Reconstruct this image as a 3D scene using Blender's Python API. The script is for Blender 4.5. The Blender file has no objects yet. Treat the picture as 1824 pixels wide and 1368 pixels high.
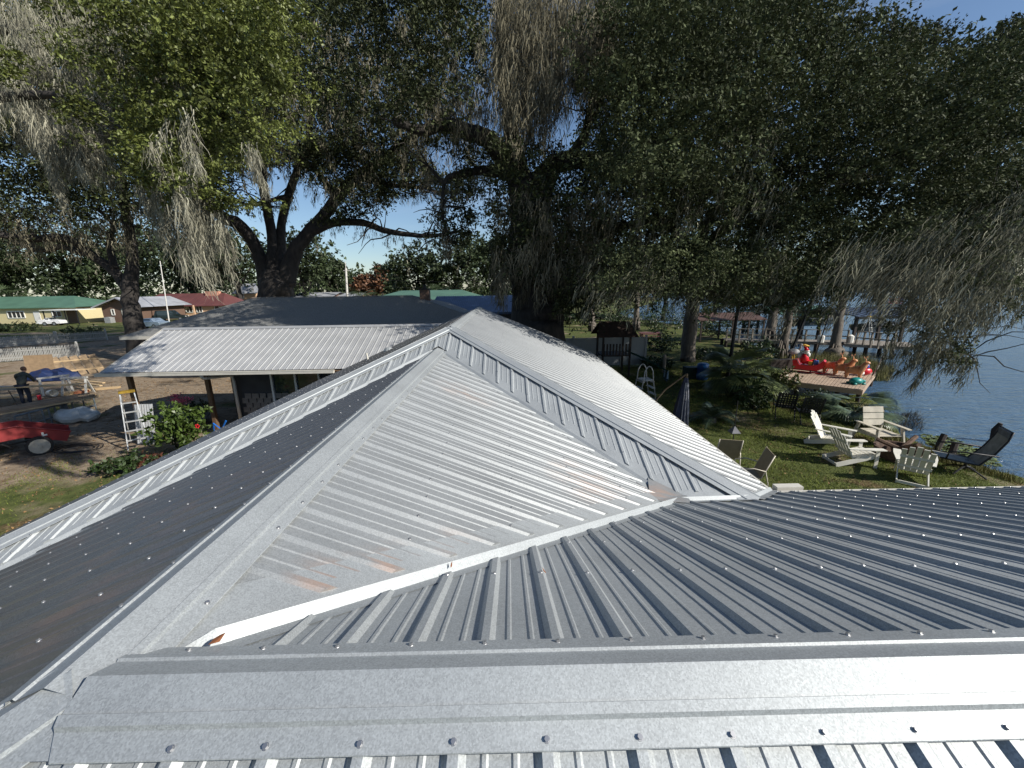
import bpy, math, random
import numpy as np
from mathutils import Vector, Matrix
sc = bpy.context.scene
COL = sc.collection
rad = math.radians
rng = np.random.default_rng(11)
random.seed(5)

# ---------------------------------------------------------------- camera
FPX, YAW, PIT, ROL = 708.16, 0.0096, 0.2372, -0.0147
HR = 3.95                                   # height of the front ridge above the yard
CAM = np.array([1.2438, -0.8806, 1.0478 + HR])
_cy, _sy = math.cos(YAW), math.sin(YAW)
FW = np.array([_sy*math.cos(PIT), _cy*math.cos(PIT), -math.sin(PIT)])
_r = np.array([_cy, -_sy, 0.]); _u = np.cross(_r, FW)
RT = math.cos(ROL)*_r + math.sin(ROL)*_u
UP = -math.sin(ROL)*_r + math.cos(ROL)*_u
cd = bpy.data.cameras.new('camera'); cd.sensor_width = 36; cd.lens = FPX/1824*36
cd.clip_start = .05; cd.clip_end = 3000
cam = bpy.data.objects.new('camera', cd); COL.objects.link(cam); sc.camera = cam
cam.matrix_world = Matrix(((RT[0], UP[0], -FW[0], CAM[0]), (RT[1], UP[1], -FW[1], CAM[1]), (RT[2], UP[2], -FW[2], CAM[2]), (0, 0, 0, 1)))

# ---------------------------------------------------------------- light
SUN_AZ, SUN_EL = rad(114), rad(35)
w = bpy.data.worlds.new('World'); sc.world = w; w.use_nodes = True
wn = w.node_tree.nodes; wl = w.node_tree.links
sky = wn.new('ShaderNodeTexSky'); sky.sky_type = 'NISHITA'; sky.sun_disc = False
sky.sun_elevation = SUN_EL; sky.sun_rotation = SUN_AZ
sky.air_density = 1.0; sky.dust_density = 0.4; sky.ozone_density = 3.5
tc = wn.new('ShaderNodeTexCoord'); mp = wn.new('ShaderNodeMapping'); mp.inputs['Scale'].default_value = (1, 1, 5)
nz = wn.new('ShaderNodeTexNoise'); nz.inputs['Scale'].default_value = 4.5; nz.inputs['Detail'].default_value = 7
cr = wn.new('ShaderNodeValToRGB'); cr.color_ramp.elements[0].position = .55; cr.color_ramp.elements[1].position = .8
cr.color_ramp.elements[1].color = (.12, .12, .12, 1)
mx = wn.new('ShaderNodeMixRGB'); mx.inputs[2].default_value = (6.5, 7.0, 7.8, 1)
wl.new(tc.outputs['Generated'], mp.inputs[0]); wl.new(mp.outputs[0], nz.inputs[0]); wl.new(nz.outputs[0], cr.inputs[0])
wl.new(cr.outputs[0], mx.inputs[0]); wl.new(sky.outputs[0], mx.inputs[1]); wl.new(mx.outputs[0], wn['Background'].inputs[0])
wn['Background'].inputs[1].default_value = 0.08
sd = bpy.data.lights.new('sun', 'SUN'); sd.energy = 4.3; sd.angle = rad(.53); sd.color = (1, .95, .87)
sun = bpy.data.objects.new('sun', sd); COL.objects.link(sun)
SV = Vector((math.sin(SUN_AZ)*math.cos(SUN_EL), math.cos(SUN_AZ)*math.cos(SUN_EL), math.sin(SUN_EL)))
sun.rotation_euler = SV.to_track_quat('Z', 'Y').to_euler()
sc.view_settings.view_transform = 'Standard'; sc.view_settings.look = 'None'
sc.view_settings.exposure = 0.55; sc.view_settings.gamma = 1; sc.view_settings.use_curve_mapping = False
sc.render.engine = 'CYCLES'
sc.cycles.use_denoising = True
sc.cycles.max_bounces = 6; sc.cycles.transparent_max_bounces = 8

# ---------------------------------------------------------------- where a ray through the picture meets the place
def ray(x, y): return FW + (x-912)/FPX*RT - (y-684)/FPX*UP
def at(x, y, z=0.):
    d = ray(x, y); return CAM + d*((z-CAM[2])/d[2])
def atd(x, y, dep): return CAM + ray(x, y)*dep
def atY(x, y, Y):
    d = ray(x, y); return CAM + d*((Y-CAM[1])/d[1])
def pj(P):
    d = np.asarray(P, float)-CAM; z = d@FW
    return 912+FPX*(d@RT)/z, 684-FPX*(d@UP)/z

# ---------------------------------------------------------------- materials
MATS = {}
def mat(name, c, rough=.6, metal=0., var=.25, scale=8., bump=0., bscale=None, c2=None, spec=.5, island=0., trans=0., coat=0., stretch=None):
    if name in MATS: return MATS[name]
    m = bpy.data.materials.new(name); m.use_nodes = True; MATS[name] = m
    n = m.node_tree.nodes; l = m.node_tree.links; b = n['Principled BSDF']
    b.inputs['Roughness'].default_value = rough; b.inputs['Metallic'].default_value = metal
    b.inputs['Specular IOR Level'].default_value = spec
    if coat: b.inputs['Coat Weight'].default_value = coat
    tcn = n.new('ShaderNodeTexCoord'); src = tcn.outputs['Object']
    if stretch:
        mpn = n.new('ShaderNodeMapping'); mpn.inputs['Scale'].default_value = stretch; l.new(src, mpn.inputs[0]); src = mpn.outputs[0]
    t = n.new('ShaderNodeTexNoise'); t.inputs['Scale'].default_value = scale; t.inputs['Detail'].default_value = 5
    l.new(src, t.inputs['Vector'])
    r = n.new('ShaderNodeValToRGB')
    ca = tuple(max(0, x*(1-var)) for x in c); cb = c2 if c2 else tuple(min(1, x*(1+var)) for x in c)
    r.color_ramp.elements[0].color = (*ca, 1); r.color_ramp.elements[1].color = (*cb, 1)
    r.color_ramp.elements[0].position = .3; r.color_ramp.elements[1].position = .7
    l.new(t.outputs[0], r.inputs[0]); out = r.outputs[0]
    if island:
        g = n.new('ShaderNodeNewGeometry'); hv = n.new('ShaderNodeHueSaturation'); mr = n.new('ShaderNodeMapRange')
        mr.inputs[3].default_value = 1-island; mr.inputs[4].default_value = 1+island
        l.new(g.outputs['Random Per Island'], mr.inputs[0]); l.new(mr.outputs[0], hv.inputs['Value']); l.new(out, hv.inputs['Color']); out = hv.outputs[0]
    l.new(out, b.inputs['Base Color'])
    if bump:
        t2 = n.new('ShaderNodeTexNoise'); t2.inputs['Scale'].default_value = bscale or scale*4; t2.inputs['Detail'].default_value = 4
        l.new(src, t2.inputs['Vector'])
        bp = n.new('ShaderNodeBump'); bp.inputs['Strength'].default_value = bump; bp.inputs['Distance'].default_value = .02
        l.new(t2.outputs[0], bp.inputs['Height']); l.new(bp.outputs[0], b.inputs['Normal'])
    if trans:
        tr = n.new('ShaderNodeBsdfTranslucent'); ms = n.new('ShaderNodeMixShader'); ms.inputs[0].default_value = trans
        l.new(out, tr.inputs['Color']); l.new(b.outputs[0], ms.inputs[1]); l.new(tr.outputs[0], ms.inputs[2])
        l.new(ms.outputs[0], n['Material Output'].inputs['Surface'])
    return m

def sheet_metal(name, c=(.345, .364, .366), rough=.58, metal=.45, stains=()):
    m = bpy.data.materials.new(name); m.use_nodes = True
    n = m.node_tree.nodes; l = m.node_tree.links; b = n['Principled BSDF']
    b.inputs['Metallic'].default_value = metal
    g = n.new('ShaderNodeNewGeometry')
    v = n.new('ShaderNodeTexVoronoi'); v.inputs['Scale'].default_value = 260; l.new(g.outputs['Position'], v.inputs['Vector'])
    bw = n.new('ShaderNodeRGBToBW'); l.new(v.outputs['Color'], bw.inputs[0])
    t = n.new('ShaderNodeTexNoise'); t.inputs['Scale'].default_value = 1.7; t.inputs['Detail'].default_value = 6; l.new(g.outputs['Position'], t.inputs['Vector'])
    t3 = n.new('ShaderNodeTexNoise'); t3.inputs['Scale'].default_value = 45; t3.inputs['Detail'].default_value = 3; l.new(g.outputs['Position'], t3.inputs['Vector'])
    a1 = n.new('ShaderNodeMath'); a1.operation = 'MULTIPLY_ADD'; l.new(bw.outputs[0], a1.inputs[0]); a1.inputs[1].default_value = .5; a1.inputs[2].default_value = .58
    a2 = n.new('ShaderNodeMath'); a2.operation = 'MULTIPLY_ADD'; l.new(t.outputs[0], a2.inputs[0]); a2.inputs[1].default_value = .35; l.new(a1.outputs[0], a2.inputs[2])
    a3 = n.new('ShaderNodeMath'); a3.operation = 'MULTIPLY_ADD'; l.new(t3.outputs[0], a3.inputs[0]); a3.inputs[1].default_value = .2; l.new(a2.outputs[0], a3.inputs[2])
    mul = n.new('ShaderNodeMixRGB'); mul.blend_type = 'MULTIPLY'; mul.inputs[0].default_value = 1; mul.inputs[1].default_value = (*c, 1)
    l.new(a3.outputs[0], mul.inputs[2]); out = mul.outputs[0]
    rr = n.new('ShaderNodeMath'); rr.operation = 'MULTIPLY_ADD'; l.new(t.outputs[0], rr.inputs[0]); rr.inputs[1].default_value = .22; rr.inputs[2].default_value = rough-.11
    rough_out = rr.outputs[0]
    if stains:
        # clay dust rubbed into the sheets: patches of their own at fixed places
        tn = n.new('ShaderNodeTexNoise'); tn.inputs['Scale'].default_value = 7; tn.inputs['Detail'].default_value = 8
        mpn = n.new('ShaderNodeMapping'); mpn.inputs['Scale'].default_value = (.5, 2.2, 1); l.new(g.outputs['Position'], mpn.inputs[0]); l.new(mpn.outputs[0], tn.inputs['Vector'])
        acc = None
        for (p, rd, st) in stains:
            vd = n.new('ShaderNodeVectorMath'); vd.operation = 'DISTANCE'; l.new(g.outputs['Position'], vd.inputs[0]); vd.inputs[1].default_value = tuple(p)
            mr = n.new('ShaderNodeMapRange'); mr.inputs[1].default_value = 0; mr.inputs[2].default_value = rd; mr.inputs[3].default_value = st; mr.inputs[4].default_value = 0
            l.new(vd.outputs['Value'], mr.inputs[0])
            if acc is None: acc = mr.outputs[0]
            else:
                mm = n.new('ShaderNodeMath'); mm.operation = 'MAXIMUM'; l.new(acc, mm.inputs[0]); l.new(mr.outputs[0], mm.inputs[1]); acc = mm.outputs[0]
        rp = n.new('ShaderNodeMapRange'); rp.inputs[1].default_value = .4; rp.inputs[2].default_value = .68; l.new(tn.outputs[0], rp.inputs[0])
        mm = n.new('ShaderNodeMath'); mm.operation = 'MULTIPLY'; mm.use_clamp = True; l.new(acc, mm.inputs[0]); l.new(rp.outputs[0], mm.inputs[1])
        mc = n.new('ShaderNodeMixRGB'); l.new(mm.outputs[0], mc.inputs[0]); l.new(out, mc.inputs[1]); mc.inputs[2].default_value = (.52, .32, .22, 1); out = mc.outputs[0]
    l.new(out, b.inputs['Base Color']); l.new(rough_out, b.inputs['Roughness'])
    bp = n.new('ShaderNodeBump'); bp.inputs['Strength'].default_value = .25; bp.inputs['Distance'].default_value = .006
    t4 = n.new('ShaderNodeTexNoise'); t4.inputs['Scale'].default_value = 3.5; l.new(g.outputs['Position'], t4.inputs['Vector'])
    l.new(t4.outputs[0], bp.inputs['Height']); l.new(bp.outputs[0], b.inputs['Normal'])
    return m

# ---------------------------------------------------------------- object helpers
class MB:
    def __init__(s): s.v = []; s.f = []
    def add(s, v, f):
        o = len(s.v); s.v += [tuple(p) for p in v]; s.f += [tuple(i+o for i in q) for q in f]; return s
    def box(s, c, d, rz=0, M=None):
        x, y, z = d[0]/2, d[1]/2, d[2]/2
        vs = [Vector((a*x, b*y, e*z)) for a in (-1, 1) for b in (-1, 1) for e in (-1, 1)]
        R = M if M is not None else Matrix.Rotation(rz, 3, 'Z')
        vs = [R@p + Vector(c) for p in vs]
        return s.add(vs, [(0, 1, 3, 2), (4, 6, 7, 5), (0, 4, 5, 1), (2, 3, 7, 6), (0, 2, 6, 4), (1, 5, 7, 3)])
    def beam(s, a, b, wd, ht, up=(0, 0, 1)):
        a = Vector(a); b = Vector(b); d = b-a; L = d.length
        if L < 1e-6: return s
        d.normalize(); u = Vector(up)
        if abs(d.dot(u)) > .98: u = Vector((0, 1, 0))
        sd_ = d.cross(u).normalized(); u2 = sd_.cross(d)
        M = Matrix((d, sd_, u2)).transposed()
        return s.box((a+b)/2, (L, wd, ht), M=M)
    def tube(s, pts, rs, n=8, cap=True):
        pts = [Vector(p) for p in pts]
        if not hasattr(rs, '__len__'): rs = [rs]*len(pts)
        o = len(s.v); prev = None
        for i, p in enumerate(pts):
            d = (pts[min(i+1, len(pts)-1)]-pts[max(i-1, 0)]); d = d.normalized() if d.length > 1e-9 else Vector((0, 0, 1))
            ref = prev if prev is not None else (Vector((1, 0, 0)) if abs(d.x) < .9 else Vector((0, 1, 0)))
            a = (ref - d*ref.dot(d)).normalized(); b = d.cross(a); prev = a
            for k in range(n):
                t = 2*math.pi*k/n; s.v.append(tuple(p + (a*math.cos(t)+b*math.sin(t))*rs[i]))
        for i in range(len(pts)-1):
            for k in range(n):
                s.f.append((o+i*n+k, o+i*n+(k+1) % n, o+(i+1)*n+(k+1) % n, o+(i+1)*n+k))
        if cap:
            s.f.append(tuple(o+k for k in range(n))[::-1]); s.f.append(tuple(o+(len(pts)-1)*n+k for k in range(n)))
        return s
    def ell(s, c, r, n=10, m=7):
        o = len(s.v); c = Vector(c)
        for i in range(m+1):
            t = math.pi*i/m
            for k in range(n):
                a = 2*math.pi*k/n
                s.v.append((c.x+r[0]*math.sin(t)*math.cos(a), c.y+r[1]*math.sin(t)*math.sin(a), c.z+r[2]*math.cos(t)))
        for i in range(m):
            for k in range(n): s.f.append((o+i*n+k, o+(i+1)*n+k, o+(i+1)*n+(k+1) % n, o+i*n+(k+1) % n))
        return s
    def poly(s, pts, th=None, nrm=None):
        """a flat outline, given thickness th along nrm"""
        pts = [Vector(p) for p in pts]
        if th is None: return s.add(pts, [tuple(range(len(pts)))])
        nn = Vector(nrm).normalized()*th; k = len(pts)
        return s.add(pts+[p+nn for p in pts], [tuple(range(k))[::-1], tuple(range(k, 2*k))]+[(i, (i+1) % k, k+(i+1) % k, k+i) for i in range(k)])

def rawmesh(name, V, F, smooth=False):
    """fast mesh from numpy: F is (n,3) or (n,4)"""
    V = np.asarray(V, np.float32); F = np.asarray(F, np.int32); k = F.shape[1]
    me = bpy.data.meshes.new(name); me.vertices.add(len(V)); me.vertices.foreach_set('co', V.ravel())
    me.loops.add(F.size); me.loops.foreach_set('vertex_index', F.ravel())
    me.polygons.add(len(F)); me.polygons.foreach_set('loop_start', np.arange(0, F.size, k, dtype=np.int32))
    me.update(calc_edges=True)
    if smooth: me.polygons.foreach_set('use_smooth', np.ones(len(F), bool))
    return me

INV = {}
def thing(name, label, cat, loc=(0, 0, 0), rz=0., group=None):
    o = bpy.data.objects.new(name, None); COL.objects.link(o); o.empty_display_size = .2
    o.location = tuple(float(v) for v in loc); o.rotation_euler = (0, 0, rz)
    o['label'] = label; o['category'] = cat
    if group: o['group'] = group
    INV[o] = (Matrix.Translation(o.location) @ Matrix.Rotation(rz, 4, 'Z')).inverted()
    return o
def root_of(o):
    while o.parent: o = o.parent
    return o
def obj(name, mb, m, parent=None, world=False, smooth=False, kind=None):
    if isinstance(mb, MB):
        me = bpy.data.meshes.new(name); me.from_pydata(mb.v, [], mb.f); me.update()
        if smooth: me.polygons.foreach_set('use_smooth', [True]*len(me.polygons))
    else: me = mb
    if parent and world and me.users == 0: me.transform(INV[root_of(parent)])
    if m and not me.materials: me.materials.append(m)
    o = bpy.data.objects.new(name, me); COL.objects.link(o)
    if parent: o.parent = parent
    if kind: o['kind'] = kind
    return o
def tag(o, label, cat, group=None):
    o['label'] = label; o['category'] = cat
    if group: o['group'] = group
    return o
def struct(name, mb, m, **k):
    o = obj(name, mb, m, **k); o['kind'] = 'structure'; return o
def dup(root, loc, rz=0., label=None):
    def cp(o, par):
        c = o.copy(); COL.objects.link(c); c.parent = par
        for ch in o.children: cp(ch, c)
        return c
    r = cp(root, None); r.location = tuple(float(v) for v in loc); r.rotation_euler = (0, 0, rz)
    if label: r['label'] = label
    return r
def skin(name, pts, edges, rs, m, parent=None, world=False, sub=1):
    me = bpy.data.meshes.new(name); me.from_pydata([tuple(p) for p in pts], edges, []); me.update()
    if parent and world: me.transform(INV[root_of(parent)])
    o = bpy.data.objects.new(name, me); COL.objects.link(o); o.parent = parent
    md = o.modifiers.new('s', 'SKIN')
    for i, r in enumerate(rs):
        d = me.skin_vertices[0].data[i]; d.radius = (r, r) if not hasattr(r, '__len__') else r; d.use_root = (i == 0)
    md.use_smooth_shade = True
    s2 = o.modifiers.new('u', 'SUBSURF'); s2.levels = sub; s2.render_levels = sub
    me.materials.append(m); return o

# ================================================================ SETTING: ground, lake
SHZ = -.35
shore_px = [(1824, 850), (1760, 833), (1700, 812), (1640, 790), (1602, 772), (1585, 745), (1568, 722), (1545, 700), (1480, 706), (1410, 704), (1388, 684), (1400, 662), (1395, 645), (1375, 630), (1340, 614), (1310, 602), (1290, 590), (1200, 578), (1120, 566), (1100, 556)]
SH = [at(x, y, SHZ)[:2] for x, y in shore_px]
SH = [np.array([14.2, -60.]), np.array([14.0, 2.])] + SH + [np.array([60., 150.]), np.array([75., 330.]), np.array([900., 330.]), np.array([900., -60.])]
SHA = np.array(SH)
def inpoly(P, poly):
    P = np.atleast_2d(P); x, y = P[:, 0], P[:, 1]; inside = np.zeros(len(P), bool); n = len(poly); j = n-1
    for i in range(n):
        xi, yi = poly[i]; xj, yj = poly[j]
        c = ((yi > y) != (yj > y)) & (x < (xj-xi)*(y-yi)/((yj-yi) if abs(yj-yi) > 1e-12 else 1e-12)+xi)
        inside ^= c; j = i
    return inside
def sdist(P, poly):
    P = np.atleast_2d(P); best = np.full(len(P), 1e9); n = len(poly)
    for i in range(n):
        a = poly[i]; b = poly[(i+1) % n]; ab = b-a; t = np.clip(((P-a)@ab)/(ab@ab), 0, 1)
        best = np.minimum(best, np.hypot(*(P-(a+t[:, None]*ab)).T))
    return np.where(inpoly(P, poly), -best, best)
def ground_z(P):
    P = np.atleast_2d(P); d = sdist(P, SHA)
    z = np.where(d < 0, SHZ-.03+d*.25, SHZ+.0+np.minimum(d, 2.2)*.16)
    z = np.clip(z, -1.6, 0)
    return z
def gz(x, y): return float(ground_z(np.array([[x, y]]))[0])
def atg(px, py):
    p = at(px, py, 0)
    for _ in range(4): p = at(px, py, gz(p[0], p[1]))
    return p
ax = np.unique(np.concatenate([np.linspace(-600, -60, 30), np.linspace(-60, -22, 30), np.linspace(-22, 36, 233), np.linspace(36, 80, 60), np.linspace(80, 900, 40)]))
ay = np.unique(np.concatenate([np.linspace(-60, -5, 12), np.linspace(-5, 42, 189), np.linspace(42, 130, 70), np.linspace(130, 900, 50)]))
GX, GY = np.meshgrid(ax, ay); PG = np.stack([GX.ravel(), GY.ravel()], -1)
ZG = ground_z(PG) + np.where(ground_z(PG) > -.3, (np.sin(PG[:, 0]*1.7+np.sin(PG[:, 1]*1.3))*np.cos(PG[:, 1]*1.1))*.02, 0)
nx, ny = len(ax), len(ay); I = np.arange(nx*ny).reshape(ny, nx)
F = np.stack([I[:-1, :-1].ravel(), I[:-1, 1:].ravel(), I[1:, 1:].ravel(), I[1:, :-1].ravel()], -1)

def ground_material():
    m = bpy.data.materials.new('yard'); m.use_nodes = True; n = m.node_tree.nodes; l = m.node_tree.links; b = n['Principled BSDF']
    b.inputs['Roughness'].default_value = .95; b.inputs['Specular IOR Level'].default_value = .15
    g = n.new('ShaderNodeNewGeometry')
    def noise(s, d=6):
        t = n.new('ShaderNodeTexNoise'); t.inputs['Scale'].default_value = s; t.inputs['Detail'].default_value = d; l.new(g.outputs['Position'], t.inputs['Vector']); return t.outputs[0]
    def ramp(src, p0, p1, c0, c1):
        r = n.new('ShaderNodeValToRGB'); r.color_ramp.elements[0].position = p0; r.color_ramp.elements[1].position = p1
        r.color_ramp.elements[0].color = (*c0, 1); r.color_ramp.elements[1].color = (*c1, 1); l.new(src, r.inputs[0]); return r.outputs[0]
    grass = ramp(noise(3.5), .3, .7, (.045, .062, .018), (.115, .13, .042))
    dirt = ramp(noise(5), .3, .7, (.17, .125, .085), (.33, .265, .19))
    litter = ramp(noise(14), .42, .58, (.09, .055, .028), (.20, .14, .08))
    # bare patches: more of them in the work yard west of the house and under the oaks
    sep = n.new('ShaderNodeSeparateXYZ'); l.new(g.outputs['Position'], sep.inputs[0])
    def mr(src, a, b_, c, d):
        k = n.new('ShaderNodeMapRange'); k.inputs[1].default_value = a; k.inputs[2].default_value = b_; k.inputs[3].default_value = c; k.inputs[4].default_value = d; l.new(src, k.inputs[0]); return k.outputs[0]
    def mth(op, a, b_):
        k = n.new('ShaderNodeMath'); k.operation = op; k.use_clamp = (op == 'MULTIPLY_ADD')
        for i, q in enumerate((a, b_)):
            if isinstance(q, float): k.inputs[i].default_value = q
            else: l.new(q, k.inputs[i])
        return k.outputs[0]
    west = mr(sep.outputs[0], -4, -9, 0., .12)
    yy = mr(sep.outputs[1], 8.5, 12.5, .0, .14)
    wy = mth('MULTIPLY', mr(sep.outputs[0], -3, -6, 0., 1.), yy)
    near = mth('MULTIPLY', mr(sep.outputs[1], 60., 40., 0., 1.), mth('ADD', west, wy))
    msk = mth('ADD', noise(.33, 8), near)
    mk = ramp(msk, .60, .68, (0, 0, 0), (1, 1, 1))
    m1 = n.new('ShaderNodeMixRGB'); l.new(mk, m1.inputs[0]); l.new(grass, m1.inputs[1]); l.new(dirt, m1.inputs[2])
    mk2 = ramp(noise(.9, 10), .56, .66, (0, 0, 0), (.8, .8, .8))
    m2 = n.new('ShaderNodeMixRGB'); l.new(mk2, m2.inputs[0]); l.new(m1.outputs[0], m2.inputs[1]); l.new(litter, m2.inputs[2])
    l.new(m2.outputs[0], b.inputs['Base Color'])
    bp = n.new('ShaderNodeBump'); bp.inputs['Strength'].default_value = .8; bp.inputs['Distance'].default_value = .06
    l.new(noise(22, 8), bp.inputs['Height']); l.new(bp.outputs[0], b.inputs['Normal'])
    return m
struct('ground', rawmesh('ground', np.column_stack([PG, ZG]), F, True), ground_material())

def water_material():
    m = bpy.data.materials.new('lake_water'); m.use_nodes = True; n = m.node_tree.nodes; l = m.node_tree.links; b = n['Principled BSDF']
    b.inputs['Base Color'].default_value = (.05, .10, .17, 1); b.inputs['Roughness'].default_value = .18; b.inputs['IOR'].default_value = 1.33
    g = n.new('ShaderNodeNewGeometry')
    mpn = n.new('ShaderNodeMapping'); mpn.inputs['Rotation'].default_value = (0, 0, rad(28)); mpn.inputs['Scale'].default_value = (.8, 3.4, 1); l.new(g.outputs['Position'], mpn.inputs[0])
    t = n.new('ShaderNodeTexNoise'); t.inputs['Scale'].default_value = 1.0; t.inputs['Detail'].default_value = 5; t.inputs['Roughness'].default_value = .55; l.new(mpn.outputs[0], t.inputs['Vector'])
    t2 = n.new('ShaderNodeTexNoise'); t2.inputs['Scale'].default_value = 5; t2.inputs['Detail'].default_value = 4; l.new(g.outputs['Position'], t2.inputs['Vector'])
    a = n.new('ShaderNodeMath'); a.operation = 'MULTIPLY_ADD'; a.inputs[1].default_value = .25; l.new(t2.outputs[0], a.inputs[0]); l.new(t.outputs[0], a.inputs[2])
    bp = n.new('ShaderNodeBump'); bp.inputs['Strength'].default_value = .9; bp.inputs['Distance'].default_value = .2
    l.new(a.outputs[0], bp.inputs['Height']); l.new(bp.outputs[0], b.inputs['Normal'])
    return m
wm = MB(); wz = SHZ-.02
wm.add([(8, -60, wz), (900, -60, wz), (900, 330, wz), (8, 330, wz)], [(0, 1, 2, 3)])
struct('lake', wm, water_material())

# ================================================================ THE METAL ROOFED HOUSE
S = 5/12.; PH = math.atan(S); CF = math.cos(PH); L = 6.15
metal = sheet_metal('galvalume')
def _onB(px, py):
    d = ray(px, py); nv = np.array([S, 0, 1]); return tuple(CAM+d*((HR+.01-nv@CAM)/(nv@d)))
bstain = [(_onB(590, 1035), .22, .8), (_onB(700, 1010), .22, .75), (_onB(820, 975), .2, .4), (_onB(830, 700), .5, .35), (_onB(1050, 860), .55, .45), (_onB(1180, 885), .3, .8)]
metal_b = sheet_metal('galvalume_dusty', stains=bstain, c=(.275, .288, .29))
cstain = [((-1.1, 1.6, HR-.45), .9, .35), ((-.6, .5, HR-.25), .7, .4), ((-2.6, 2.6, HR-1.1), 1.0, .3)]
metal_c = sheet_metal('galvalume_west_shaded', stains=cstain, c=(.20, .198, .19), rough=.38, metal=.7)  # same sheet, base darkened for shade and dark reflections; stains are dirt
steel = mat('screw_steel', (.5, .5, .5), .42, .9, var=.1)
D9 = .2286
PROF = [(-.031, 0), (-.013, .019), (.013, .019), (.031, 0), (.064, 0), (.070, .0045), (.080, .0045), (.086, 0), (.140, 0), (.146, .0045), (.156, .0045), (.162, 0)]
house = thing('house', 'lakeside house under a new galvanised metal hip roof, filling the foreground', 'house', (0, 0, 0))
def slope(root, O, eu, ev, v0, v1, u0, u1, phase, m, name='roof_panel'):
    """ribbed sheets laid side by side; v0(u)..v1(u) is the length of the sheet down the slope"""
    O, eu, ev = Vector(O), Vector(eu).normalized(), Vector(ev).normalized(); nn = eu.cross(ev)
    if nn.z < 0: nn = -nn
    k = math.floor((u0-phase)/(4*D9)); out = []
    while phase+k*4*D9-.031 < u1:
        a = phase+k*4*D9; us = []
        for q in range(4):
            for (du, h) in PROF: us.append((a+q*D9+du, h))
        us.append((a+4*D9-.0315, 0))
        rows = []; 
        lo, hi = u0, u1
        for (u, h) in us:
            if v1(u)-v0(u) < .3: h = h*.12
            if lo-1e-6 <= u <= hi+1e-6 and v1(u) > v0(u)+.004: rows.append((u, h))
        # close at the clip limits
        if rows:
            mb = MB(); o = 0
            for (u, h) in rows:
                a0 = O+eu*u+ev*v0(u)+nn*h; b0 = O+eu*u+ev*v1(u)+nn*h
                mb.v += [tuple(a0), tuple(b0)]
            for i in range(len(rows)-1): mb.f.append((2*i, 2*i+1, 2*i+3, 2*i+2))
            # end cut of every rib
            for i in range(len(rows)-3):
                if rows[i][1] == 0 and rows[i+1][1] > .01 and rows[i+2][1] > .01 and rows[i+3][1] == 0:
                    mb.f.append((2*i+1, 2*i+3, 2*i+5, 2*i+7))
            obj(name, mb, m, root)
        k += 1
SCREWS = []
SCREW_N = []
def screws_on(O, eu, ev, v0, v1, u0, u1, phase, rows, edge=None):
    O, eu, ev = Vector(O), Vector(eu).normalized(), Vector(ev).normalized(); nn = eu.cross(ev)
    if nn.z < 0: nn = -nn
    k = math.ceil((u0-phase)/D9)
    while phase+k*D9 < u1:
        u = phase+k*D9
        for v in rows:
            if v0(u)+.03 < v < v1(u)-.04:
                j = random.uniform(-.012, .012)
                SCREWS.append((O+eu*(u+random.uniform(-.004, .004))+ev*(v+j)+nn*.0195, nn))
        k += 1
J0 = Vector((0, 0, HR))
c_ = CF
Q = L/2
ZF = HR+S*.75; XF = .14; YG = L+.75           # apex of the taller roof beyond
XE, XW, YN, YE = 4.6, -5.0, 15.3, 3.65
TX = XF+3.8; TY = YG-3.8
def vA1(u):
    if u < Q: return (u-.10)/c_
    if u < TX: return (Q-.07)/c_
    return min(YE, Q+.05+(u-TX))/c_ if u < TX+.7 else YE/c_
EA = (0, c_, -S*c_)
slope(house, J0, (1, 0, 0), EA, lambda u: .10/c_, vA1, .12, 10., 1.384, metal)
rA = [.6096*i+.781/c_ for i in range(6)]
screws_on(J0, (1, 0, 0), EA, lambda u: .10/c_, vA1, .3, 10., 1.384, rA)
# south slope, towards the camera
ED = (0, -c_, -S*c_)
slope(house, J0, (1, 0, 0), ED, lambda u: max(.10, -u+.1)/c_, lambda u: 4.0/c_, -3.8, 10., .409, metal)
screws_on(J0, (1, 0, 0), ED, lambda u: max(.10, -u+.1)/c_, lambda u: 4.0/c_, -3.8, 10., .409, [.6096*i+.6 for i in range(6)])
# east slope of the short ridge
EB = (c_, 0, -S*c_)
vB1 = lambda u: (min(u, L-u)-.10)/c_
slope(house, J0, (0, 1, 0), EB, lambda u: .12/c_, vB1, .1, L-.1, .565, metal_b)
screws_on(J0, (0, 1, 0), EB, lambda u: .12/c_, vB1, .1, L-.1, .565, [.6096*i+.74 for i in range(6)] )
# west slope
EC = (-c_, 0, -S*c_)
def vC0(u): return (.12 if u > 0 else -u+.12)/c_
def vC1(u): return min(5.0, (L-u)-.12)/c_
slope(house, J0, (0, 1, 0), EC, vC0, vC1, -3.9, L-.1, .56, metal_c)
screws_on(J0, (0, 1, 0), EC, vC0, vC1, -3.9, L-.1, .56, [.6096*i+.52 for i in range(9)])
# south hip slope of the taller roof: it dives under the two valleys
GO = Vector((XF, YG, ZF))
ES = (0, -c_, -S*c_)
def vE0(u): return (abs(u)+.13)/c_
def vE1(u):
    x = XF+u
    y = max(Q, L-abs(x)) if x > 0 else max(1.1, L-abs(x))
    return (YG-y-.11)/c_
slope(house, GO, (1, 0, 0), ES, vE0, vE1, -5.1, 4.0, .248, metal)
screws_on(GO, (1, 0, 0), ES, vE0, vE1, -5.1, 3.6, .248, [.6096*i+.35 for i in range(10)])
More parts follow.
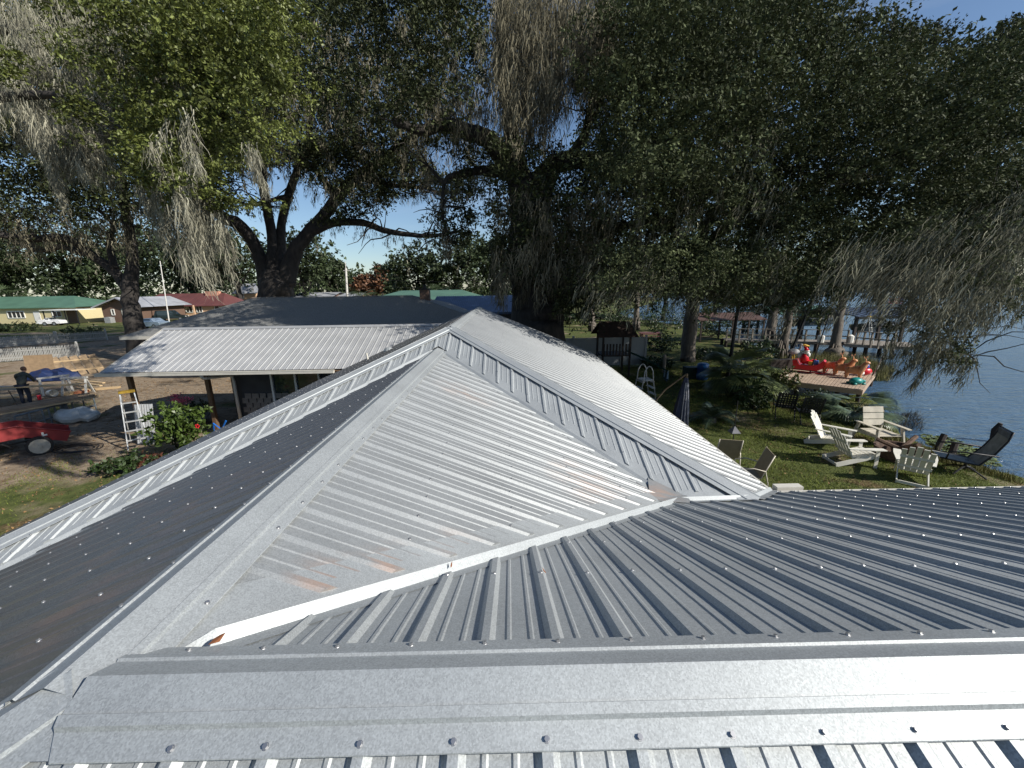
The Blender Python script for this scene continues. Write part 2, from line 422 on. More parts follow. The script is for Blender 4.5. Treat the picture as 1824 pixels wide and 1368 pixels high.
# its east and west slopes
EEF = (c_, 0, -S*c_)
def vF0(u): return (.12 if u > 0 else -u+.14)/c_
def vF1(u):                     # u = y - YG ; the valley with the north slope clips the low corner
    y = YG+u
    if y < YE: return max(0, (TX+(y-TY)-XF-.08))/c_
    return (XE-XF)/c_
metal_f = sheet_metal('galvalume_glare_cut', c=(.215, .225, .228), rough=.55, metal=.5)  # same sheet, colour lowered to hold back sun glare on the east slope
slope(house, GO, (0, 1, 0), EEF, vF0, vF1, -3.85, YN-YG, .05, metal_f)
screws_on(GO, (0, 1, 0), EEF, vF0, vF1, -3.85, YN-YG, .05, [.6096*i+.45 for i in range(8)])
EWF = (-c_, 0, -S*c_)
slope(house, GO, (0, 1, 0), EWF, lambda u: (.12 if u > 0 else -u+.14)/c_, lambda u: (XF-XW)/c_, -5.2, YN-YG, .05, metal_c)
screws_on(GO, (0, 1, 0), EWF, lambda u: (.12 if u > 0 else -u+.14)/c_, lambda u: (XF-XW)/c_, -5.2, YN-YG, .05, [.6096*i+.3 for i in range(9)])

def cap(P0, P1, sl, sr, w_=.158, lift=.03, name='ridge_cap', m=None, skew=0.):
    """folded flashing along P0..P1; sl, sr = fall per metre to the left and right of the line"""
    P0, P1 = Vector(P0), Vector(P1); d = P1-P0; lat = Vector((d.y, -d.x, 0)).normalized()   # right of travel
    cs = []
    for sgn, s_ in ((-1, sl), (1, sr)):
        row = [(w_, .0215), (w_-.001, .024), (w_-.052, .026), (w_-.056, .037), (w_-.078, .038), (w_-.084, .029)]
        row = [(sgn*a, -a*s_+h) for a, h in row]
        cs += row if sgn < 0 else [(.0, lift+.004)] + row[::-1]
    mb = MB(); n = len(cs)
    dn = d.normalized()
    for P in (P0, P1):
        for a, h in cs: mb.v.append(tuple(P+lat*a+Vector((0, 0, h))+(dn*max(0, a-.09)*skew if P is P0 else Vector())))
    for i in range(n-1): mb.f.append((i, i+1, n+i+1, n+i))
    return obj(name, mb, m or metal, house)
SD = S/math.sqrt(2)
mb = MB(); k_ = .15; zz_ = HR-S*k_+.02
mb.add([(-k_, -k_, zz_), (k_, -k_, zz_), (k_, k_, zz_), (-k_, k_, zz_), (0, 0, HR+.026)], [(0, 1, 4), (1, 2, 4), (2, 3, 4), (3, 0, 4)]); obj('cap_patch', mb, metal, house)
cap((.085, 0, HR+.003), (2.93, 0, HR+.003), S, S, skew=.7); cap((2.931, 0, HR+.002), (6.0, 0, HR+.002), S, S); cap((6.001, 0, HR), (10, 0, HR), S, S)
cap((0, -.03, HR+.001), (0, L+.02, HR+.001), S, S, w_=.172)
cap((.02, .02, HR+.002), (-3.9, -3.9, HR-S*3.9), SD, SD, name='hip_cap')
cap((XF, YG+.0, ZF), (XF, YN, ZF), S, S)
cap((XF+.03, YG-.03, ZF-S*.03+.012), (TX+.05, TY-.05, HR-S*3.05-.01), SD, SD, name='hip_cap')
cap((XF-.03, YG-.03, ZF-S*.03+.010), (XF-5.15, YG-5.15, ZF-S*5.15), SD, SD, name='hip_cap')
# screws along the caps
def cap_screws(P, step, n, nn, h=.026):
    for i in range(n): SCREWS.append((Vector(P)+Vector(step)*i+Vector((0, 0, h)), Vector(nn).normalized()))
nA, nD, nB, nC = Vector((0, S, 1)), Vector((0, -S, 1)), Vector((S, 0, 1)), Vector((-S, 0, 1))
x0 = 1.384-5*D9
cap_screws((x0, .135, HR-S*.135), (D9, 0, 0), 42, nA)
cap_screws((.409-D9*0, -.138, HR-S*.138), (D9, 0, 0), 42, nD)
for i in range(26):
    if i != 1: SCREWS.append((Vector((.15, .565-D9+i*D9, HR-S*.15+.026)), nB))
cap_screws((-.15, .56-D9, HR-S*.15), (0, D9, 0), 26, nC)
for i in range(16): SCREWS.append((Vector((XF+.248+i*D9, YG-.248-.215-i*D9, 0)), nD))
for i in range(len(SCREWS)-16, len(SCREWS)):
    p = SCREWS[i][0]; SCREWS[i] = (Vector((p.x, p.y, ZF-S*(YG-p.y)+.026)), nD)
for i in range(22):
    x = XF+.248-(i+1)*D9; y = YG-(XF-x)-.215
    SCREWS.append((Vector((x, y, ZF-S*(YG-y)+.026)), nD))
    SCREWS.append((Vector((x-.19, y+.215, ZF-S*(XF-x+.19)+.026)), nC))

def flashing(P0, P1, sl, sr, wl_=.2, wr=.2, bump=.045, off=0., name='valley_flashing', m=None, nseg=1, taper=0.):
    """pan folded into a valley with a raised splash bead; sl, sr = rise per metre to the left/right"""
    P0, P1 = Vector(P0), Vector(P1)
    for k in range(nseg):
        A = P0.lerp(P1, k/nseg); B_ = P0.lerp(P1, (k+1)/nseg-.0008)
        d = B_-A; lat = Vector((d.y, -d.x, 0)).normalized(); mb = MB()
        cs = [(-wl_, wl_*sl+.004), (off-.034, -(off-.034)*sl+.006 if off-.034 < 0 else (off-.034)*sr+.006), (off, abs(off)*(sr if off > 0 else sl)+bump), (off+.034, (off+.034)*sr+.006), (wr, wr*sr+.004)]
        st = [(A, 1.)]
        if taper and k == 0: st = [(A, .05), (A+d.normalized()*taper, 1.)]
        st.append((B_, 1.))
        for P, q in st:
            for i, (a, h) in enumerate(cs):
                if 0 < i < 4: a = off+(a-off)*q; h = h*q+(1-q)*.01
                mb.v.append(tuple(P+lat*a+Vector((0, 0, h))))
        for j in range(len(st)-1):
            for i in range(4): mb.f.append((5*j+i, 5*j+i+1, 5*j+6+i, 5*j+5+i))
        obj(name, mb, m or metal, house)
flashing((.16, .16, HR-S*.16), (Q, Q, HR-S*Q), SD, SD, .21, .12, .055, off=.02, m=metal, taper=.12)        # travels NE: left is the east slope
flashing((.1, L-.1, HR-S*.1), (Q, Q, HR-S*Q), SD, SD, .18, .18, .04)
flashing((-.1, L-.1, HR-S*.1), (-5.0, L-5.0, HR-S*5.0), SD, SD, .20, .14, .05, off=-.02)
flashing((Q-.02, Q, HR-S*Q+.003), (TX, TY, HR-S*Q+.003), S, S, .13, .12, .05)
flashing((TX, TY, HR-S*Q+.003), (TX+.68, TY+.68, HR-S*(Q+.68)+.003), SD, SD, .2, .12, .05)
mb = MB()                               # patch of dusty sheet where the valleys meet
mb.add([(Q-.36, Q-.2, HR-S*(Q-.27)+.02), (Q+.12, Q-.13, HR-S*Q+.055), (Q+.16, Q+.1, HR-S*Q+.03), (Q-.2, Q+.34, HR-S*(Q-.27)+.026)], [(0, 1, 2, 3)])
obj('flashing_patch', mb, metal_b, house)

# screws as meshes
def screw_mesh():
    mb = MB(); mb.tube([(0, 0, 0), (0, 0, .0025)], [.0095, .0085], 10); mb.tube([(0, 0, .002), (0, 0, .0085)], .0062, 6)
    me = bpy.data.meshes.new('screw'); me.from_pydata(mb.v, [], mb.f); me.materials.append(steel); return me
scm = screw_mesh()
SCREWS = [q for q in SCREWS if (Vector(q[0])-Vector(CAM)).length < 22]
SCREWS.sort(key=lambda q: (Vector(q[0])-Vector(CAM)).length)
far_v = []; far_f = []; base = np.array([v.co[:] for v in scm.vertices]); bf = [tuple(p.vertices) for p in scm.polygons]
keep = 0
for p, nn in SCREWS:
    x, y = pj(p); vis = (-60 < x < 1890 and 500 < y < 1420)
    M = Vector(nn).normalized().to_track_quat('Z', 'Y').to_matrix()
    if vis and keep < 290:
        o = bpy.data.objects.new('screw', scm); COL.objects.link(o); o.parent = house
        o.matrix_local = Matrix.Translation(p) @ M.to_4x4(); keep += 1
    else:
        k = 1.0; vv = base@np.array(M).T + np.array(p); o_ = len(far_v)
        far_v += [tuple(a) for a in vv]; far_f += [tuple(i+o_ for i in q) for q in bf]
mb = MB(); mb.v = far_v; mb.f = far_f
obj('screws', mb, steel, house, kind='stuff')

# fascia, soffit, walls
trim = mat('cream_trim', (.55, .53, .47), .5, var=.08)
siding = mat('grey_siding', (.13, .125, .12), .7, var=.15, scale=3)
shake = mat('brown_shake', (.20, .175, .15), .8, var=.2, scale=6, bump=.4)
mb = MB(); ze = HR-S*YE
mb.beam((TX+.66, YE+.02, ze-.07), (10, YE+.02, ze-.07), .03, .15)
obj('fascia', mb, trim, house)
mb = MB()
x = 4.75
while x < 9.9:                          # light trim showing between the rib ends at the eave
    mb.box((x, YE+.012, ze+.002), (D9*.62, .02, .02)); x += D9
obj('drip_edge', mb, trim, house, kind='stuff')
mb = MB(); mb.beam((XE+.02, YE+.1, ZF-S*(XE-XF)-.07), (XE+.02, YN, ZF-S*(XE-XF)-.07), .03, .15); mb.box((XE+.26, YE+.14, ze-.02), (.34, .1, .08)); obj('gutter', mb, trim, house)
mb = MB(); mb.beam((XW-.02, 1.7, ZF-S*(XF-XW)-.08), (XW-.02, YN, ZF-S*(XF-XW)-.08), .03, .13); obj('fascia', mb, trim, house)
mb = MB()
for q in ((.5, -3.6, 9.7, 3.2), (-4.5, -3.6, .5, 14.9), (.5, 3.2, 4.1, 14.9)):
    mb.box(((q[0]+q[2])/2, (q[1]+q[3])/2, 1.1), (q[2]-q[0]-.002, q[3]-q[1]-.002, 2.2))
obj('wall', mb, siding, house)
mb = MB(); mb.poly([(XF, YN-.02, ZF-.04), (XE, YN-.02, ZF-S*(XE-XF)-.04), (XW, YN-.02, ZF-S*(XF-XW)-.04)], .02, (0, -1, 0)); obj('gable_wall', mb, siding, house)
# small vent pipe and gooseneck seen at the west eave
mb = MB(); p = atd(655, 640, 11.3); mb.tube([p+np.array([0, 0, -.5]), p, p+np.array([-.02, 0, .18])], .03, 8); obj('vent_pipe', mb, trim, house)
mb = MB(); p = atd(693, 626, 11.4); mb.ell(p, (.16, .12, .13)); mb.tube([p-np.array([0, 0, .5]), p], .1, 10); obj('roof_vent', mb, metal, house)

# ================================================================ TREES
bark = mat('oak_bark', (.035, .030, .026), .9, var=.45, scale=5, bump=.9, bscale=12, stretch=(1, 1, .35))  # bark colour lowered so trunks read as standing in crown shadow
bark_l = mat('cypress_bark', (.125, .105, .085), .9, var=.35, scale=5, bump=.9, bscale=14, stretch=(1.6, 1.6, .25))
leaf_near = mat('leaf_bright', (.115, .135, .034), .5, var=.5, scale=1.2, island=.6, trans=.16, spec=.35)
leaf_mid = mat('leaf_oak', (.040, .049, .018), .7, var=.5, scale=.5, island=.6, trans=.10, spec=.25)  # oak green darkened: deep crown shadow is put into the leaf colour
leaf_grey = mat('leaf_lakeside', (.058, .070, .031), .7, var=.5, scale=.6, island=.55, trans=.12, spec=.15)  # lakeside crown likewise, leaf colour carries part of its shadow
leaf_far = mat('leaf_far', (.050, .070, .030), .6, var=.45, scale=.12, island=.45, trans=.12, spec=.3)
leaf_brown = mat('leaf_autumn', (.16, .075, .035), .6, var=.35, scale=.3, island=.4, trans=.15)
moss_m = mat('spanish_moss', (.17, .155, .108), .95, var=.5, scale=1.5, island=.45, trans=.15, spec=.1)  # moss tone lowered along with the shadowed central crowns
moss_d = mat('spanish_moss_grey', (.26, .25, .19), .95, var=.5, scale=1.5, island=.45, trans=.15, spec=.1)

def boughs(poly, d0, d1, n, gaps=(), k=9, rx=1.2, rz=.35):
    """sprays gathered into flat boughs, so that lit tops and dark hollows alternate"""
    c = fill(poly, d0, d1, max(3, n//k), gaps); m = len(c)
    ax_ = rng.normal(size=(m, 3))*np.array([1, 1, .25]); ax_ /= np.linalg.norm(ax_, axis=1)[:, None]
    i = rng.integers(0, m, n); P = c[i]+ax_[i]*rng.normal(size=(n, 1))*rx*.75+rng.normal(size=(n, 3))*np.array([rx*.4, rx*.4, rz])
    if len(gaps):
        px = np.array([pj(q) for q in P]); ok = np.ones(n, bool)
        for g in gaps: ok &= ~inpoly(px, np.array(g, float))
        P = P[ok]
    return P
def fill(poly, d0, d1, n, gaps=(), bias=1.):
    """n points in depth between d0 and d1 behind an outline"""
    P = np.array(poly, float); lo, hi = P.min(0), P.max(0); out = []
    while len(out) < n:
        c = rng.uniform(lo, hi, (n*3, 2)); c = c[inpoly(c, P)]
        for g in gaps: c = c[~inpoly(c, np.array(g, float))]
        if len(c) == 0: break
        out += list(c)
    out = np.array(out[:n]); d = d0+(d1-d0)*rng.random(n)**bias
    return np.array([atd(x, y, k) for (x, y), k in zip(out, d)])

def leaf_mesh(C, R, per, size, flat=.8, asp=.5, shoots=7):
    """leaves set along short shoots that leave each spray's centre"""
    C = np.asarray(C); n = len(C); N = n*per
    R = np.broadcast_to(R, (n,))*rng.uniform(.7, 1.3, n); shoots = max(1, min(shoots, per//4))
    d = rng.normal(size=(n*shoots, 3)); d /= np.linalg.norm(d, axis=1)[:, None]; d[:, 2] *= flat
    st = rng.normal(size=(n*shoots, 3))*.25; st[:, 2] *= flat
    ci = np.repeat(np.arange(n), per); si = ci*shoots+rng.integers(0, shoots, N)
    tt = rng.random(N)**.8
    curve = np.zeros((N, 3)); curve[:, 2] = -.25*tt**2
    P = C[ci] + (st[si]+d[si]*tt[:, None]+curve+rng.normal(size=(N, 3))*.085)*R[ci][:, None]
    a = d[si]+rng.normal(size=(N, 3))*.8; a[:, 2] -= .15; a /= np.linalg.norm(a, axis=1)[:, None]
    b = np.cross(a, rng.normal(size=(N, 3))*.8+np.array([0, 0, 1.0])); b /= np.linalg.norm(b, axis=1)[:, None]+1e-9
    s = (size*rng.uniform(.6, 1.25, N))[:, None]
    V = np.stack([P-a*s, P+b*s*asp-a*s*.1, P+a*s, P-b*s*asp-a*s*.1], 1).reshape(-1, 3)
    F = np.arange(N*4).reshape(-1, 4)
    return V, F

def moss_mesh(A, Ls, strands=9, wd=.03, lean=(0, 0), spread=.12, seg=3):
    """each beard is a drooping core line hung with many short curly wisps"""
    A = np.asarray(A); n = len(A); Ls = np.broadcast_to(Ls, (n,)); strands = int(strands*2.1); N = n*strands; seg = 3
    ln = np.array([lean[0], lean[1]])*rng.uniform(.45, 1.25, n)[:, None]+rng.normal(size=(n, 2))*.05
    wob = rng.normal(size=(n, 2))*.06; ph = rng.uniform(0, 6.3, n)
    ci = np.repeat(np.arange(n), strands); t0 = rng.random(N)**.85*.80
    cen = A[ci]+np.column_stack([(ln[ci]*t0[:, None]+wob[ci]*np.sin(t0*6+ph[ci])[:, None])*Ls[ci][:, None], -t0*Ls[ci]])
    rr = (spread*.75*(1-t0)**.7+.012)
    base = cen+rng.normal(size=(N, 3))*np.column_stack([rr, rr, rr*.6])
    Ln = Ls[ci]*rng.uniform(.14, .38, N)*(1.15-.6*t0)
    ang = rng.uniform(0, math.pi, N); wdir = np.stack([np.cos(ang), np.sin(ang), np.zeros(N)], 1)
    out = ln[ci]+rng.normal(size=(N, 2))*.22
    w0 = wd*.82*rng.uniform(.6, 1.5, N)
    rows = []
    for k in range(seg+1):
        t = k/seg
        off = np.column_stack([out*t+rng.normal(size=(N, 2))*.07*(t > 0), -np.full(N, t)])*Ln[:, None]
        c = base+off; w_ = w0*(1-.85*t)
        rows.append(c-wdir*w_[:, None]); rows.append(c+wdir*w_[:, None])
    V = np.stack(rows, 1); k2 = 2*(seg+1); o = np.arange(N)*k2
    F = np.concatenate([np.stack([o+2*k, o+2*k+1, o+2*k+3, o+2*k+2], -1) for k in range(seg)])
    return V.reshape(-1, 3), F

def join(parts):
    V = []; F = []; o = 0
    for v, f in parts: V.append(v); F.append(f+o); o += len(v)
    return np.concatenate(V), np.concatenate(F)

def smooth_path(pts, rs, k=5):
    pts = [np.asarray(p, float) for p in pts]; out = []; ro = []
    for i in range(len(pts)-1):
        p0 = pts[max(i-1, 0)]; p1 = pts[i]; p2 = pts[i+1]; p3 = pts[min(i+2, len(pts)-1)]
        for j in range(k):
            t = j/k
            out.append(.5*((2*p1)+(-p0+p2)*t+(2*p0-5*p1+4*p2-p3)*t*t+(-p0+3*p1-3*p2+p3)*t**3)); ro.append(rs[i]*(1-t)+rs[i+1]*t)
    out.append(pts[-1]); ro.append(rs[-1]); return np.array(out), ro

class Tree:
    def __init__(s, name, label, base, barkm, leafm, mossm=moss_m, group=None, cat='tree'):
        s.root = thing(name, label, cat, base, 0, group); s.bk, s.lf, s.ms = barkm, leafm, mossm
        s.leaves = []; s.moss = []; s.paths = []; s.wood = []
    def limb(s, px, name='branch', wob=.0, n=9):
        """px: list of (x, y, depth, radius)"""
        pts = [atd(x, y, d) if not isinstance(x, np.ndarray) else x for x, y, d, r in px]
        p, r = smooth_path(pts, [q[3] for q in px])
        p = p + rng.normal(size=p.shape)*np.array(r)[:, None]*.06
        mb = MB(); mb.tube([tuple(q) for q in p], r, n)
        obj(name, mb, s.bk, s.root, world=True, smooth=True); s.paths.append((p, r)); return p
    def world_limb(s, pts, rs, name='trunk', n=12, flare=True):
        p, r = smooth_path(pts, rs); p = p+rng.normal(size=p.shape)*np.array(r)[:, None]*.08
        mb = MB(); mb.tube([tuple(q) for q in p], r, n); obj(name, mb, s.bk, s.root, world=True, smooth=True); s.paths.append((p, r)); return p
    def twigs(s, n, length, r=.02, up=.3):
        """thin crooked side shoots off the limbs"""
        mb = MB(); ends = []
        for _ in range(n):
            p, rr = s.paths[rng.integers(len(s.paths))]; i = rng.integers(max(1, len(p)//3), len(p))
            a = p[i]; d = rng.normal(size=3); d[2] = abs(d[2])*up; d /= np.linalg.norm(d); Lg = length*rng.uniform(.5, 1.3)
            pts = [a]
            for k in range(4):
                d = d+rng.normal(size=3)*.35; d /= np.linalg.norm(d); pts.append(pts[-1]+d*Lg/4)
            mb.tube([tuple(q) for q in pts], [min(r*2, rr[i]*.6), r*1.3, r, r*.7, r*.4], 5, cap=False); ends += pts[2:]
        obj('twigs', mb, s.bk, s.root, world=True, smooth=True, kind='stuff'); return np.array(ends)
    def foliage(s, C, R, per, size, **k): s.leaves.append(leaf_mesh(C, R, per, size, **k))
    def hang(s, A, Ls, **k): s.moss.append(moss_mesh(A, Ls, **k))
    def done(s):
        if s.leaves:
            V, F = join(s.leaves); me = rawmesh('foliage', V, F); obj('foliage', me, s.lf, s.root, world=True, kind='stuff')
        if s.moss:
            V, F = join(s.moss); me = rawmesh('moss', V, F); obj('moss', me, s.ms, s.root, world=True, kind='stuff')
        return s.root
def lens_(n, a, b): return rng.uniform(a, b, n)

# sky shows through here
GAPS = [
 [(418, 300), (440, 285), (470, 292), (510, 300), (520, 350), (470, 345), (430, 350)],
 [(470, 355), (560, 340), (590, 330), (600, 365), (560, 400), (500, 405), (480, 380)],
 [(585, 400), (690, 395), (720, 420), (860, 445), (850, 470), (700, 505), (615, 505), (600, 440)],
 [(690, 350), (790, 345), (800, 400), (850, 450), (740, 420), (700, 395)],
 [(750, 262), (830, 255), (825, 300), (780, 305), (765, 290)],
 [(833, 350), (868, 355), (878, 405), (860, 425), (835, 400)],
 [(800, 172), (826, 172), (828, 212), (805, 212)],
 [(868, 0), (892, 0), (892, 60), (875, 52)],
 [(1012, 90), (1022, 90), (1055, 250), (1030, 290), (1000, 285), (1000, 180)],
 [(690, 0), (706, 0), (708, 50), (696, 50)],
 [(0, 255), (36, 262), (30, 300), (0, 305)],
]
# ---- 1. the near oak whose boughs hang in from the left
t = Tree('live_oak', 'closest live oak, bright sunlit leaves and long grey moss hanging in at upper left', (-15, 1.5, 0), bark, leaf_near, moss_d)
t.world_limb([(-15, 1.5, -.2), (-14.8, 1.7, 3), (-14.2, 2.6, 6)], [.75, .55, .5])
t.limb([(np.array([-14.2, 2.6, 6.]), 0, 0, .42), (-500, 120, 9, .3), (0, 170, 9.2, .14), (120, 172, 9.2, .07), (200, 190, 9, .03)] if False else [(-900, 200, 9, .4), (-300, 190, 9, .25), (0, 172, 9.0, .11), (120, 172, 9.0, .06), (230, 200, 8.6, .03)])
t.limb([(-900, 100, 10, .4), (-200, 20, 10, .25), (60, 60, 10.2, .13), (130, 25, 10, .09), (300, 40, 9.4, .05), (460, 120, 8.8, .02)])
t.limb([(130, 170, 9.2, .04), (230, 235, 8.4, .03), (330, 260, 8.0, .02), (400, 330, 7.8, .012)])
t.limb([(300, 40, 9.4, .05), (380, 130, 8.6, .03), (430, 210, 8.2, .02), (470, 240, 8, .01)])
core = [(180, -40), (505, -40), (520, 60), (512, 130), (508, 210), (480, 262), (440, 300), (425, 350), (395, 372), (330, 345), (235, 330), (215, 270), (250, 235), (170, 200), (150, 150), (240, 130), (170, 60)]
t.foliage(boughs(core, 7.2, 9.2, 760, GAPS[:1], 9, .6, .15), .26, 60, .040, flat=.5)
t.foliage(boughs([(300, 0), (495, 0), (495, 210), (440, 300), (330, 260)], 7.4, 9.6, 380, GAPS[:1], 9, .6, .16), .28, 60, .043, flat=.6)
t.foliage(fill([(210, 240), (300, 235), (345, 300), (330, 345), (250, 335)], 6.6, 7.4, 55), .22, 60, .04, flat=.5)
t.foliage(fill([(100, 160), (180, 190), (165, 220), (105, 205)], 7.4, 8.0, 22), .2, 55, .037, flat=.5)
t.foliage(fill([(-40, 75), (38, 95), (30, 140), (-40, 140)], 7.0, 8.0, 26), .25, 55, .04, flat=.5)
t.foliage(fill([(60, 45), (200, 60), (190, 120), (70, 90)], 8, 9.5, 40), .3, 50, .037, flat=.5)
t.foliage(fill([(370, 340), (415, 345), (410, 375), (375, 375)], 7.6, 8.0, 12), .18, 55, .037, flat=.5)
t.foliage(fill([(-40, -40), (510, -40), (440, 230), (300, 280), (60, 200), (-40, 240)], 9.8, 12, 520), .6, 60, .06, flat=.7)
A = fill([(-30, -30), (300, -30), (420, 120), (240, 200), (60, 200), (-30, 180)], 8.5, 10.5, 330); t.hang(A, lens_(len(A), .5, 1.5), strands=22, wd=.009, spread=.12, seg=5)
A = fill([(55, 190), (185, 200), (170, 225), (60, 215)], 8.2, 9.2, 40); t.hang(A, lens_(len(A), .8, 1.6), strands=34, wd=.009, spread=.07, seg=6)
A = np.array([atd(x, y, d) for x, y, d in ((72, 225, 8.4), (80, 250, 8.4), (100, 215, 8.6), (92, 300, 8.3), (112, 240, 8.6), (295, 205, 6.6), (330, 190, 6.5), (320, 235, 6.6), (300, 310, 6.7), (310, 330, 6.8), (330, 320, 7.5), (345, 330, 7.6), (275, 320, 7.5), (362, 350, 7.6), (385, 350, 7.8), (372, 395, 7.8), (250, 320, 7.7), (446, 250, 6.9), (450, 262, 7))])
t.hang(A, np.array([1.1, 1.2, 1.3, 1.0, 1.1, 1.5, 1.2, 1.3, 1.9, 2.0, 1.9, 1.6, 1.2, 1.2, 1.4, 1.3, .8, .8, .9]), strands=70, wd=.009, spread=.06, seg=7)
A = fill([(250, 300), (400, 345), (390, 390), (280, 350)], 7.4, 8.4, 26); t.hang(A, lens_(len(A), .7, 1.7), strands=34, wd=.009, spread=.06, seg=6)
t.twigs(90, 1.0, .008); t.done()

# ---- 2. spreading oak behind the shingled house
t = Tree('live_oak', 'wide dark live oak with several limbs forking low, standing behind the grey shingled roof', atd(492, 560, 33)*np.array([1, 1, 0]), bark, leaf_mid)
b0 = atd(492, 545, 33); b0[2] = -.2
t.limb([(b0, 0, 0, 1.75), (492, 530, 33, 1.35), (494, 505, 33, 1.2), (494, 484, 33, .85)], 'trunk', n=14)
t.limb([(478, 512, 33, .7), (456, 440, 33, .5), (425, 400, 32, .5), (395, 385, 31, .42), (340, 330, 29, .28), (280, 260, 27, .15)])
t.limb([(486, 500, 33, .6), (484, 420, 33.3, .38), (470, 340, 33.5, .36), (465, 285, 33.5, .3), (440, 210, 33, .2), (430, 120, 33, .12)])
t.limb([(500, 500, 33, .6), (501, 400, 34, .34), (520, 330, 34, .33), (545, 260, 34, .24), (560, 160, 34, .15)])
t.limb([(508, 505, 33, .8), (530, 440, 32.5, .55), (575, 387, 32, .45), (620, 330, 31.5, .42), (680, 285, 31, .34), (740, 240, 30, .26), (800, 200, 29, .15)])
t.limb([(560, 410, 32.2, .4), (600, 396, 31.5, .3), (650, 398, 31, .26), (690, 412, 30.5, .22), (760, 420, 30, .15), (820, 412, 29.5, .09)])
t.limb([(600, 355, 31.8, .3), (560, 300, 31, .22), (520, 275, 30, .15), (470, 250, 29, .1)])
t.limb([(640, 315, 31.5, .3), (700, 330, 31, .18), (760, 335, 30.5, .12), (790, 350, 30, .08)])
t.limb([(520, 350, 34, .3), (490, 355, 33, .18), (440, 365, 32, .12), (400, 340, 31, .09)])
top = [(-60, -40), (860, -40), (850, 120), (760, 200), (740, 260), (640, 265), (560, 285), (430, 270), (380, 340), (200, 330), (60, 360), (-60, 350)]
t.foliage(boughs(top, 24, 38, 2600, GAPS, 9, 2.2, .7), 1.2, 54, .135, flat=.6)
t.foliage(fill([(530, 255), (750, 240), (790, 330), (700, 345), (620, 380), (590, 330)], 28, 34, 170, GAPS), .8, 42, .11, flat=.5)
t.foliage(fill([(695, 330), (840, 310), (845, 350), (790, 380), (700, 365)], 28, 32, 60, GAPS), .6, 42, .1, flat=.5)
t.foliage(boughs([(520, 250), (760, 240), (880, 290), (868, 345), (760, 345), (700, 345), (650, 385), (596, 392), (600, 335), (525, 300)], 27, 34, 520, GAPS, 8, 1.3, .4), .8, 46, .11, flat=.5)
t.foliage(fill([(745, 385), (840, 365), (848, 420), (800, 445), (735, 430)], 28, 31, 60), .55, 42, .1, flat=.5)
for p, r in t.paths[1:]:
    q = p[rng.integers(len(p)//6, len(p), 46)]; t.hang(q, lens_(len(q), .5, 1.7), strands=9, wd=.022, spread=.2)
A = fill([(410, 180), (860, 150), (850, 260), (740, 310), (560, 330), (420, 320)], 26, 34, 330, GAPS[:2]); t.hang(A, lens_(len(A), 1., 2.6), strands=12, wd=.03, spread=.25)
A = fill([(400, 0), (860, 0), (860, 180), (500, 200)], 23, 27, 170); t.hang(A, lens_(len(A), 1., 2.6), strands=12, wd=.03, spread=.25)
t.twigs(120, 3.2, .04); t.done()

# ---- 3. dark forked tree at the left, in front of the far street
b0 = at(237, 606, 0)
dd = 30.
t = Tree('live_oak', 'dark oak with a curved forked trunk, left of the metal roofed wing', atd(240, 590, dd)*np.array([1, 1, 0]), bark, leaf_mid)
b0 = atd(240, 590, dd); b0[2] = -.2
t.limb([(b0, 0, 0, .8), (240, 585, dd, .62), (234, 545, dd, .52), (231, 510, dd, .5), (236, 470, dd, .38), (232, 420, dd, .33), (222, 370, dd, .3), (215, 300, dd, .2)], 'trunk', n=13)
t.limb([(231, 520, dd, .42), (205, 485, dd, .34), (165, 455, dd, .3), (120, 425, dd-1, .3), (60, 425, dd-2, .24), (0, 418, dd-3, .2), (-60, 400, dd-4, .15)])
t.limb([(165, 455, dd, .3), (110, 440, dd+1, .2), (60, 445, dd+1, .16), (-20, 400, dd+1, .1)])
t.limb([(205, 480, dd, .3), (195, 440, dd, .2), (200, 400, dd, .14), (170, 370, dd, .1)])
t.foliage(fill([(-60, 240), (400, 230), (400, 330), (330, 400), (180, 380), (60, 410), (-60, 400)], 25, 36, 560, [GAPS[-1]]), 1.25, 42, .13, flat=.6)
A = fill([(-30, 350), (400, 350), (380, 420), (-30, 430)], 26, 34, 200); t.hang(A, lens_(len(A), 1., 2.6), strands=12, wd=.03, spread=.25)
t.twigs(50, 2.5, .03); t.done()

# ---- 4. the great oak just beyond the roof
D3 = 19.5
b0 = atd(957, 600, D3); b0[2] = -.2
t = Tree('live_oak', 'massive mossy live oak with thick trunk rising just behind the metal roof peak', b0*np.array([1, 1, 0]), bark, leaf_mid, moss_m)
t.limb([(b0, 0, 0, 1.75), (957, 590, D3, 1.35), (957, 550, D3, 1.2), (952, 500, D3, 1.15), (945, 440, D3, 1.1), (945, 380, D3, 1.0), (935, 320, D3, .9)], 'trunk', n=16)
t.limb([(965, 560, D3, .9), (990, 540, D3, .55), (1010, 505, D3+.5, .45), (1040, 480, D3+1, .4), (1060, 440, D3+2, .3)])
t.limb([(940, 350, D3, .8), (905, 290, D3-.3, .5), (870, 250, D3-.6, .42), (835, 235, D3-.8, .38), (790, 222, D3-1, .32), (752, 232, D3-1.3, .24), (700, 215, D3-2, .16)])
t.limb([(935, 340, D3, .6), (915, 260, D3-.2, .38), (906, 180, D3-.4, .34), (900, 90, D3-.5, .27), (893, 0, D3-.5, .22), (890, -60, D3-.5, .2)])
t.limb([(950, 360, D3, .8), (980, 300, D3, .5), (1020, 285, D3-.5, .4), (1080, 285, D3-1, .36), (1150, 262, D3-2, .3), (1230, 240, D3-3, .2)])
t.limb([(1010, 290, D3-.4, .3), (1040, 240, D3-1, .2), (1060, 160, D3-1.5, .15), (1075, 80, D3-2, .1)])
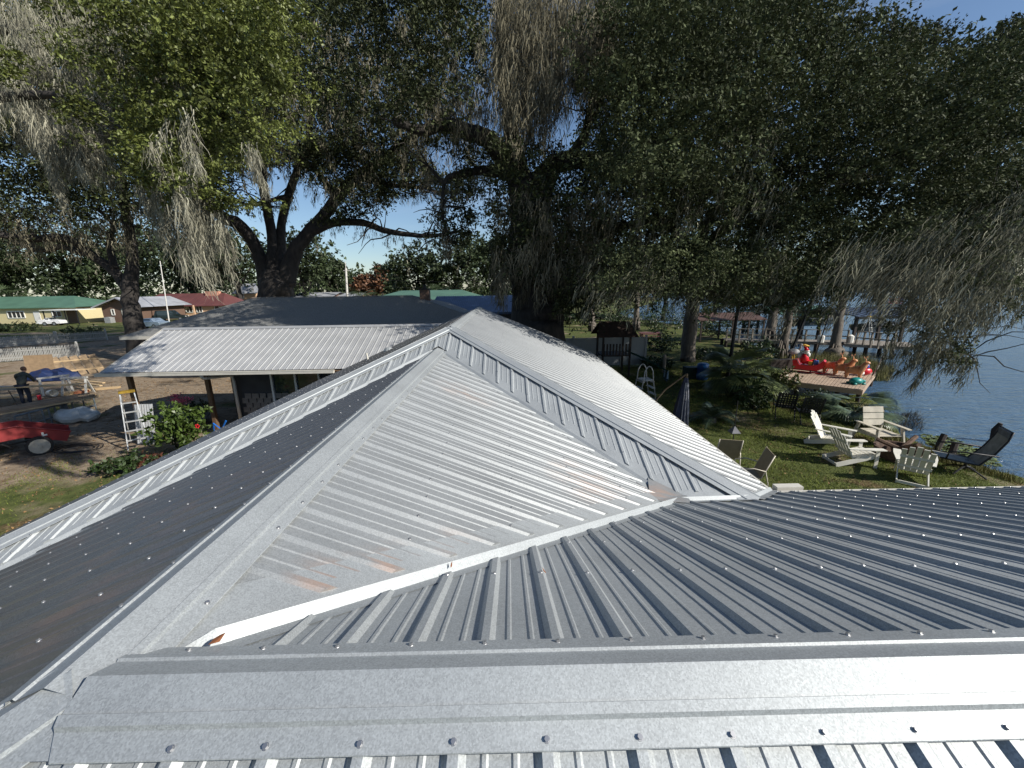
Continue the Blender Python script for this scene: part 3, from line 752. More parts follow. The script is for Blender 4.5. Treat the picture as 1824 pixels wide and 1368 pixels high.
t.limb([(900, 305, D3, .35), (850, 305, D3, .2), (800, 315, D3, .13), (790, 325, D3, .1), (758, 290, D3, .05)])
t.limb([(790, 325, D3, .08), (788, 380, D3, .08), (800, 430, D3, .05)])
t.foliage(fill([(880, 245), (1060, 270), (1085, 400), (1060, 560), (985, 560), (960, 500), (895, 500), (870, 400)], D3-4, D3+3, 620, GAPS), .8, 50, .085, flat=.7)
t.foliage(boughs([(520, -40), (880, -40), (870, 120), (760, 190), (600, 200), (520, 120)], 14, 20, 520, GAPS, 10, 1.3, .35), .65, 46, .085, flat=.6)
t.foliage(boughs([(1040, 60), (1120, 0), (1160, 200), (1120, 300), (1030, 320)], 15, 20, 260, GAPS, 9, 1.2, .35), .7, 46, .085, flat=.6)
t.foliage(fill([(760, 365), (845, 370), (845, 425), (790, 445)], D3-.5, D3+1, 26), .5, 44, .08)
t.foliage(fill([(770, 215), (870, 255), (850, 340), (800, 330), (830, 290), (760, 260)], D3-2, D3, 34), .5, 44, .08)
A = fill([(880, -60), (1100, -60), (1085, 110), (890, 150)], D3-4, D3-.5, 460); t.hang(A, lens_(len(A), 1.0, 4.2), strands=18, wd=.02, lean=(-.10, .0), spread=.2, seg=6)
A = fill([(890, 120), (990, 100), (1000, 200), (900, 230)], D3-3, D3-.5, 50); t.hang(A, lens_(len(A), 1.0, 3.0), strands=14, wd=.02, lean=(-.10, .0), spread=.2, seg=6)
A = fill([(890, 330), (1100, 330), (1080, 480), (880, 470)], D3-4.2, D3-1, 190); t.hang(A, lens_(len(A), .8, 2.8), strands=16, wd=.022, lean=(-.14, 0), spread=.2, seg=5)
A = fill([(730, 120), (880, 80), (880, 200), (760, 200)], D3-3, D3+1, 90); t.hang(A, lens_(len(A), .6, 2.4), strands=12, wd=.022, lean=(-.05, 0), spread=.2)
for p, r in t.paths[1:]:
    q = p[rng.integers(len(p)//6, len(p), 30)]; t.hang(q, lens_(len(q), .4, 1.5), strands=10, wd=.02, spread=.2, lean=(-.08, 0))
t.twigs(110, 2.0, .025); t.done()

# ---- 5. lakeside oak whose crown fills the right of the picture
b5 = at(1226, 643, 0)
def dep(P): return float((np.asarray(P)-CAM)@FW)
d5 = dep(b5)
t = Tree('live_oak', 'huge grey-green lakeside live oak, wind-blown moss trailing under its crown at right', b5, bark_l, leaf_grey, mat('spanish_moss_dark', (.165, .16, .115), .95, var=.5, scale=1.5, island=.5, trans=.1, spec=.1))
t.limb([(1224, 646, d5, .55), (1225, 634, d5, .46), (1228, 590, d5, .46), (1235, 540, d5, .42), (1240, 490, d5-.5, .4), (1245, 440, d5-1.5, .36), (1270, 380, d5-3, .3), (1330, 320, d5-6, .2)], 'trunk', n=14)
t.bk = bark
t.limb([(1238, 500, d5, .4), (1300, 535, d5-2, .34), (1360, 532, d5-4, .3), (1440, 522, d5-7, .26), (1530, 500, d5-10, .2), (1640, 475, d5-12.5, .14), (1740, 430, d5-14, .09), (1830, 370, d5-15, .05)])
t.limb([(1440, 522, d5-7, .2), (1540, 465, d5-10, .14), (1640, 440, d5-12, .1), (1760, 455, d5-13, .06), (1830, 440, d5-13.5, .04)])
t.limb([(1240, 470, d5, .36), (1190, 395, d5-3, .3), (1130, 400, d5-5, .24), (1060, 412, d5-6, .16)])
t.limb([(1245, 450, d5-1, .34), (1330, 375, d5-5, .26), (1420, 340, d5-8, .2), (1520, 300, d5-10, .14), (1640, 260, d5-12, .09), (1760, 200, d5-12, .05)])
t.limb([(1530, 500, d5-10, .12), (1600, 520, d5-11, .09), (1660, 560, d5-12, .06), (1700, 610, d5-12.5, .03), (1735, 640, d5-12.6, .02)])
big = [(1090, -40), (1492, -40), (1470, 22), (1462, 45), (1520, 36), (1560, 30), (1600, 42), (1650, 50), (1668, 85), (1700, 92), (1735, 74), (1765, 72), (1790, 48), (1860, 20), (1860, 330), (1700, 400), (1560, 470), (1400, 500), (1240, 520), (1080, 500), (1050, 420), (1060, 300), (1120, 250), (1080, 120)]
t.foliage(boughs([(x, y+24) for x, y in big], 12.5, 19, 2600, (), 11, 1.25, .32), .60, 100, .056, flat=.5)
t.foliage(fill(big, 17, 25, 1500), 1.3, 50, .14, flat=.7)
t.foliage(boughs([(1110, -40), (1430, -40), (1400, 250), (1200, 350), (1100, 300)], 10.5, 14, 420, (), 10, 1.0, .28), .5, 60, .06, flat=.6)
t.foliage(fill([(1050, 430), (1300, 450), (1560, 430), (1800, 330), (1860, 420), (1700, 480), (1480, 505), (1200, 520), (1050, 510)], 11, 19, 700), .45, 46, .05, flat=.6)
t.foliage(boughs([(1470, 60), (1860, 80), (1860, 380), (1700, 360), (1500, 220)], 10.5, 13.5, 420, (), 10, .95, .26), .45, 60, .055, flat=.6)
t.foliage(boughs([(1600, 400), (1860, 340), (1860, 520), (1780, 560), (1640, 530), (1560, 480)], 10.5, 14, 330, (), 9, .8, .22), .36, 60, .042, flat=.5)
A = fill([(1620, 470), (1860, 400), (1860, 530), (1780, 560), (1660, 560)], 10, 13, 120); t.hang(A, lens_(len(A), .5, 1.3), strands=22, wd=.012, lean=(-.5, -.1), spread=.14)
# upright shoots along the top edge
sh = MB()
for k in range(90):
    x = rng.uniform(1440, 1840); yt = np.interp(x, [1440, 1470, 1560, 1660, 1700, 1760, 1840], [30, 40, 32, 62, 88, 72, 30])
    a = atd(x, yt+25, rng.uniform(12, 16)); h = rng.uniform(.3, 1.0); b_ = a+np.array([rng.uniform(-.1, .35)*h, rng.uniform(-.1, .1), h])
    sh.tube([tuple(a), tuple(b_)], [.012, .004], 4, cap=False)
    t.foliage(np.array([a+(b_-a)*q for q in (.1, .35, .6, .85)]), .11, 13, .05)
obj('shoots', sh, bark, t.root, world=True, kind='stuff')
t.foliage(fill([(1560, 380), (1860, 330), (1860, 480), (1760, 520), (1620, 500)], 10.5, 14, 150), .38, 44, .042, flat=.6)
t.foliage(fill([(1570, 560), (1700, 545), (1730, 580), (1735, 655), (1700, 640), (1650, 650), (1640, 600), (1575, 595)], 12, 14, 60), .3, 44, .05, flat=.8)
lo = [(1050, 450), (1300, 470), (1480, 440), (1620, 420), (1800, 330), (1860, 400), (1800, 450), (1640, 490), (1440, 505), (1250, 520), (1050, 500)]
A = fill(lo, 12, 22, 430); t.hang(A, lens_(len(A), .6, 1.8), strands=13, wd=.016, lean=(-.55, -.05), spread=.2, seg=6)
A = fill([(1500, 430), (1860, 300), (1860, 470), (1760, 530), (1640, 520), (1560, 490)], 9.5, 13, 200); t.hang(A, lens_(len(A), .6, 1.9), strands=14, wd=.012, lean=(-.75, -.1), spread=.18, seg=6)
A = fill([(1060, 230), (1420, 200), (1420, 420), (1060, 470)], 12, 17, 150); t.hang(A, lens_(len(A), .6, 2.0), strands=14, wd=.016, lean=(-.22, 0), spread=.2, seg=5)
A = fill([(1560, 590), (1740, 590), (1740, 630), (1580, 620)], 12, 13.5, 50); t.hang(A, lens_(len(A), .5, 1.5), strands=14, wd=.014, lean=(-.25, 0), spread=.15, seg=5)
A = np.array([atd(x, y, 12.5) for x, y in ((1690, 590), (1670, 600), (1650, 595), (1600, 590), (1372, 225), (1374, 235), (1370, 230))]); t.hang(A, [2.3, 1.9, 1.6, 1.3, 1.1, 1.0, 1.0], strands=34, wd=.014, lean=(-.42, 0), spread=.06, seg=7)
for p, r in t.paths[1:]:
    q = p[rng.integers(len(p)//6, len(p), 40)]; t.hang(q, lens_(len(q), .4, 1.3), strands=12, wd=.014, spread=.15, lean=(-.5, 0), seg=5)
t.twigs(260, 2.2, .016, up=.6); t.done()

# ---- 6. bald cypresses standing along the shore
def cypress(x, yb, top, r, label, x2=None, zb=0., flare=2.4, foli=True, name='cypress_tree'):
    b = at(x, yb, zb); d = dep(b); x2 = x2 or x
    t = Tree(name, label, b, bark_l, leaf_far, moss_d, group=None)
    tp = atd(x2, top, d)
    pts = [b-np.array([0, 0, .5]), b+(tp-b)*.02, b+(tp-b)*.07, b+(tp-b)*.16, b+(tp-b)*.5, tp]
    t.world_limb(pts, [r*flare, r*flare*.9, r*1.6, r*1.15, r*.9, r*.7])
    mb = MB()
    for k in range(9):
        a = 2*math.pi*k/9+rng.uniform(-.2, .2); h = r*rng.uniform(2.2, 4.2)
        mb.tube([tuple(b+np.array([math.cos(a)*r*flare*1.15, math.sin(a)*r*flare*1.15, -.3])), tuple(b+np.array([math.cos(a)*r*1.4, math.sin(a)*r*1.4, h*.4])), tuple(b+(tp-b)*.03+np.array([math.cos(a)*r*.7, math.sin(a)*r*.7, h]))], [r*.42, r*.3, r*.12], 6)
    obj('root_flare', mb, bark_l, t.root, world=True, smooth=True)
    A = np.array([b+(tp-b)*q for q in rng.uniform(.45, 1, 26)])+rng.normal(size=(26, 3))*np.array([r*2, r*1, .2]); t.hang(A, lens_(26, .8, 2.6), strands=10, wd=.03, lean=(-.4, 0), spread=.25)
    t.done(); return t
cypress(1484, 636, 470, .29, 'bald cypress with widely flared ribbed base standing at the water edge by the jetty', 1512, SHZ, 2.9)
cypress(1368, 618, 480, .36, 'pinkish cypress trunk just left of the ornament deck, the left of two close trunks', 1392, -.1, 1.6)
cypress(1392, 636, 500, .26, 'thin leaning cypress trunk just left of the ornament deck, the right of two close trunks', 1418, -.1, 1.5)
cypress(1133, 588, 430, .28, 'slim pale trunk in the neighbouring lawn beyond the playhouse', 1138, 0, 1.3)
cypress(1055, 590, 430, .28, 'slim pale trunk in the neighbouring lawn right of the massive oak', 1052, 0, 1.3)
cypress(1563, 566, 500, .2, 'thin post-like cypress behind the boathouse', 1568, SHZ, 1.4)

# ---- 7. trees beyond, each with its own crown
def back_tree(x, yb, yt, d, wpx, leafm, label, name='background_tree', moss=8, lowest=.25):
    b = atd(x, yb, d); b[2] = 0; top = atd(x, yt, d); h = top[2]; Rw = wpx/FPX*d/2
    t = Tree(name, label, b, bark, leafm, moss_d)
    t.world_limb([b-np.array([0, 0, .2]), b+np.array([.2, 0, h*.3]), b+np.array([rng.uniform(-.1, .1)*Rw, 0, h*.7])], [h*.035, h*.025, h*.012], n=8)
    for k in range(3):
        a = rng.uniform(0, 6.28); t.world_limb([b+np.array([.1, 0, h*rng.uniform(.2, .35)]), b+np.array([math.cos(a)*Rw*.4, math.sin(a)*Rw*.4, h*.55]), b+np.array([math.cos(a)*Rw*.7, math.sin(a)*Rw*.6, h*.75])], [h*.016, h*.01, h*.005], name='branch', n=6)
    n = int(44+wpx*.35)
    g = rng.normal(size=(n, 3)); g /= np.linalg.norm(g, axis=1)[:, None]; g *= (rng.random(n)**.4)[:, None]
    lz = lowest*h; C = b+np.array([0, 0, (h+lz)/2])+g*np.array([Rw, Rw*.8, (h-lz)/2])*rng.uniform(.85, 1.08, (n, 1))
    sz = max(.10, d*.0042)
    t.foliage(C, Rw*.26+.3, 64, sz, flat=.75, asp=.6)
    if moss:
        A = C[rng.integers(0, n, moss*3)]; t.hang(A, lens_(len(A), h*.08, h*.25), strands=7, wd=d*.0009, spread=.35)
    t.done()
spec = [
 (30, 575, 400, 98, 190, 'far', 0), (140, 570, 410, 100, 170, 'far', 1), (250, 568, 395, 102, 190, 'far', 2), (350, 560, 415, 100, 150, 'far', 3), (430, 555, 400, 92, 140, 'far', 4),
 (-40, 560, 360, 85, 160, 'far', 5), (545, 560, 405, 62, 130, 'far', 6), (600, 550, 450, 68, 60, 'far', 7),
 (650, 540, 492, 150, 44, 'brown', 8), (682, 540, 474, 140, 40, 'brown', 9), (628, 545, 500, 160, 40, 'far', 10), (712, 540, 492, 130, 50, 'far', 11),
 (745, 545, 440, 82, 120, 'far', 12), (815, 545, 424, 80, 130, 'far', 13), (880, 550, 418, 84, 110, 'far', 14),
 (1010, 575, 430, 60, 120, 'far', 15), (1100, 575, 440, 70, 130, 'far', 16), (1180, 575, 450, 62, 110, 'far', 17), (1270, 580, 440, 64, 130, 'far', 18), (1360, 580, 460, 75, 110, 'far', 19)]
LBL = ['behind the yellow house at far left', 'behind the screened porch of the yellow house', 'behind the brown gabled house', 'behind the maroon roofed house, left part', 'behind the chimney of the maroon roofed house',
 'at the far left edge above the green roof', 'behind the forked limbs of the wide oak', 'left of the white utility pole',
 'rust brown, just right of the white utility pole', 'rust brown and taller, above the far green roof', 'small, right behind the white utility pole', 'low, between the brown crowns and the mossy row',
 'mossy, left one above the green roof', 'mossy, middle one above the chimney', 'mossy, next to the massive trunk',
 'right beyond the massive trunk', 'beyond the pale vinyl fence', 'beyond the neighbouring lawn', 'behind the lakeside oak trunk', 'behind the shore cypresses']
for (x, yb, yt, d, wp, kd, i), lb in zip(spec, LBL):
    back_tree(x, yb, yt, d, wp, leaf_brown if kd == 'brown' else leaf_far, ('rust brown tree ' + lb.replace('rust brown, ', '').replace('rust brown and taller, ', 'and taller, ')) if kd == 'brown' else 'green background tree ' + lb, moss=0 if kd == 'brown' else 8)
# far shore wood, one mass
C = []
for k in range(420):
    x = rng.uniform(60, 900); y = 330+rng.uniform(-6, 14); C.append((x, y, rng.uniform(1, 10)))
V, F = leaf_mesh(np.array(C), 5., 40, 1.0, asp=.7)
o = obj('far_shore_wood', rawmesh('far_shore_wood', V, F), leaf_far, kind='stuff'); tag(o, 'dark wood along the far shore of the lake', 'wood')
C = []
for k in range(700):
    x = rng.uniform(-260, 90); y = 175+rng.uniform(-8, 20)-abs(x)*.15; C.append((x, y, rng.uniform(1, 13 if x < -40 or x > 10 else 5)))
V, F = leaf_mesh(np.array(C), 3.6, 40, .7, asp=.7)
o = obj('distant_wood', rawmesh('distant_wood', V, F), leaf_far, kind='stuff'); tag(o, 'distant wood behind the street houses', 'wood')

# ================================================================ BUILDINGS BEYOND
def Mx(p): return Vector(tuple(float(v) for v in p))
# ---- porch wing: ribbed roof sloping to the camera, posts, shake wall, window, downspout
wing = thing('porch_wing', 'low house wing with pale ribbed metal roof, open porch corner and shake wall', 'building', (-8, 12, 0))
KE = at(180, 664, 2.5)[1]; KX0 = at(180, 664, 2.5)[0]; KX1 = -1.2
KR = 14.75; KZ = 2.5+S*(KR-KE)
def wobj(n, mb, m, **k): return obj(n, mb, m, wing, world=True, **k)
metal_k = sheet_metal('galvalume_wing', c=(.46, .465, .465), rough=.46)
kn = len(house.children)
class _W: pass
def slope_to(root, *a, **k):
    before = set(o.name for o in house.children); slope(house, *a, **k)
    M = INV[root]
    for o in list(house.children):
        if o.name not in before: o.data.transform(M); o.parent = root
KO = (0, KR, KZ)
slope_to(wing, KO, (1, 0, 0), ES, lambda u: .12/c_, lambda u: (KR-KE)/c_, KX0, KX1, KX0+.04, metal_k)
slope_to(wing, (0, KR, KZ), (1, 0, 0), (0, c_, -S*c_), lambda u: .12/c_, lambda u: 2.6/c_, KX0, KX1, KX0+.04, metal_k)
mb = MB(); P0 = Vector((KX0, KR, KZ)); cs = [(-.16, -.16*S+.022), (0, .035), (.16, -.16*S+.022)]
for X in (KX0, KX1):
    for a, h in cs: mb.v.append((X, KR+a, KZ+h))
mb.f += [(0, 1, 4, 3), (1, 2, 5, 4)]; wobj('ridge_cap', mb, metal_k)
mb = MB()      # the two rake edges and the white eave trim
mb.beam((KX0-.02, KE, 2.47), (KX0-.02, KR, KZ-.03), .03, .1); wobj('rake_trim', mb, trim)
mb = MB(); mb.box(((KX0-4.6)/2, KE-.05, 2.43), (-4.6-KX0+.3, .11, .10)); mb.box(((KX0-4.6)/2, KE-.10, 2.475), (-4.6-KX0+.36, .02, .02)); wobj('gutter', mb, trim)
mb = MB(); mb.poly([(KX0+.02, KE, 2.44), (KX1, KE, 2.44), (KX1, KR, KZ-.1), (KX0+.02, KR, KZ-.1)], .02, (0, 0, -1)); wobj('soffit', mb, mat('brown_wood', (.13, .08, .045), .7, scale=4))
pw = at(432, 740, 0.4); WX = atY(425, 690, KE+1.2)[0]; WY = KE+1.2
brown_post = mat('post_wood', (.13, .08, .045), .7, scale=5, bump=.3, stretch=(4, 4, .5))
dark = mat('dark_void', (.012, .012, .013), .8)
dk = mat('charcoal_siding', (.035, .037, .042), .7, var=.2, scale=3)
mb = MB(); mb.box(((WX-4.4)/2, WY+1.6, 1.15), (-4.4-WX, 3.1, 2.3)); wobj('wall', mb, dk)
mb = MB(); mb.box(((KX0+WX)/2+1.2, KR-.4, 1.2), (WX-KX0-2.6, .12, 2.4)); wobj('porch_back_wall', mb, dk)
for X, Y in ((atY(235, 690, KE+.45)[0], KE+.45), (atY(378, 720, WY-.2)[0], WY-.2)):
    mb = MB(); mb.box((X, Y, 1.22), (.13, .13, 2.44)); wobj('post', mb, brown_post)
# shakes on the lower wall, each one proud of the next
mb0 = MB(); mb0.box((0, 0, 0), (.26, .018, .19)); mshk = bpy.data.meshes.new('shingle'); mshk.from_pydata(mb0.v, [], mb0.f); mshk.materials.append(shake)
for r_ in range(8):
    x = WX+.14+(r_ % 2)*.13
    while x < WX+3.6:
        o = bpy.data.objects.new('shingle', mshk); COL.objects.link(o); o.parent = wing
        p = INV[wing]@Vector((x, WY+.04-.012*(r_ % 2)-random.uniform(0, .012), .12+r_*.17)); o.location = p
        o.rotation_euler = (rad(-4), random.uniform(-.03, .03), 0); o.scale = (random.uniform(.75, 1.02), 1, random.uniform(.95, 1.05)); x += .27
white = mat('white_paint', (.74, .73, .68), .45, var=.05)
glass = mat('window_glass', (.02, .03, .035), .06, var=.1, spec=.8)
fr = atY(492, 720, WY+.03)[0]; fr2 = fr+1.7
mb = MB(); zt = 2.22; zb_ = .95
for a, b_ in (((fr, zb_), (fr, zt)), ((fr2, zb_), (fr2, zt)), ((fr, zt), (fr2, zt)), ((fr, zb_), (fr2, zb_)), (((fr+fr2)/2, zb_), ((fr+fr2)/2, zt))):
    mb.beam((a[0], WY+.0, a[1]), (b_[0], WY+.0, b_[1]), .07, .10, up=(0, 1, 0))
wf = wobj('window', mb, white)
mb = MB(); mb.box(((fr+fr2)/2, WY+.03, (zt+zb_)/2), (fr2-fr-.08, .02, zt-zb_-.08)); obj('pane', mb, glass, wf, world=True)
dx = WX-.05
mb = MB(); mb.tube([(dx-.28, KE-.02, 2.4), (dx-.26, KE+.05, 2.25), (dx-.02, WY-.14, 2.12), (dx, WY-.12, 1.9), (dx+.0, WY-.12, .1)], .055, 8); wobj('downspout', mb, trim, smooth=True)

# ---- grey shingled house with hip roof
shingle = mat('asphalt_shingle', (.27, .27, .26), .9, var=.4, scale=30, bump=.6, bscale=60, stretch=(1, 3, 1))
n_ = shingle.node_tree.nodes; 
hM = thing('shingled_house', 'long low house with grey asphalt shingle hip roof dappled by oak shade', 'house', (-10, 24, 0))
e0 = at(212, 600, 2.6); eY = float(e0[1]); eX = float(e0[0])
MR0 = atd(450, 531, 27.5); MR1 = atd(735, 527, 27.5); rz_ = float(MR0[2]); ry_ = float(MR0[1]); 
MX1 = 1.5
def quadgrid(a, b, c, d, n, m):
    """courses of shingles: each row lifts 1 cm over the next one down"""
    a, b, c, d = map(Vector, (a, b, c, d)); mb = MB(); nn = (b-a).cross(d-a).normalized(); nn = nn if nn.z > 0 else -nn
    for j in range(m):
        t0, t1 = j/m, (j+1)/m
        p = [a.lerp(d, t0)+nn*.022, b.lerp(c, t0)+nn*.022, b.lerp(c, t1)+nn*.002, a.lerp(d, t1)+nn*.002]
        mb.add(p, [(0, 1, 2, 3)]); mb.add([p[0], p[1], p[1]-nn*.02, p[0]-nn*.02], [(0, 3, 2, 1)])
    return mb
ctop = (eX+ (ry_-eY)*1.05, ry_, rz_)
f1 = quadgrid((eX, eY, 2.6), (MX1, eY, 2.6), (float(MR1[0]), ry_, rz_), (float(MR0[0]), ry_, rz_), 1, 62); obj('roof_slope', f1, shingle, hM, world=True)
f2 = quadgrid((eX, ry_+8.5, 2.6), (eX, eY, 2.6), (float(MR0[0]), ry_, rz_), (float(MR0[0])-.01, ry_+.02, rz_), 1, 50); obj('roof_slope', f2, shingle, hM, world=True)
f3 = quadgrid((MX1, eY, 2.6), (MX1, ry_+8.5, 2.6), (float(MR1[0])+.01, ry_+.02, rz_), (float(MR1[0]), ry_, rz_), 1, 50); obj('roof_slope', f3, shingle, hM, world=True)
f4 = quadgrid((MX1, ry_+8.5, 2.6), (eX, ry_+8.5, 2.6), (float(MR0[0]), ry_+.05, rz_), (float(MR1[0]), ry_+.05, rz_), 1, 50); obj('roof_slope', f4, shingle, hM, world=True)
mb = MB(); mb.beam((eX, eY, 2.52), (MX1, eY, 2.52), .03, .18); mb.beam((eX, eY, 2.52), (eX, ry_+8.5, 2.52), .03, .18); mb.poly([(eX+.05, eY+.05, 2.45), (MX1, eY+.05, 2.45), (MX1, ry_+8, 2.45), (eX+.05, ry_+8, 2.45)], .01, (0, 0, 1)); obj('fascia', mb, trim, hM, world=True)
mb = MB(); mb.box(((eX+MX1)/2, (eY+ry_+8.5)/2, 1.2), (MX1-eX-1.4, ry_+8.5-eY-1.4, 2.4)); obj('wall', mb, dk, hM, world=True)
mb = MB(); mb.beam((float(MR0[0]), ry_, rz_+.03), (float(MR1[0]), ry_, rz_+.03), .25, .03); obj('ridge_cap', mb, shingle, hM, world=True)
brickm = mat('chimney_brick', (.16, .10, .07), .85, var=.35, scale=18, bump=.5)
c0 = atd(757, 523, 27.2); mb = MB(); mb.box((c0[0], c0[1], c0[2]-.55), (.62, .62, 1.6)); ch = obj('chimney', mb, brickm, hM, world=True)
mb = MB(); mb.box((c0[0], c0[1], c0[2]+.29), (.7, .7, .08)); mb.tube([(c0[0], c0[1], c0[2]+.3), (c0[0], c0[1], c0[2]+.6)], .12, 8); obj('chimney_cap', mb, mat('black_metal', (.03, .03, .032), .5, .6), ch, world=True)

def gable(name, label, cat, base, xa, xb, ya, yb_, eave, ridge, roofm, wallm, hip=0., ribs=0, over=.5):
    """E-W ridge house"""
    t = thing(name, label, cat, base); yr = (ya+yb_)/2; mb = MB()
    v = [(xa-over, ya-over, eave), (xb+over, ya-over, eave), (xb+over-hip, yr, ridge), (xa-over+hip, yr, ridge), (xa-over, yb_+over, eave), (xb+over, yb_+over, eave)]
    mb.add(v, [(0, 1, 2, 3), (3, 2, 5, 4)]); 
    mb.add([(xa-over, ya-over, eave-.14), (xb+over, ya-over, eave-.14), (xb+over, ya-over, eave-.002), (xa-over, ya-over, eave-.002)], [(0, 1, 2, 3)])
    if hip > 0: mb.f += [(0, 3, 4), (1, 5, 2)]
    obj('roof', mb, roofm, t, world=True)
    if ribs:
        rb = MB(); x = xa-over+.1
        while x < xb+over:
            a = Vector((x, ya-over, eave+.02)); zt_ = ridge; top = Vector((x, yr, ridge+.02))
            if hip > 0:
                k = min(1, (x-(xa-over))/hip, ((xb+over)-x)/hip); top = a.lerp(top, max(.02, k))
            rb.beam(a, top, .05, .05); x += ribs
        obj('ribs', rb, roofm, t, world=True, kind='stuff')
    mb = MB(); mb.box(((xa+xb)/2, yr, eave/2-.05), (xb-xa, yb_-ya, eave-.1)); 
    if hip == 0:
        mb.add([(xa, ya, eave-.1), (xa, yb_, eave-.1), (xa, yr, ridge-.15)], [(0, 2, 1)]); mb.add([(xb, ya, eave-.1), (xb, yb_, eave-.1), (xb, yr, ridge-.15)], [(0, 1, 2)])
    obj('wall', mb, wallm, t, world=True); return t
def window(t, x0_, x1_, z0, z1, y, panes=1, fm=None):
    mb = MB(); f = .09
    for a, b_ in (((x0_, z0), (x0_, z1)), ((x1_, z0), (x1_, z1)), ((x0_, z0), (x1_, z0)), ((x0_, z1), (x1_, z1))): mb.beam((a[0], y, a[1]), (b_[0], y, b_[1]), .12, f*1.6, up=(0, 1, 0))
    for k in range(1, panes): X = x0_+(x1_-x0_)*k/panes; mb.beam((X, y, z0), (X, y, z1), .09, .1, up=(0, 1, 0))
    wf = obj('window', mb, fm or white, t, world=True)
    for k in range(panes):
        a = x0_+(x1_-x0_)*k/panes+.06; b_ = x0_+(x1_-x0_)*(k+1)/panes-.06
        mb = MB(); mb.box(((a+b_)/2, y+.03, (z0+z1)/2), (b_-a, .03, z1-z0-.1)); obj('pane', mb, glass, wf, world=True)
green = mat('green_metal', (.08, .16, .105), .5, .0, var=.15, scale=.6)
yellow = mat('cream_stucco', (.62, .53, .30), .8, var=.08)
maroon = mat('maroon_metal', (.12, .045, .042), .5, var=.15, scale=.5)
peach = mat('peach_stucco', (.58, .38, .24), .8, var=.08)
brownw = mat('brown_siding', (.14, .085, .06), .8, var=.15)
greyroof = mat('grey_roof', (.30, .31, .33), .6, var=.2, scale=.8)
blueroof = mat('blue_metal', (.05, .085, .17), .4, .3, var=.2, scale=2)
# yellow house with green roof
Y1 = float(at(60, 577, 0)[1]); fx = lambda px, Y: float(atY(px, 560, Y)[0])
xa, xb = fx(-150, Y1), fx(138, Y1)
zE = float(atY(60, 548, Y1-.6)[2]); zR = float(atY(60, 528, Y1+5)[2])
h = gable('yellow_house', 'cream yellow bungalow with green metal hip roof at the far left', 'house', (xa, Y1, 0), xa, xb, Y1, Y1+10, zE, zR, green, yellow, hip=5.5)
zf = lambda py, Y=None: float(atY(60, py, Y or Y1)[2])
window(h, fx(14, Y1), fx(44, Y1), zf(566), zf(554), Y1-.02, 4); window(h, fx(94, Y1), fx(110, Y1), zf(565), zf(555), Y1-.02, 2)
mb = MB(); mb.box((fx(66, Y1), Y1-.04, zf(566)), (1.1, .06, 2.1)); dr = obj('door', mb, white, h, world=True)
mb = MB(); mb.box(((fx(66, Y1)+.35), Y1-.1, zf(566)), (.07, .06, .12)); obj('handle', mb, steel, dr, world=True)
mb = MB(); xs_ = [fx(k, Y1-3) for k in (78, 96, 116, 137)]
for X in xs_: mb.box((X, Y1-3, 1.2), (.12, .12, 2.4))
obj('porch_post', mb, mat('black_metal', (.03, .03, .032), .5), h, world=True)
mb = MB(); mb.box(((xs_[0]+xs_[-1])/2, Y1-1.6, 2.45), (xs_[-1]-xs_[0]+.6, 3.4, .1)); obj('porch_roof', mb, white, h, world=True)
mb = MB(); mb.box((xb-.9, Y1-.03, 1.2), (1.8, .07, 2.3)); obj('brick_panel', mb, brickm, h, world=True)
# brown gabled house
Y2 = 72.
xa2, xb2 = fx(178, Y2), fx(246, Y2)
t = thing('brown_house', 'brown gabled house with grey roof between the yellow and maroon roofed houses', 'house', (xa2, Y2, 0))
pk = atY(212, 531, Y2); el = atY(180, 546, Y2); er = atY(248, 546, Y2)
mb = MB(); mb.add([(el[0], Y2, 0), (er[0], Y2, 0), (er[0], Y2, er[2]), (pk[0], Y2, pk[2]), (el[0], Y2, el[2])], [(0, 1, 2, 3, 4)]); mb.add([(er[0], Y2, 0), (er[0], Y2+10, 0), (er[0], Y2+10, er[2]), (er[0], Y2, er[2])], [(0, 1, 2, 3)]); obj('wall', mb, brownw, t, world=True)
mb = MB(); mb.add([(el[0]-1, Y2-.8, el[2]-.1), (pk[0], Y2-.8, pk[2]+.15), (pk[0], Y2+11, pk[2]+.15), (el[0]-1, Y2+11, el[2]-.1)], [(0, 1, 2, 3)]); mb.add([(pk[0], Y2-.8, pk[2]+.15), (er[0]+1, Y2-.8, er[2]-.1), (er[0]+1, Y2+11, er[2]-.1), (pk[0], Y2+11, pk[2]+.15)], [(0, 1, 2, 3)])
mb.beam((el[0]-1, Y2-.82, el[2]-.2), (pk[0], Y2-.82, pk[2]+.05), .06, .22); mb.beam((pk[0], Y2-.82, pk[2]+.05), (er[0]+1, Y2-.82, er[2]-.2), .06, .22); obj('roof', mb, greyroof, t, world=True)
window(t, fx(219, Y2), fx(227, Y2), .9, 2.3, Y2-.02, 1, trim); window(t, fx(200, Y2), fx(205, Y2), 1.3, 2.3, Y2-.02)
ac = MB(); p = (fx(193, Y2-1.2), Y2-1.2); ac.box((p[0], p[1], .5), (1, .9, 1.0)); ac.tube([(p[0], p[1], 1), (p[0], p[1], 1.04)], .38, 12); o = obj('air_conditioner', ac, mat('grey_metal', (.35, .36, .36), .5, .3)); tag(o, 'grey air conditioner unit beside the brown gabled house', 'air conditioner')
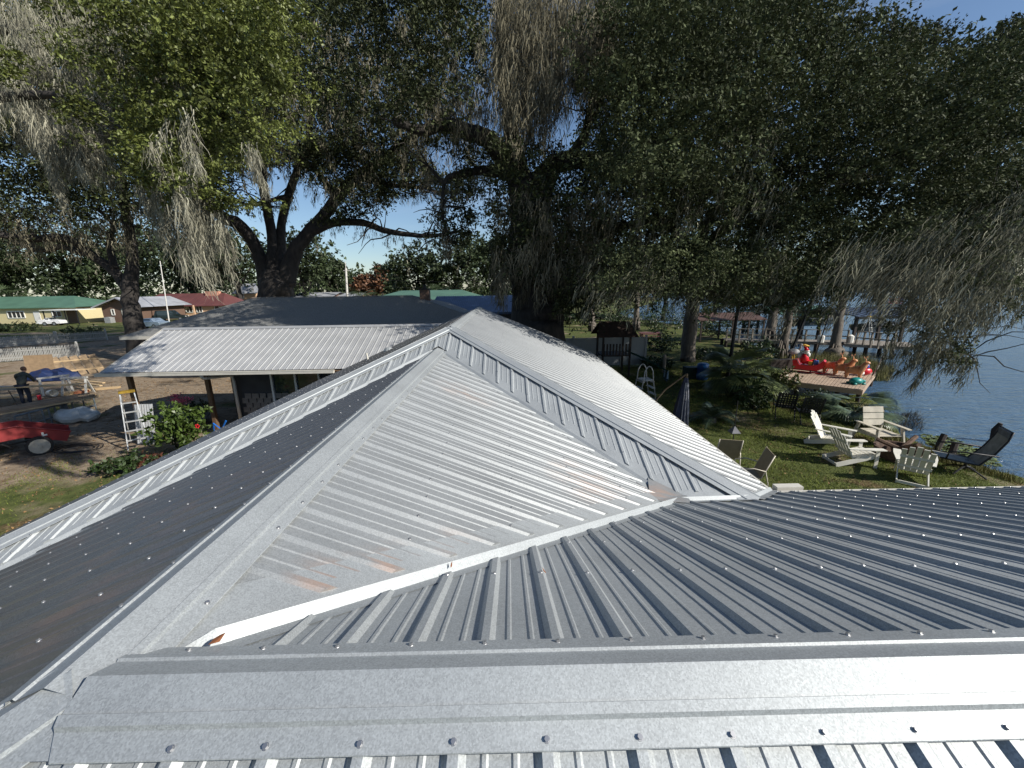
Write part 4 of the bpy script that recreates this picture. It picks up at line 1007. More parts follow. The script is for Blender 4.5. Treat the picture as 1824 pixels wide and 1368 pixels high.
# maroon house
Y3 = 84.; xa3, xb3 = fx(243, Y3), fx(398, Y3)
z_e = float(atY(320, 545, Y3)[2]); z_r = float(atY(320, 523, Y3+4.5)[2])
h = gable('maroon_roofed_house', 'peach house with long maroon metal roof and brick chimney across the street', 'house', (xa3, Y3, 0), xa3, xb3, Y3, Y3+9, z_e, z_r, maroon, peach, hip=2.5, ribs=1.2)
for a, b_, n in ((266, 276, 1), (296, 303, 1), (333, 345, 2), (352, 362, 2), (385, 393, 1)): window(h, fx(a, Y3), fx(b_, Y3), 1.0, 2.3, Y3-.02, n)
c0 = atd(381, 529, dep(np.array([fx(381, Y3), Y3+4, 4]))); mb = MB(); mb.box((c0[0], c0[1], c0[2]), (2.6, 1.2, 2.4)); obj('chimney', mb, mat('salmon_brick', (.50, .25, .17), .8), h, world=True)
for a in (285, 318, 347): mb = MB(); mb.box((fx(a, Y3-1.6), Y3-1.6, 1.25), (.25, .25, 2.5)); obj('porch_post', mb, peach, h, world=True)
# partly seen houses in the middle
def small(name, label, px0, px1, pye, pyr, Y, rf, wl, hip=0., base=2.6, depth=9):
    xa_, xb_ = fx(px0, Y), fx(px1, Y); ze_ = float(atY((px0+px1)/2, pye, Y)[2]); zr_ = float(atY((px0+px1)/2, pyr, Y+depth/2)[2])
    return gable(name, label, 'house', (xa_, Y, 0), xa_, xb_, Y, Y+depth, ze_, zr_, rf, wl, hip=hip)
h = small('tan_house', 'tan two storey house glimpsed between oak trunks', 425, 462, 522, 505, 100, greyroof, peach); window(h, fx(432, 100), fx(440, 100), 3.5, 4.8, 99.97)
small('grey_roofed_house', 'grey roofed house right of the wide oak trunk', 518, 584, 534, 521, 60, greyroof, brownw)
h = small('pale_gable_house', 'small orange gabled house with white trim beside the white utility pole', 590, 632, 534, 522, 62, greyroof, peach); window(h, fx(606, 62), fx(616, 62), 1.2, 2.2, 61.97)
small('green_roofed_house', 'low house under wide plain green metal roof beyond the shingled roof', 655, 852, 535, 517, 46, green, yellow, hip=3, depth=12)
small('blue_roofed_house', 'house with dark blue ribbed metal roof between chimney and massive oak', 775, 915, 556, 527, 28, blueroof, dk, depth=8)
hb = [o for o in bpy.data.objects if o.name.startswith('blue_roofed_house')][0]
rb = MB(); 
for o in hb.children:
    if o.name.startswith('roof'):
        vs = [hb.matrix_world@v.co if False else v.co+Vector(hb.location) for v in o.data.vertices]
        a, b_, c2_, d2_ = vs[0], vs[1], vs[2], vs[3]
        for k in range(46):
            q = (k+.5)/46; rb.beam(a.lerp(b_, q)+Vector((0, 0, .02)), d2_.lerp(c2_, q)+Vector((0, 0, .02)), .04, .04)
obj('ribs', rb, blueroof, hb, world=True, kind='stuff')

# ---- utility poles
polem = mat('pole_white', (.55, .53, .49), .7)
b = atd(617, 540, 60); b[2] = 0; t = thing('utility_pole', 'white utility pole standing against the sky gap', 'pole', b)
mb = MB(); mb.tube([tuple(b), tuple(atd(616, 478, 60))], [.2, .16], 8); obj('pole', mb, polem, t, world=True)
mb = MB(); mb.tube([tuple(atd(616, 478, 60)), tuple(atd(615, 466, 60))], .05, 6); mb.box(atd(617, 482, 60), (.9, .12, .12)); obj('insulator', mb, polem, t, world=True)
b = atd(297, 553, 70); b[2] = 0; t = thing('utility_pole', 'thin leaning pale pole in front of the maroon roofed house', 'pole', b)
mb = MB(); mb.tube([tuple(b), tuple(atd(285, 465, 70))], [.10, .07], 8); obj('pole', mb, polem, t, world=True)
for i, (y0_, y1_) in enumerate(((492, 497), (504, 508))):
    a = atd(617, y0_, 60); c2_ = atd(890, y1_, 60); mb = MB()
    pts = [tuple(a+(c2_-a)*k/10-np.array([0, 0, .6*math.sin(math.pi*k/10)])) for k in range(11)]; mb.tube(pts, .022, 4)
    o = obj('power_line', mb, mat('black_metal', (.03, .03, .032), .5)); tag(o, ('upper' if i == 0 else 'lower')+' power line running right from the white utility pole', 'cable')

# ---- vehicles across the street
def car(label, c, rz, body, Ls=4.5, Hh=1.45, Wd=1.8, suv=False, name='parked_car'):
    t = thing(name, label, 'car', (c[0], c[1], 0), rz); x = Ls/2
    prof = [(-x, .35), (-x, .85), (-x+.15, .95), (-x+.7 if not suv else -x+.1, 1.0), (-x+1.3 if not suv else -x+.35, Hh), (x-2.0, Hh), (x-1.25, 1.0), (x-.2, .85), (x, .7), (x, .35)]
    mb = MB(); n = len(prof)
    for y_, sc_ in ((-Wd/2, 1), (Wd/2, 1)):
        for a, b_ in prof: mb.v.append((a, y_*(.86 if b_ > 1.02 else 1), b_))
    mb.f += [tuple(range(n)), tuple(range(n, 2*n))[::-1]]+[(i, n+i, n+(i+1) % n, (i+1) % n) for i in range(n)]
    bd = obj('body', mb, body, t)
    for sg in (-1, 1):
        mb = MB(); yy = sg*(Wd/2*.94+.015)
        mb.poly([((-x+1.0 if not suv else -x+.35), yy, 1.03), (x-1.5, yy, 1.03), (x-2.1, yy*.94, Hh-.08), ((-x+1.45 if not suv else -x+.5), yy*.94, Hh-.08)], .01, (0, sg, 0)); obj('side_window', mb, glass, t)
    mb = MB(); mb.poly([(x-1.22, -Wd*.40, 1.04), (x-1.22, Wd*.40, 1.04), (x-1.93, Wd*.37, Hh-.03), (x-1.93, -Wd*.37, Hh-.03)], .02, (1, 0, .8)); obj('windscreen', mb, glass, t)
    for sx in (-x+.85, x-.85):
        for sg in (-1, 1):
            mb = MB(); mb.tube([(sx, sg*(Wd/2-.2), .33), (sx, sg*(Wd/2+.01), .33)], .33, 16); wh = obj('wheel', mb, mat('tyre', (.02, .02, .02), .8), t)
            mb = MB(); mb.tube([(sx, sg*(Wd/2), .33), (sx, sg*(Wd/2+.025), .33)], .19, 12); obj('rim', mb, steel, wh)
    for sg in (-1, 1): mb = MB(); mb.box((x-.05, sg*Wd*.36, .72), (.12, .3, .14)); obj('headlight', mb, white, t)
    return t
car('pale blue sedan parked beyond the forked oak', atd(266, 572, 58)[:2], rad(175), mat('car_blue', (.30, .38, .46), .3, .4), Ls=4.6)
car('dark pickup or SUV parked in front of the maroon roofed house', atd(305, 560, 74)[:2], rad(20), mat('car_dark', (.02, .03, .03), .3, .3), Ls=4.8, Hh=1.85, suv=True)
car('small white vehicle by the porch of the yellow house', atd(94, 573, 66)[:2], rad(10), mat('car_white', (.7, .7, .7), .3), Ls=3., Hh=1.3, Wd=1.4)

# ---- fences
picketw = mat('picket_shaded_white', (.36, .36, .34), .6, var=.2, scale=2)  # white paint greyed in the colour to stand for tree shadow
def picket(label, A, B_, n, h=1.0, posts=()):
    A = np.asarray(A); B_ = np.asarray(B_); t = thing('picket_fence', label, 'fence', A); d = (B_-A); ln_ = np.linalg.norm(d); u = d/ln_; ang = math.atan2(u[1], u[0])
    wd = ln_/n*.55
    mb = MB(); mb.v = [(-wd/2, -.012, 0), (wd/2, -.012, 0), (wd/2, -.012, h*.9), (0, -.012, h), (-wd/2, -.012, h*.9)]; mb.v += [(a, .012, c) for a, _, c in mb.v]; mb.f = [(0, 1, 2, 3, 4), (9, 8, 7, 6, 5)]+[(i, 5+i, 5+(i+1) % 5, (i+1) % 5) for i in range(5)]
    me = bpy.data.meshes.new('picket'); me.from_pydata(mb.v, [], mb.f); me.materials.append(picketw)
    for k in range(n):
        o = bpy.data.objects.new('picket', me); COL.objects.link(o); o.parent = t
        p = INV[t]@Vector(tuple(A+d*(k+.5)/n+np.array([0, 0, .06+random.uniform(-.02, .02)]))); o.location = p; o.rotation_euler = (0, random.uniform(-.02, .02), ang)
    for z in (.3, .8):
        mb = MB(); mb.beam(tuple(A+np.array([0, .04, z])), tuple(B_+np.array([0, .04, z])), .04, .09); obj('rail', mb, picketw, t, world=True)
    for q in np.linspace(0, 1, max(2, int(ln_/2.6))):
        mb = MB(); p = A+d*q; mb.box((p[0], p[1]+.08, .58), (.12, .12, 1.16)); mb.ell((p[0], p[1]+.08, 1.2), (.08, .08, .08), 6, 4); obj('post', mb, picketw, t, world=True)
picket('near white picket fence at far left behind the work yard', at(-30, 648, 0), at(140, 636, 0), 60)
picket('farther white picket fence running from far left toward the forked oak', at(-20, 621, 0), at(100, 612, 0), 50)
picket('shaded grey white picket fence stretch left of the forked oak', at(103, 612, 0), at(190, 606, 0), 44)
vinyl = mat('vinyl_grey', (.30, .32, .33), .5, var=.06)
Yv = 24.
t = thing('vinyl_fence', 'grey solid vinyl fence panels behind the playhouse', 'fence', (atY(980, 620, Yv)[0], Yv, 0))
xs_ = np.linspace(atY(978, 620, Yv)[0], atY(1150, 620, Yv+.0)[0], 5)
for i in range(4):
    mb = MB(); mb.box(((xs_[i]+xs_[i+1])/2, Yv, 1.0), (xs_[i+1]-xs_[i]-.12, .04, 1.75)); obj('panel', mb, vinyl, t, world=True)
for X in xs_: mb = MB(); mb.box((X, Yv, 1.0), (.12, .12, 2.0)); obj('post', mb, vinyl, t, world=True)
# brown plank across, neighbour's shed roof behind big oak
# ================================================================ RIGHT-HAND YARD
wood_grey = mat('weathered_wood', (.26, .22, .18), .85, var=.25, scale=4, bump=.4)
black = mat('black_metal', (.03, .03, .032), .5)
# playhouse tower with slide
p0 = at(1090, 668, 0); t = thing('playhouse', 'brown wooden playhouse tower with pitched roof and dark green slide', 'playhouse', p0)
wd_dark = mat('shade_toned_dark_wood', (.035, .025, .02), .8, var=.3, scale=5)  # wood tone deepened to put the playhouse's shade into its colour
for sx in (-.75, .75):
    for sy in (-.7, .7): mb = MB(); mb.box((p0[0]+sx, p0[1]+sy, 1.25), (.1, .1, 2.5)); obj('post', mb, wd_dark, t, world=True)
mb = MB(); z1, z2 = 2.3, 3.05
mb.poly([(p0[0]-1.1, p0[1]-1.0, z1), (p0[0]+1.1, p0[1]-1.0, z1), (p0[0]+.85, p0[1], z2), (p0[0]-.85, p0[1], z2)], .04, (0, -.6, 1)); mb.poly([(p0[0]-1.1, p0[1]+1.0, z1), (p0[0]+1.1, p0[1]+1.0, z1), (p0[0]+.85, p0[1]+.01, z2), (p0[0]-.85, p0[1]+.01, z2)], .04, (0, .6, 1)); obj('roof', mb, mat('brown_shingle', (.05, .03, .022), .8, var=.3, scale=6), t, world=True)  # roof brown deepened the same way, shade set into the shingle colour
mb = MB(); mb.box((p0[0], p0[1], 1.25), (1.6, 1.5, .08)); obj('deck', mb, wd_dark, t, world=True)
for k in range(9): mb = MB(); mb.box((p0[0]-.7+k*.175, p0[1]-.72, 1.6), (.09, .03, .62)); obj('slat', mb, wd_dark, t, world=True)
for k in range(5): mb = MB(); mb.box((p0[0]-.9-.0, p0[1]-.2, .25+k*.25), (.05, .5, .05)); obj('rung', mb, wd_dark, t, world=True)
e_ = at(1185, 682, 0)
mb = MB(); a = Vector((p0[0]+.8, p0[1]-.2, 1.3)); pts = [a, a+Vector((.9, -.4, -.4)), a+Vector((1.9, -.9, -.95)), Vector((e_[0], e_[1], .12))]
for off in (-.22, .22): mb.tube([p+Vector((0, off, .1)) for p in pts], .05, 6)
for i in range(3): mb.add([pts[i]+Vector((0, -.22, 0)), pts[i]+Vector((0, .22, 0)), pts[i+1]+Vector((0, .22, 0)), pts[i+1]+Vector((0, -.22, 0))], [(0, 1, 2, 3)])
obj('slide', mb, mat('slide_green', (.02, .06, .05), .35), t, world=True)
# swing beam frame
# pool ladder with arched rails
p0 = at(1146, 722, 0); t = thing('pool_ladder', 'grey plastic pool ladder with arched handrails beside the metal roof', 'ladder', p0, rad(10))
lg = mat('grey_plastic', (.42, .41, .38), .5)
for sy in (-.28, .28):
    for lean_ in (-1, 1):
        mb = MB(); mb.tube([(lean_*.45, sy, 0), (lean_*.22, sy, 1.15), (lean_*.18, sy, 1.55), (lean_*.08, sy, 1.72), (0, sy, 1.76)], .025, 6); obj('rail', mb, lg, t, smooth=True)
for k in range(4):
    mb = MB(); mb.box((-.45+k*.07+.03, 0, .25+k*.28), (.14, .54, .03)); obj('step', mb, lg, t)
    mb = MB(); mb.box((.45-k*.07-.03, 0, .25+k*.28), (.14, .54, .03)); obj('step', mb, lg, t)
mb = MB(); mb.box((0, 0, 1.15), (.5, .54, .04)); obj('platform', mb, lg, t)
# closed cantilever umbrella
p0 = at(1212, 762, 0); t = thing('patio_umbrella', 'closed navy and grey cantilever patio umbrella beside the bright roof', 'umbrella', p0)
tp = atd(1216, 662, dep(p0)-.1); tp = np.array([p0[0]+.05, p0[1], tp[2]])
mb = MB(); n = 12; rows_ = 8
for j in range(rows_+1):
    q = j/rows_; z = tp[2]-.12-q*1.75
    for k in range(n):
        a = 2*math.pi*k/n; r_ = (.05+.17*min(1, q*1.4)**.8)*(1+.28*(k % 2)); mb.v.append((p0[0]+.05+math.cos(a)*r_-q*.1, p0[1]+math.sin(a)*r_*.8, z))
for j in range(rows_):
    for k in range(n): mb.f.append((j*n+k, j*n+(k+1) % n, (j+1)*n+(k+1) % n, (j+1)*n+k))
obj('canopy', mb, mat('navy_canvas', (.025, .03, .055), .8), t, world=True, smooth=False)
mb = MB()
for k in (8, 9, 10):
    a = 2*math.pi*k/n; mb.tube([(p0[0]+.05+math.cos(a)*.08, p0[1]-.08, tp[2]-.3), (p0[0]+.02+math.cos(a)*.26, p0[1]-.24, tp[2]-1.85)], .018, 4)
obj('tie_strap', mb, mat('grey_canvas', (.35, .35, .37), .8), t, world=True)
mb = MB(); mb.tube([tuple(tp), tuple(tp-np.array([0, 0, .2]))], .05, 8); mb.tube([tuple(tp), tuple(tp+np.array([-.7, 0, -.55])), tuple(tp+np.array([-1.15, -.1, -1.05]))], .03, 6); mb.tube([tuple(tp+np.array([-1.15, -.1, -1.05])), (tp[0]-1.15, tp[1]-.1, 0)], .035, 8); obj('mast', mb, mat('bronze_metal', (.14, .10, .06), .5, .5), t, world=True)
mb = MB(); mb.box((tp[0]-1.15, tp[1]-.1, .05), (.9, .9, .1)); obj('base', mb, black, t, world=True)
# garden post, stump post
p0 = at(1182, 664, 0); mb = MB(); mb.tube([tuple(p0), (p0[0], p0[1], 1.0), (p0[0], p0[1], 1.06)], [.1, .1, .06], 8); o = obj('garden_post', mb, wood_grey); tag(o, 'short grey wooden post standing on the lawn beyond the umbrella', 'post')
# blue barrel and dark crate
p0 = at(1250, 676, 0); t = thing('plastic_barrel', 'blue plastic barrel on the lawn left of the ornament deck', 'barrel', p0)
mb = MB(); mb.tube([tuple(p0+np.array([0, 0, z])) for z in (0, .08, .3, .32, .58, .6, .85, .9)], [.26, .3, .31, .29, .29, .31, .29, .24], 14); obj('body', mb, mat('barrel_blue', (.01, .09, .30), .35), t, world=True, smooth=True)
mb = MB(); mb.tube([tuple(p0+np.array([.1, 0, .9])), tuple(p0+np.array([.1, 0, .94]))], .04, 8); obj('cap', mb, white, t, world=True)
p0 = at(1231, 674, 0); mb = MB(); mb.box((p0[0], p0[1], .33), (.8, .5, .66)); mb.box((p0[0], p0[1]-.27, .62), (.84, .03, .06)); o = obj('storage_crate', mb, mat('dark_green', (.015, .04, .035), .5)); tag(o, 'dark green storage crate touching the blue barrel', 'crate')

# ---- adirondack chairs
chw = mat('chair_white', (.66, .64, .56), .55, var=.08, scale=5)
def adirondack(label, loc, rz):
    t = thing('adirondack_chair', label, 'chair', loc, rz, 'chairs round the fire pit')
    # faces +x
    for k in range(5):
        y = (k-2)*.115; hh = .80-.045*abs(k-2)**1.5; mb = MB()
        a = Vector((-.20, y, .26)); b_ = a+Vector((-.42*hh/.8, y*.12, hh)); nn = Vector((hh, 0, .42)).normalized()
        mb.beam(a, b_, .10, .02, up=nn); obj('back_slat', mb, chw, t)
    for k in range(6):
        mb = MB(); x = -.17+k*.10; mb.box((x, 0, .285+.022*k), (.085, .54, .02), M=Matrix.Rotation(rad(-12), 3, 'Y')); obj('seat_slat', mb, chw, t)
    for sy in (-1, 1):
        mb = MB(); mb.beam((.42, sy*.285, .36), (-.62, sy*.285, .06), .025, .13); obj('side_rail', mb, chw, t)
        mb = MB(); mb.beam((.38, sy*.315, 0), (.38, sy*.315, .54), .09, .025, up=(0, 1, 0)); obj('leg', mb, chw, t)
        mb = MB(); mb.poly([(.52, sy*.42, .55), (.52, sy*.27, .55), (.30, sy*.25, .55), (-.38, sy*.29, .55), (-.38, sy*.36, .55), (.20, sy*.42, .55)], .022, (0, 0, 1)); obj('arm', mb, chw, t)
    for z, x in ((.42, -.27), (.72, -.43)): mb = MB(); mb.box((x-.02, 0, z), (.03, .62, .07)); obj('back_brace', mb, chw, t)
    mb = MB(); mb.box((-.60, 0, .07), (.03, .60, .07)); obj('rear_stretcher', mb, chw, t)
    return t
def facing(p, q): return math.atan2(q[1]-p[1], q[0]-p[0])
fire = atg(1602, 815)
c1 = atg(1478, 795); c2 = atg(1517, 825); c3 = atg(1622, 852); c4 = atg(1563, 790)
adirondack('white adirondack chair seen side on, leftmost at the fire pit', c1, rad(-50))
adirondack('white adirondack chair in three quarter rear view, between leftmost chair and roof', c2, rad(-6))
adirondack('white adirondack chair seen from behind, nearest the roof eave', c3, rad(46))
# square armchair
t = thing('square_armchair', 'weathered white armchair with square three board back facing the camera', 'chair', c4, rad(-92), 'chairs round the fire pit')
chb = mat('chair_beige', (.50, .46, .37), .65, var=.15, scale=5)
for k in range(3): mb = MB(); mb.beam((-.30-.05*k, -.32, .62+k*.2), (-.30-.05*k, .32, .62+k*.2), .02, .185, up=(-.25, 0, 1)); obj('back_board', mb, chb, t)
for sy in (-1, 1):
    mb = MB(); mb.beam((.42, sy*.42, 0), (.32, sy*.36, .62), .09, .05, up=(0, 1, 0)); obj('leg', mb, chb, t)
    mb = MB(); mb.beam((-.52, sy*.42, 0), (-.38, sy*.36, .60), .09, .05, up=(0, 1, 0)); obj('leg', mb, chb, t)
    mb = MB(); mb.box((.02, sy*.42, .63), (.95, .13, .025)); obj('arm', mb, chb, t)
    mb = MB(); mb.beam((.4, sy*.36, .36), (-.46, sy*.36, .30), .03, .1); obj('side_rail', mb, chb, t)
for k in range(5): mb = MB(); mb.box((-.28+k*.15, 0, .39-.0*k), (.13, .7, .022)); obj('seat_slat', mb, chb, t)
# swivel lounge chair with mesh sling
p0 = atg(1716, 842); t = thing('swivel_lounge_chair', 'dark framed swivel chair with grey mesh sling tilted back toward the lake', 'chair', p0, rad(150), 'chairs round the fire pit')
sl = mat('mesh_sling', (.20, .21, .20), .7)
for sy in (-1, 1):
    mb = MB(); mb.tube([(.62, sy*.3, .44), (.1, sy*.3, .38), (-.12, sy*.3, .36), (-.34, sy*.3, .70), (-.50, sy*.3, 1.08), (-.56, sy*.28, 1.34)], .022, 6); obj('frame_rail', mb, black, t, smooth=True)
    mb = MB(); mb.tube([(.52, sy*.34, .44), (.5, sy*.38, .66), (.2, sy*.4, .7), (-.4, sy*.36, .68)], .022, 6); obj('arm', mb, black, t, smooth=True)
mb = MB(); pr_ = [(.62, .44), (.1, .38), (-.12, .36), (-.34, .70), (-.50, 1.08), (-.56, 1.34)]
for i in range(5): mb.add([(pr_[i][0], -.29, pr_[i][1]), (pr_[i][0], .29, pr_[i][1]), (pr_[i+1][0], .29, pr_[i+1][1]), (pr_[i+1][0], -.29, pr_[i+1][1])], [(0, 1, 2, 3)])
obj('sling', mb, sl, t)
mb = MB(); mb.tube([(0, 0, .12), (0, 0, .38)], .035, 8)
for k in range(4): a = rad(45+90*k); mb.tube([(0, 0, .2), (math.cos(a)*.2, math.sin(a)*.2, .14), (math.cos(a)*.45, math.sin(a)*.45, .02)], .022, 6)
obj('swivel_base', mb, black, t)
mb = MB(); mb.beam((-.53, -.26, 1.2), (-.53, .26, 1.2), .03, .22); obj('head_pillow', mb, mat('blue_grey_canvas', (.10, .12, .15), .8), t)
# dark upright log posts by the shore
for (x, y, h_, ln_, lb) in ((1690, 822, .55, .18, 'short charred log stump leaning by the swivel chair'), (1410+258, 812-10, .5, .25, 'driftwood stub leaning at the water edge')):
    p = atg(x, y); mb = MB(); mb.tube([tuple(p), tuple(p+np.array([ln_, .1, h_]))], [.09, .08], 8); o = obj('log_stump', mb, wd_dark); tag(o, lb, 'log')
p = atg(1765, 815); mb = MB(); mb.tube([tuple(p), tuple(p+np.array([-.05, .05, 1.0])), tuple(p+np.array([0, 0, 1.25]))], [.11, .1, .06], 8); o = obj('mooring_post', mb, wd_dark); tag(o, 'dark upright post at the water edge behind the swivel chair', 'post')
# fire pit
t = thing('fire_pit', 'low round rusty fire pit with crossed logs between the white chairs', 'fire pit', fire)
rust = mat('rusty_iron', (.085, .05, .035), .85, var=.4, scale=9, bump=.4)
mb = MB(); n = 20
for z, r_ in ((-.02, .55), (.30, .62), (.30, .56), (.06, .48)):
    for k in range(n): a = 2*math.pi*k/n; mb.v.append((math.cos(a)*r_, math.sin(a)*r_, z))
for j in range(3):
    for k in range(n): mb.f.append((j*n+k, j*n+(k+1) % n, (j+1)*n+(k+1) % n, (j+1)*n+k))
mb.f.append(tuple(3*n+k for k in range(n))); obj('ring', mb, rust, t)
for a, l_, tl in ((20, .9, .5), (140, .8, .35), (250, 1.0, .6), (310, .7, .2)):
    a = rad(a); d = Vector((math.cos(a), math.sin(a), tl)); mb = MB(); mb.tube([Vector((-.2*math.cos(a), -.2*math.sin(a), .18)), Vector((0, 0, .25))+d*l_*.7], [.07, .06], 7); obj('log', mb, mat('log_brown', (.12, .075, .05), .9, var=.4, scale=8, bump=.5), t)
# strap chaise chairs
strap = mat('black_strap', (.022, .022, .024), .6)
def strapchair(label, loc, rz):
    t = thing('strap_chair', label, 'chair', loc, rz, 'black strap patio chairs')
    for sy in (-1, 1):
        mb = MB(); mb.tube([(.5, sy*.3, 0), (.5, sy*.3, .4), (-.1, sy*.3, .36), (-.5, sy*.3, 1.05)], .018, 6); obj('frame', mb, black, t, smooth=True)
        mb = MB(); mb.tube([(-.1, sy*.3, .36), (-.5, sy*.3, 0)], .018, 6); obj('leg', mb, black, t)
        mb = MB(); mb.tube([(.45, sy*.33, .4), (.42, sy*.34, .6), (-.2, sy*.33, .62)], .018, 6); obj('arm', mb, black, t)
    for k in range(7):
        q = (k+.5)/7; mb = MB(); mb.beam((-.1-.4*q, -.3, .36+.69*q), (-.1-.4*q, .3, .36+.69*q), .008, .06, up=(-.4, 0, .69)); obj('back_strap', mb, strap, t)
        mb = MB(); y = -.26+.52*k/6; mb.beam((-.11, y, .37), (-.51, y, 1.06), .045, .006, up=(.69, 0, .4)); obj('back_strap', mb, strap, t)
    for k in range(6): mb = MB(); mb.box((-.02+k*.09, 0, .375), (.06, .6, .008)); obj('seat_strap', mb, strap, t)
    return t
s1 = strapchair('left one of two black strap patio chairs beneath the leafy shrubs', atg(1395, 742), rad(62))
s2 = dup(s1, atg(1438, 752), rad(66), 'right one of two black strap patio chairs, beside the fan palmetto')
# tan sling chairs
tan = mat('tan_sling', (.30, .25, .17), .7, var=.1)
cream = mat('cream_metal', (.5, .46, .38), .5, .2)
def slingchair(label, loc, rz):
    t = thing('sling_chair', label, 'chair', loc, rz, 'tan sling patio chairs')
    for sy in (-1, 1):
        mb = MB(); mb.tube([(.28, sy*.28, .0), (.30, sy*.28, .42), (-.2, sy*.28, .40), (-.42, sy*.28, 1.02)], .016, 6); obj('frame', mb, cream, t, smooth=True)
        mb = MB(); mb.tube([(.28, sy*.3, .42), (.24, sy*.32, .62), (.0, sy*.32, .66), (-.26, sy*.3, .6), (-.34, sy*.3, .3), (-.36, sy*.29, .0)], .016, 6); obj('arm', mb, cream, t, smooth=True)
    mb = MB(); mb.poly([(-.2, -.27, .40), (-.2, .27, .40), (-.42, .27, 1.02), (-.42, -.27, 1.02)], .012, (1, 0, .35)); obj('back_sling', mb, tan, t)
    mb = MB(); mb.poly([(.3, -.27, .42), (.3, .27, .42), (-.2, .27, .40), (-.2, -.27, .40)], .012, (0, 0, 1)); obj('seat_sling', mb, tan, t)
    return t
s1 = slingchair('upright tan sling chair seen from behind at the bright roof edge', at(1288, 835, 0), rad(75))
s2 = dup(s1, at(1330, 868, 0), rad(165), 'tan sling chair turned side on, partly hidden by the roof eave')
p = at(1302, 815, 0); t = thing('bird_feeder_pole', 'thin dark pole with small peaked feeder behind the tan sling chair', 'bird feeder', p)
mb = MB(); mb.tube([tuple(p), (p[0], p[1], 1.75)], .015, 6); obj('pole', mb, black, t, world=True)
mb = MB(); mb.add([(p[0]-.13, p[1]-.13, .80), (p[0]+.13, p[1]-.13, .80), (p[0]+.13, p[1]+.13, .80), (p[0]-.13, p[1]+.13, .80), (p[0], p[1], 1.0)], [(0, 1, 4), (1, 2, 4), (2, 3, 4), (3, 0, 4), (3, 2, 1, 0)]); obj('roof', mb, mat('feeder_grey', (.14, .14, .15), .8), t, world=True)

# ---- tall black lamp post and swing rope by the deck
p = at(1292, 700, 0); tq = atd(1300, 520, dep(p)); t = thing('lamp_post', 'tall slim black post rising through the palm fronds', 'post', p)
mb = MB(); mb.tube([tuple(p), (p[0]+.15, p[1], tq[2])], [.09, .07], 8); obj('pole', mb, black, t, world=True)
mb = MB(); mb.box((p[0]+.15, p[1], tq[2]+.15), (.2, .2, .3)); obj('lantern', mb, black, t, world=True)

# ---- ornament deck over the water
DZ = .38
dA = at(1383, 690-14, DZ); dB = at(1535, 694, DZ); dC = at(1558, 664, DZ); dD = at(1412, 648, DZ)
dk_t = thing('deck', 'sunlit plank deck at the lake edge carrying the red sleigh ornaments', 'deck', (dA[0], dA[1], 0))
pm = mat('deck_plank', (.36, .27, .20), .85, var=.2, scale=3, bump=.3, stretch=(1, 1, 1))
NP = 26
for k in range(NP):
    q0, q1 = k/NP, (k+1)/NP-.006
    a, b_, c2_, d2_ = dA+(dB-dA)*q0, dA+(dB-dA)*q1, dD+(dC-dD)*q1, dD+(dC-dD)*q0
    dz = random.uniform(-.006, .006); mb = MB(); mb.poly([(v[0], v[1], DZ+dz) for v in (a, b_, c2_, d2_)], -.04, (0, 0, 1)); obj('plank', mb, pm, dk_t, world=True)
mb = MB(); mb.beam((dA[0], dA[1], DZ-.14), (dB[0], dB[1], DZ-.14), .05, .2); mb.beam((dB[0]+.03, dB[1], DZ-.14), (dC[0]+.03, dC[1], DZ-.14), .05, .24); obj('rim_joist', mb, pm, dk_t, world=True)
for q in np.linspace(.05, 1, 5):
    for base in (dA+(dB-dA)*q, dD+(dC-dD)*q):
        mb = MB(); mb.tube([(base[0], base[1]+.1, -1.2), (base[0], base[1]+.1, DZ-.05)], .09, 7); obj('pile', mb, wd_dark, dk_t, world=True)
mb = MB(); m0 = at(1325, 668, 0); mb.box(((m0[0]+dA[0])/2+.3, (dA[1]+dD[1])/2, DZ-.02), (dA[0]-m0[0], 1.6, .05)); obj('walkway', mb, pm, dk_t, world=True)
def onD(px, py): return at(px, py, DZ+.005)
# ropes
for (x0_, y0_, x1_, y1_, lb) in ((1556, 668, 1600, 520, 'pale rope hanging from the oak to the deck corner'), (1442, 665, 1460, 540, 'thin dark pole standing on the deck behind the sleigh'), (1402, 646, 1430, 520, 'thick dark post leaning at the left end of the deck')):
    a = onD(x0_, y0_); tpz = atd(x1_, y1_, dep(a)); mb = MB(); r_ = .035 if 'rope' in lb else (.03 if 'thin' in lb else .09)
    mb.tube([tuple(a), (float(tpz[0]), float(a[1]), float(tpz[2]))], r_, 6); o = obj('rope' if 'rope' in lb else 'deck_post', mb, chb if 'rope' in lb else black); tag(o, lb, 'rope' if 'rope' in lb else 'post')
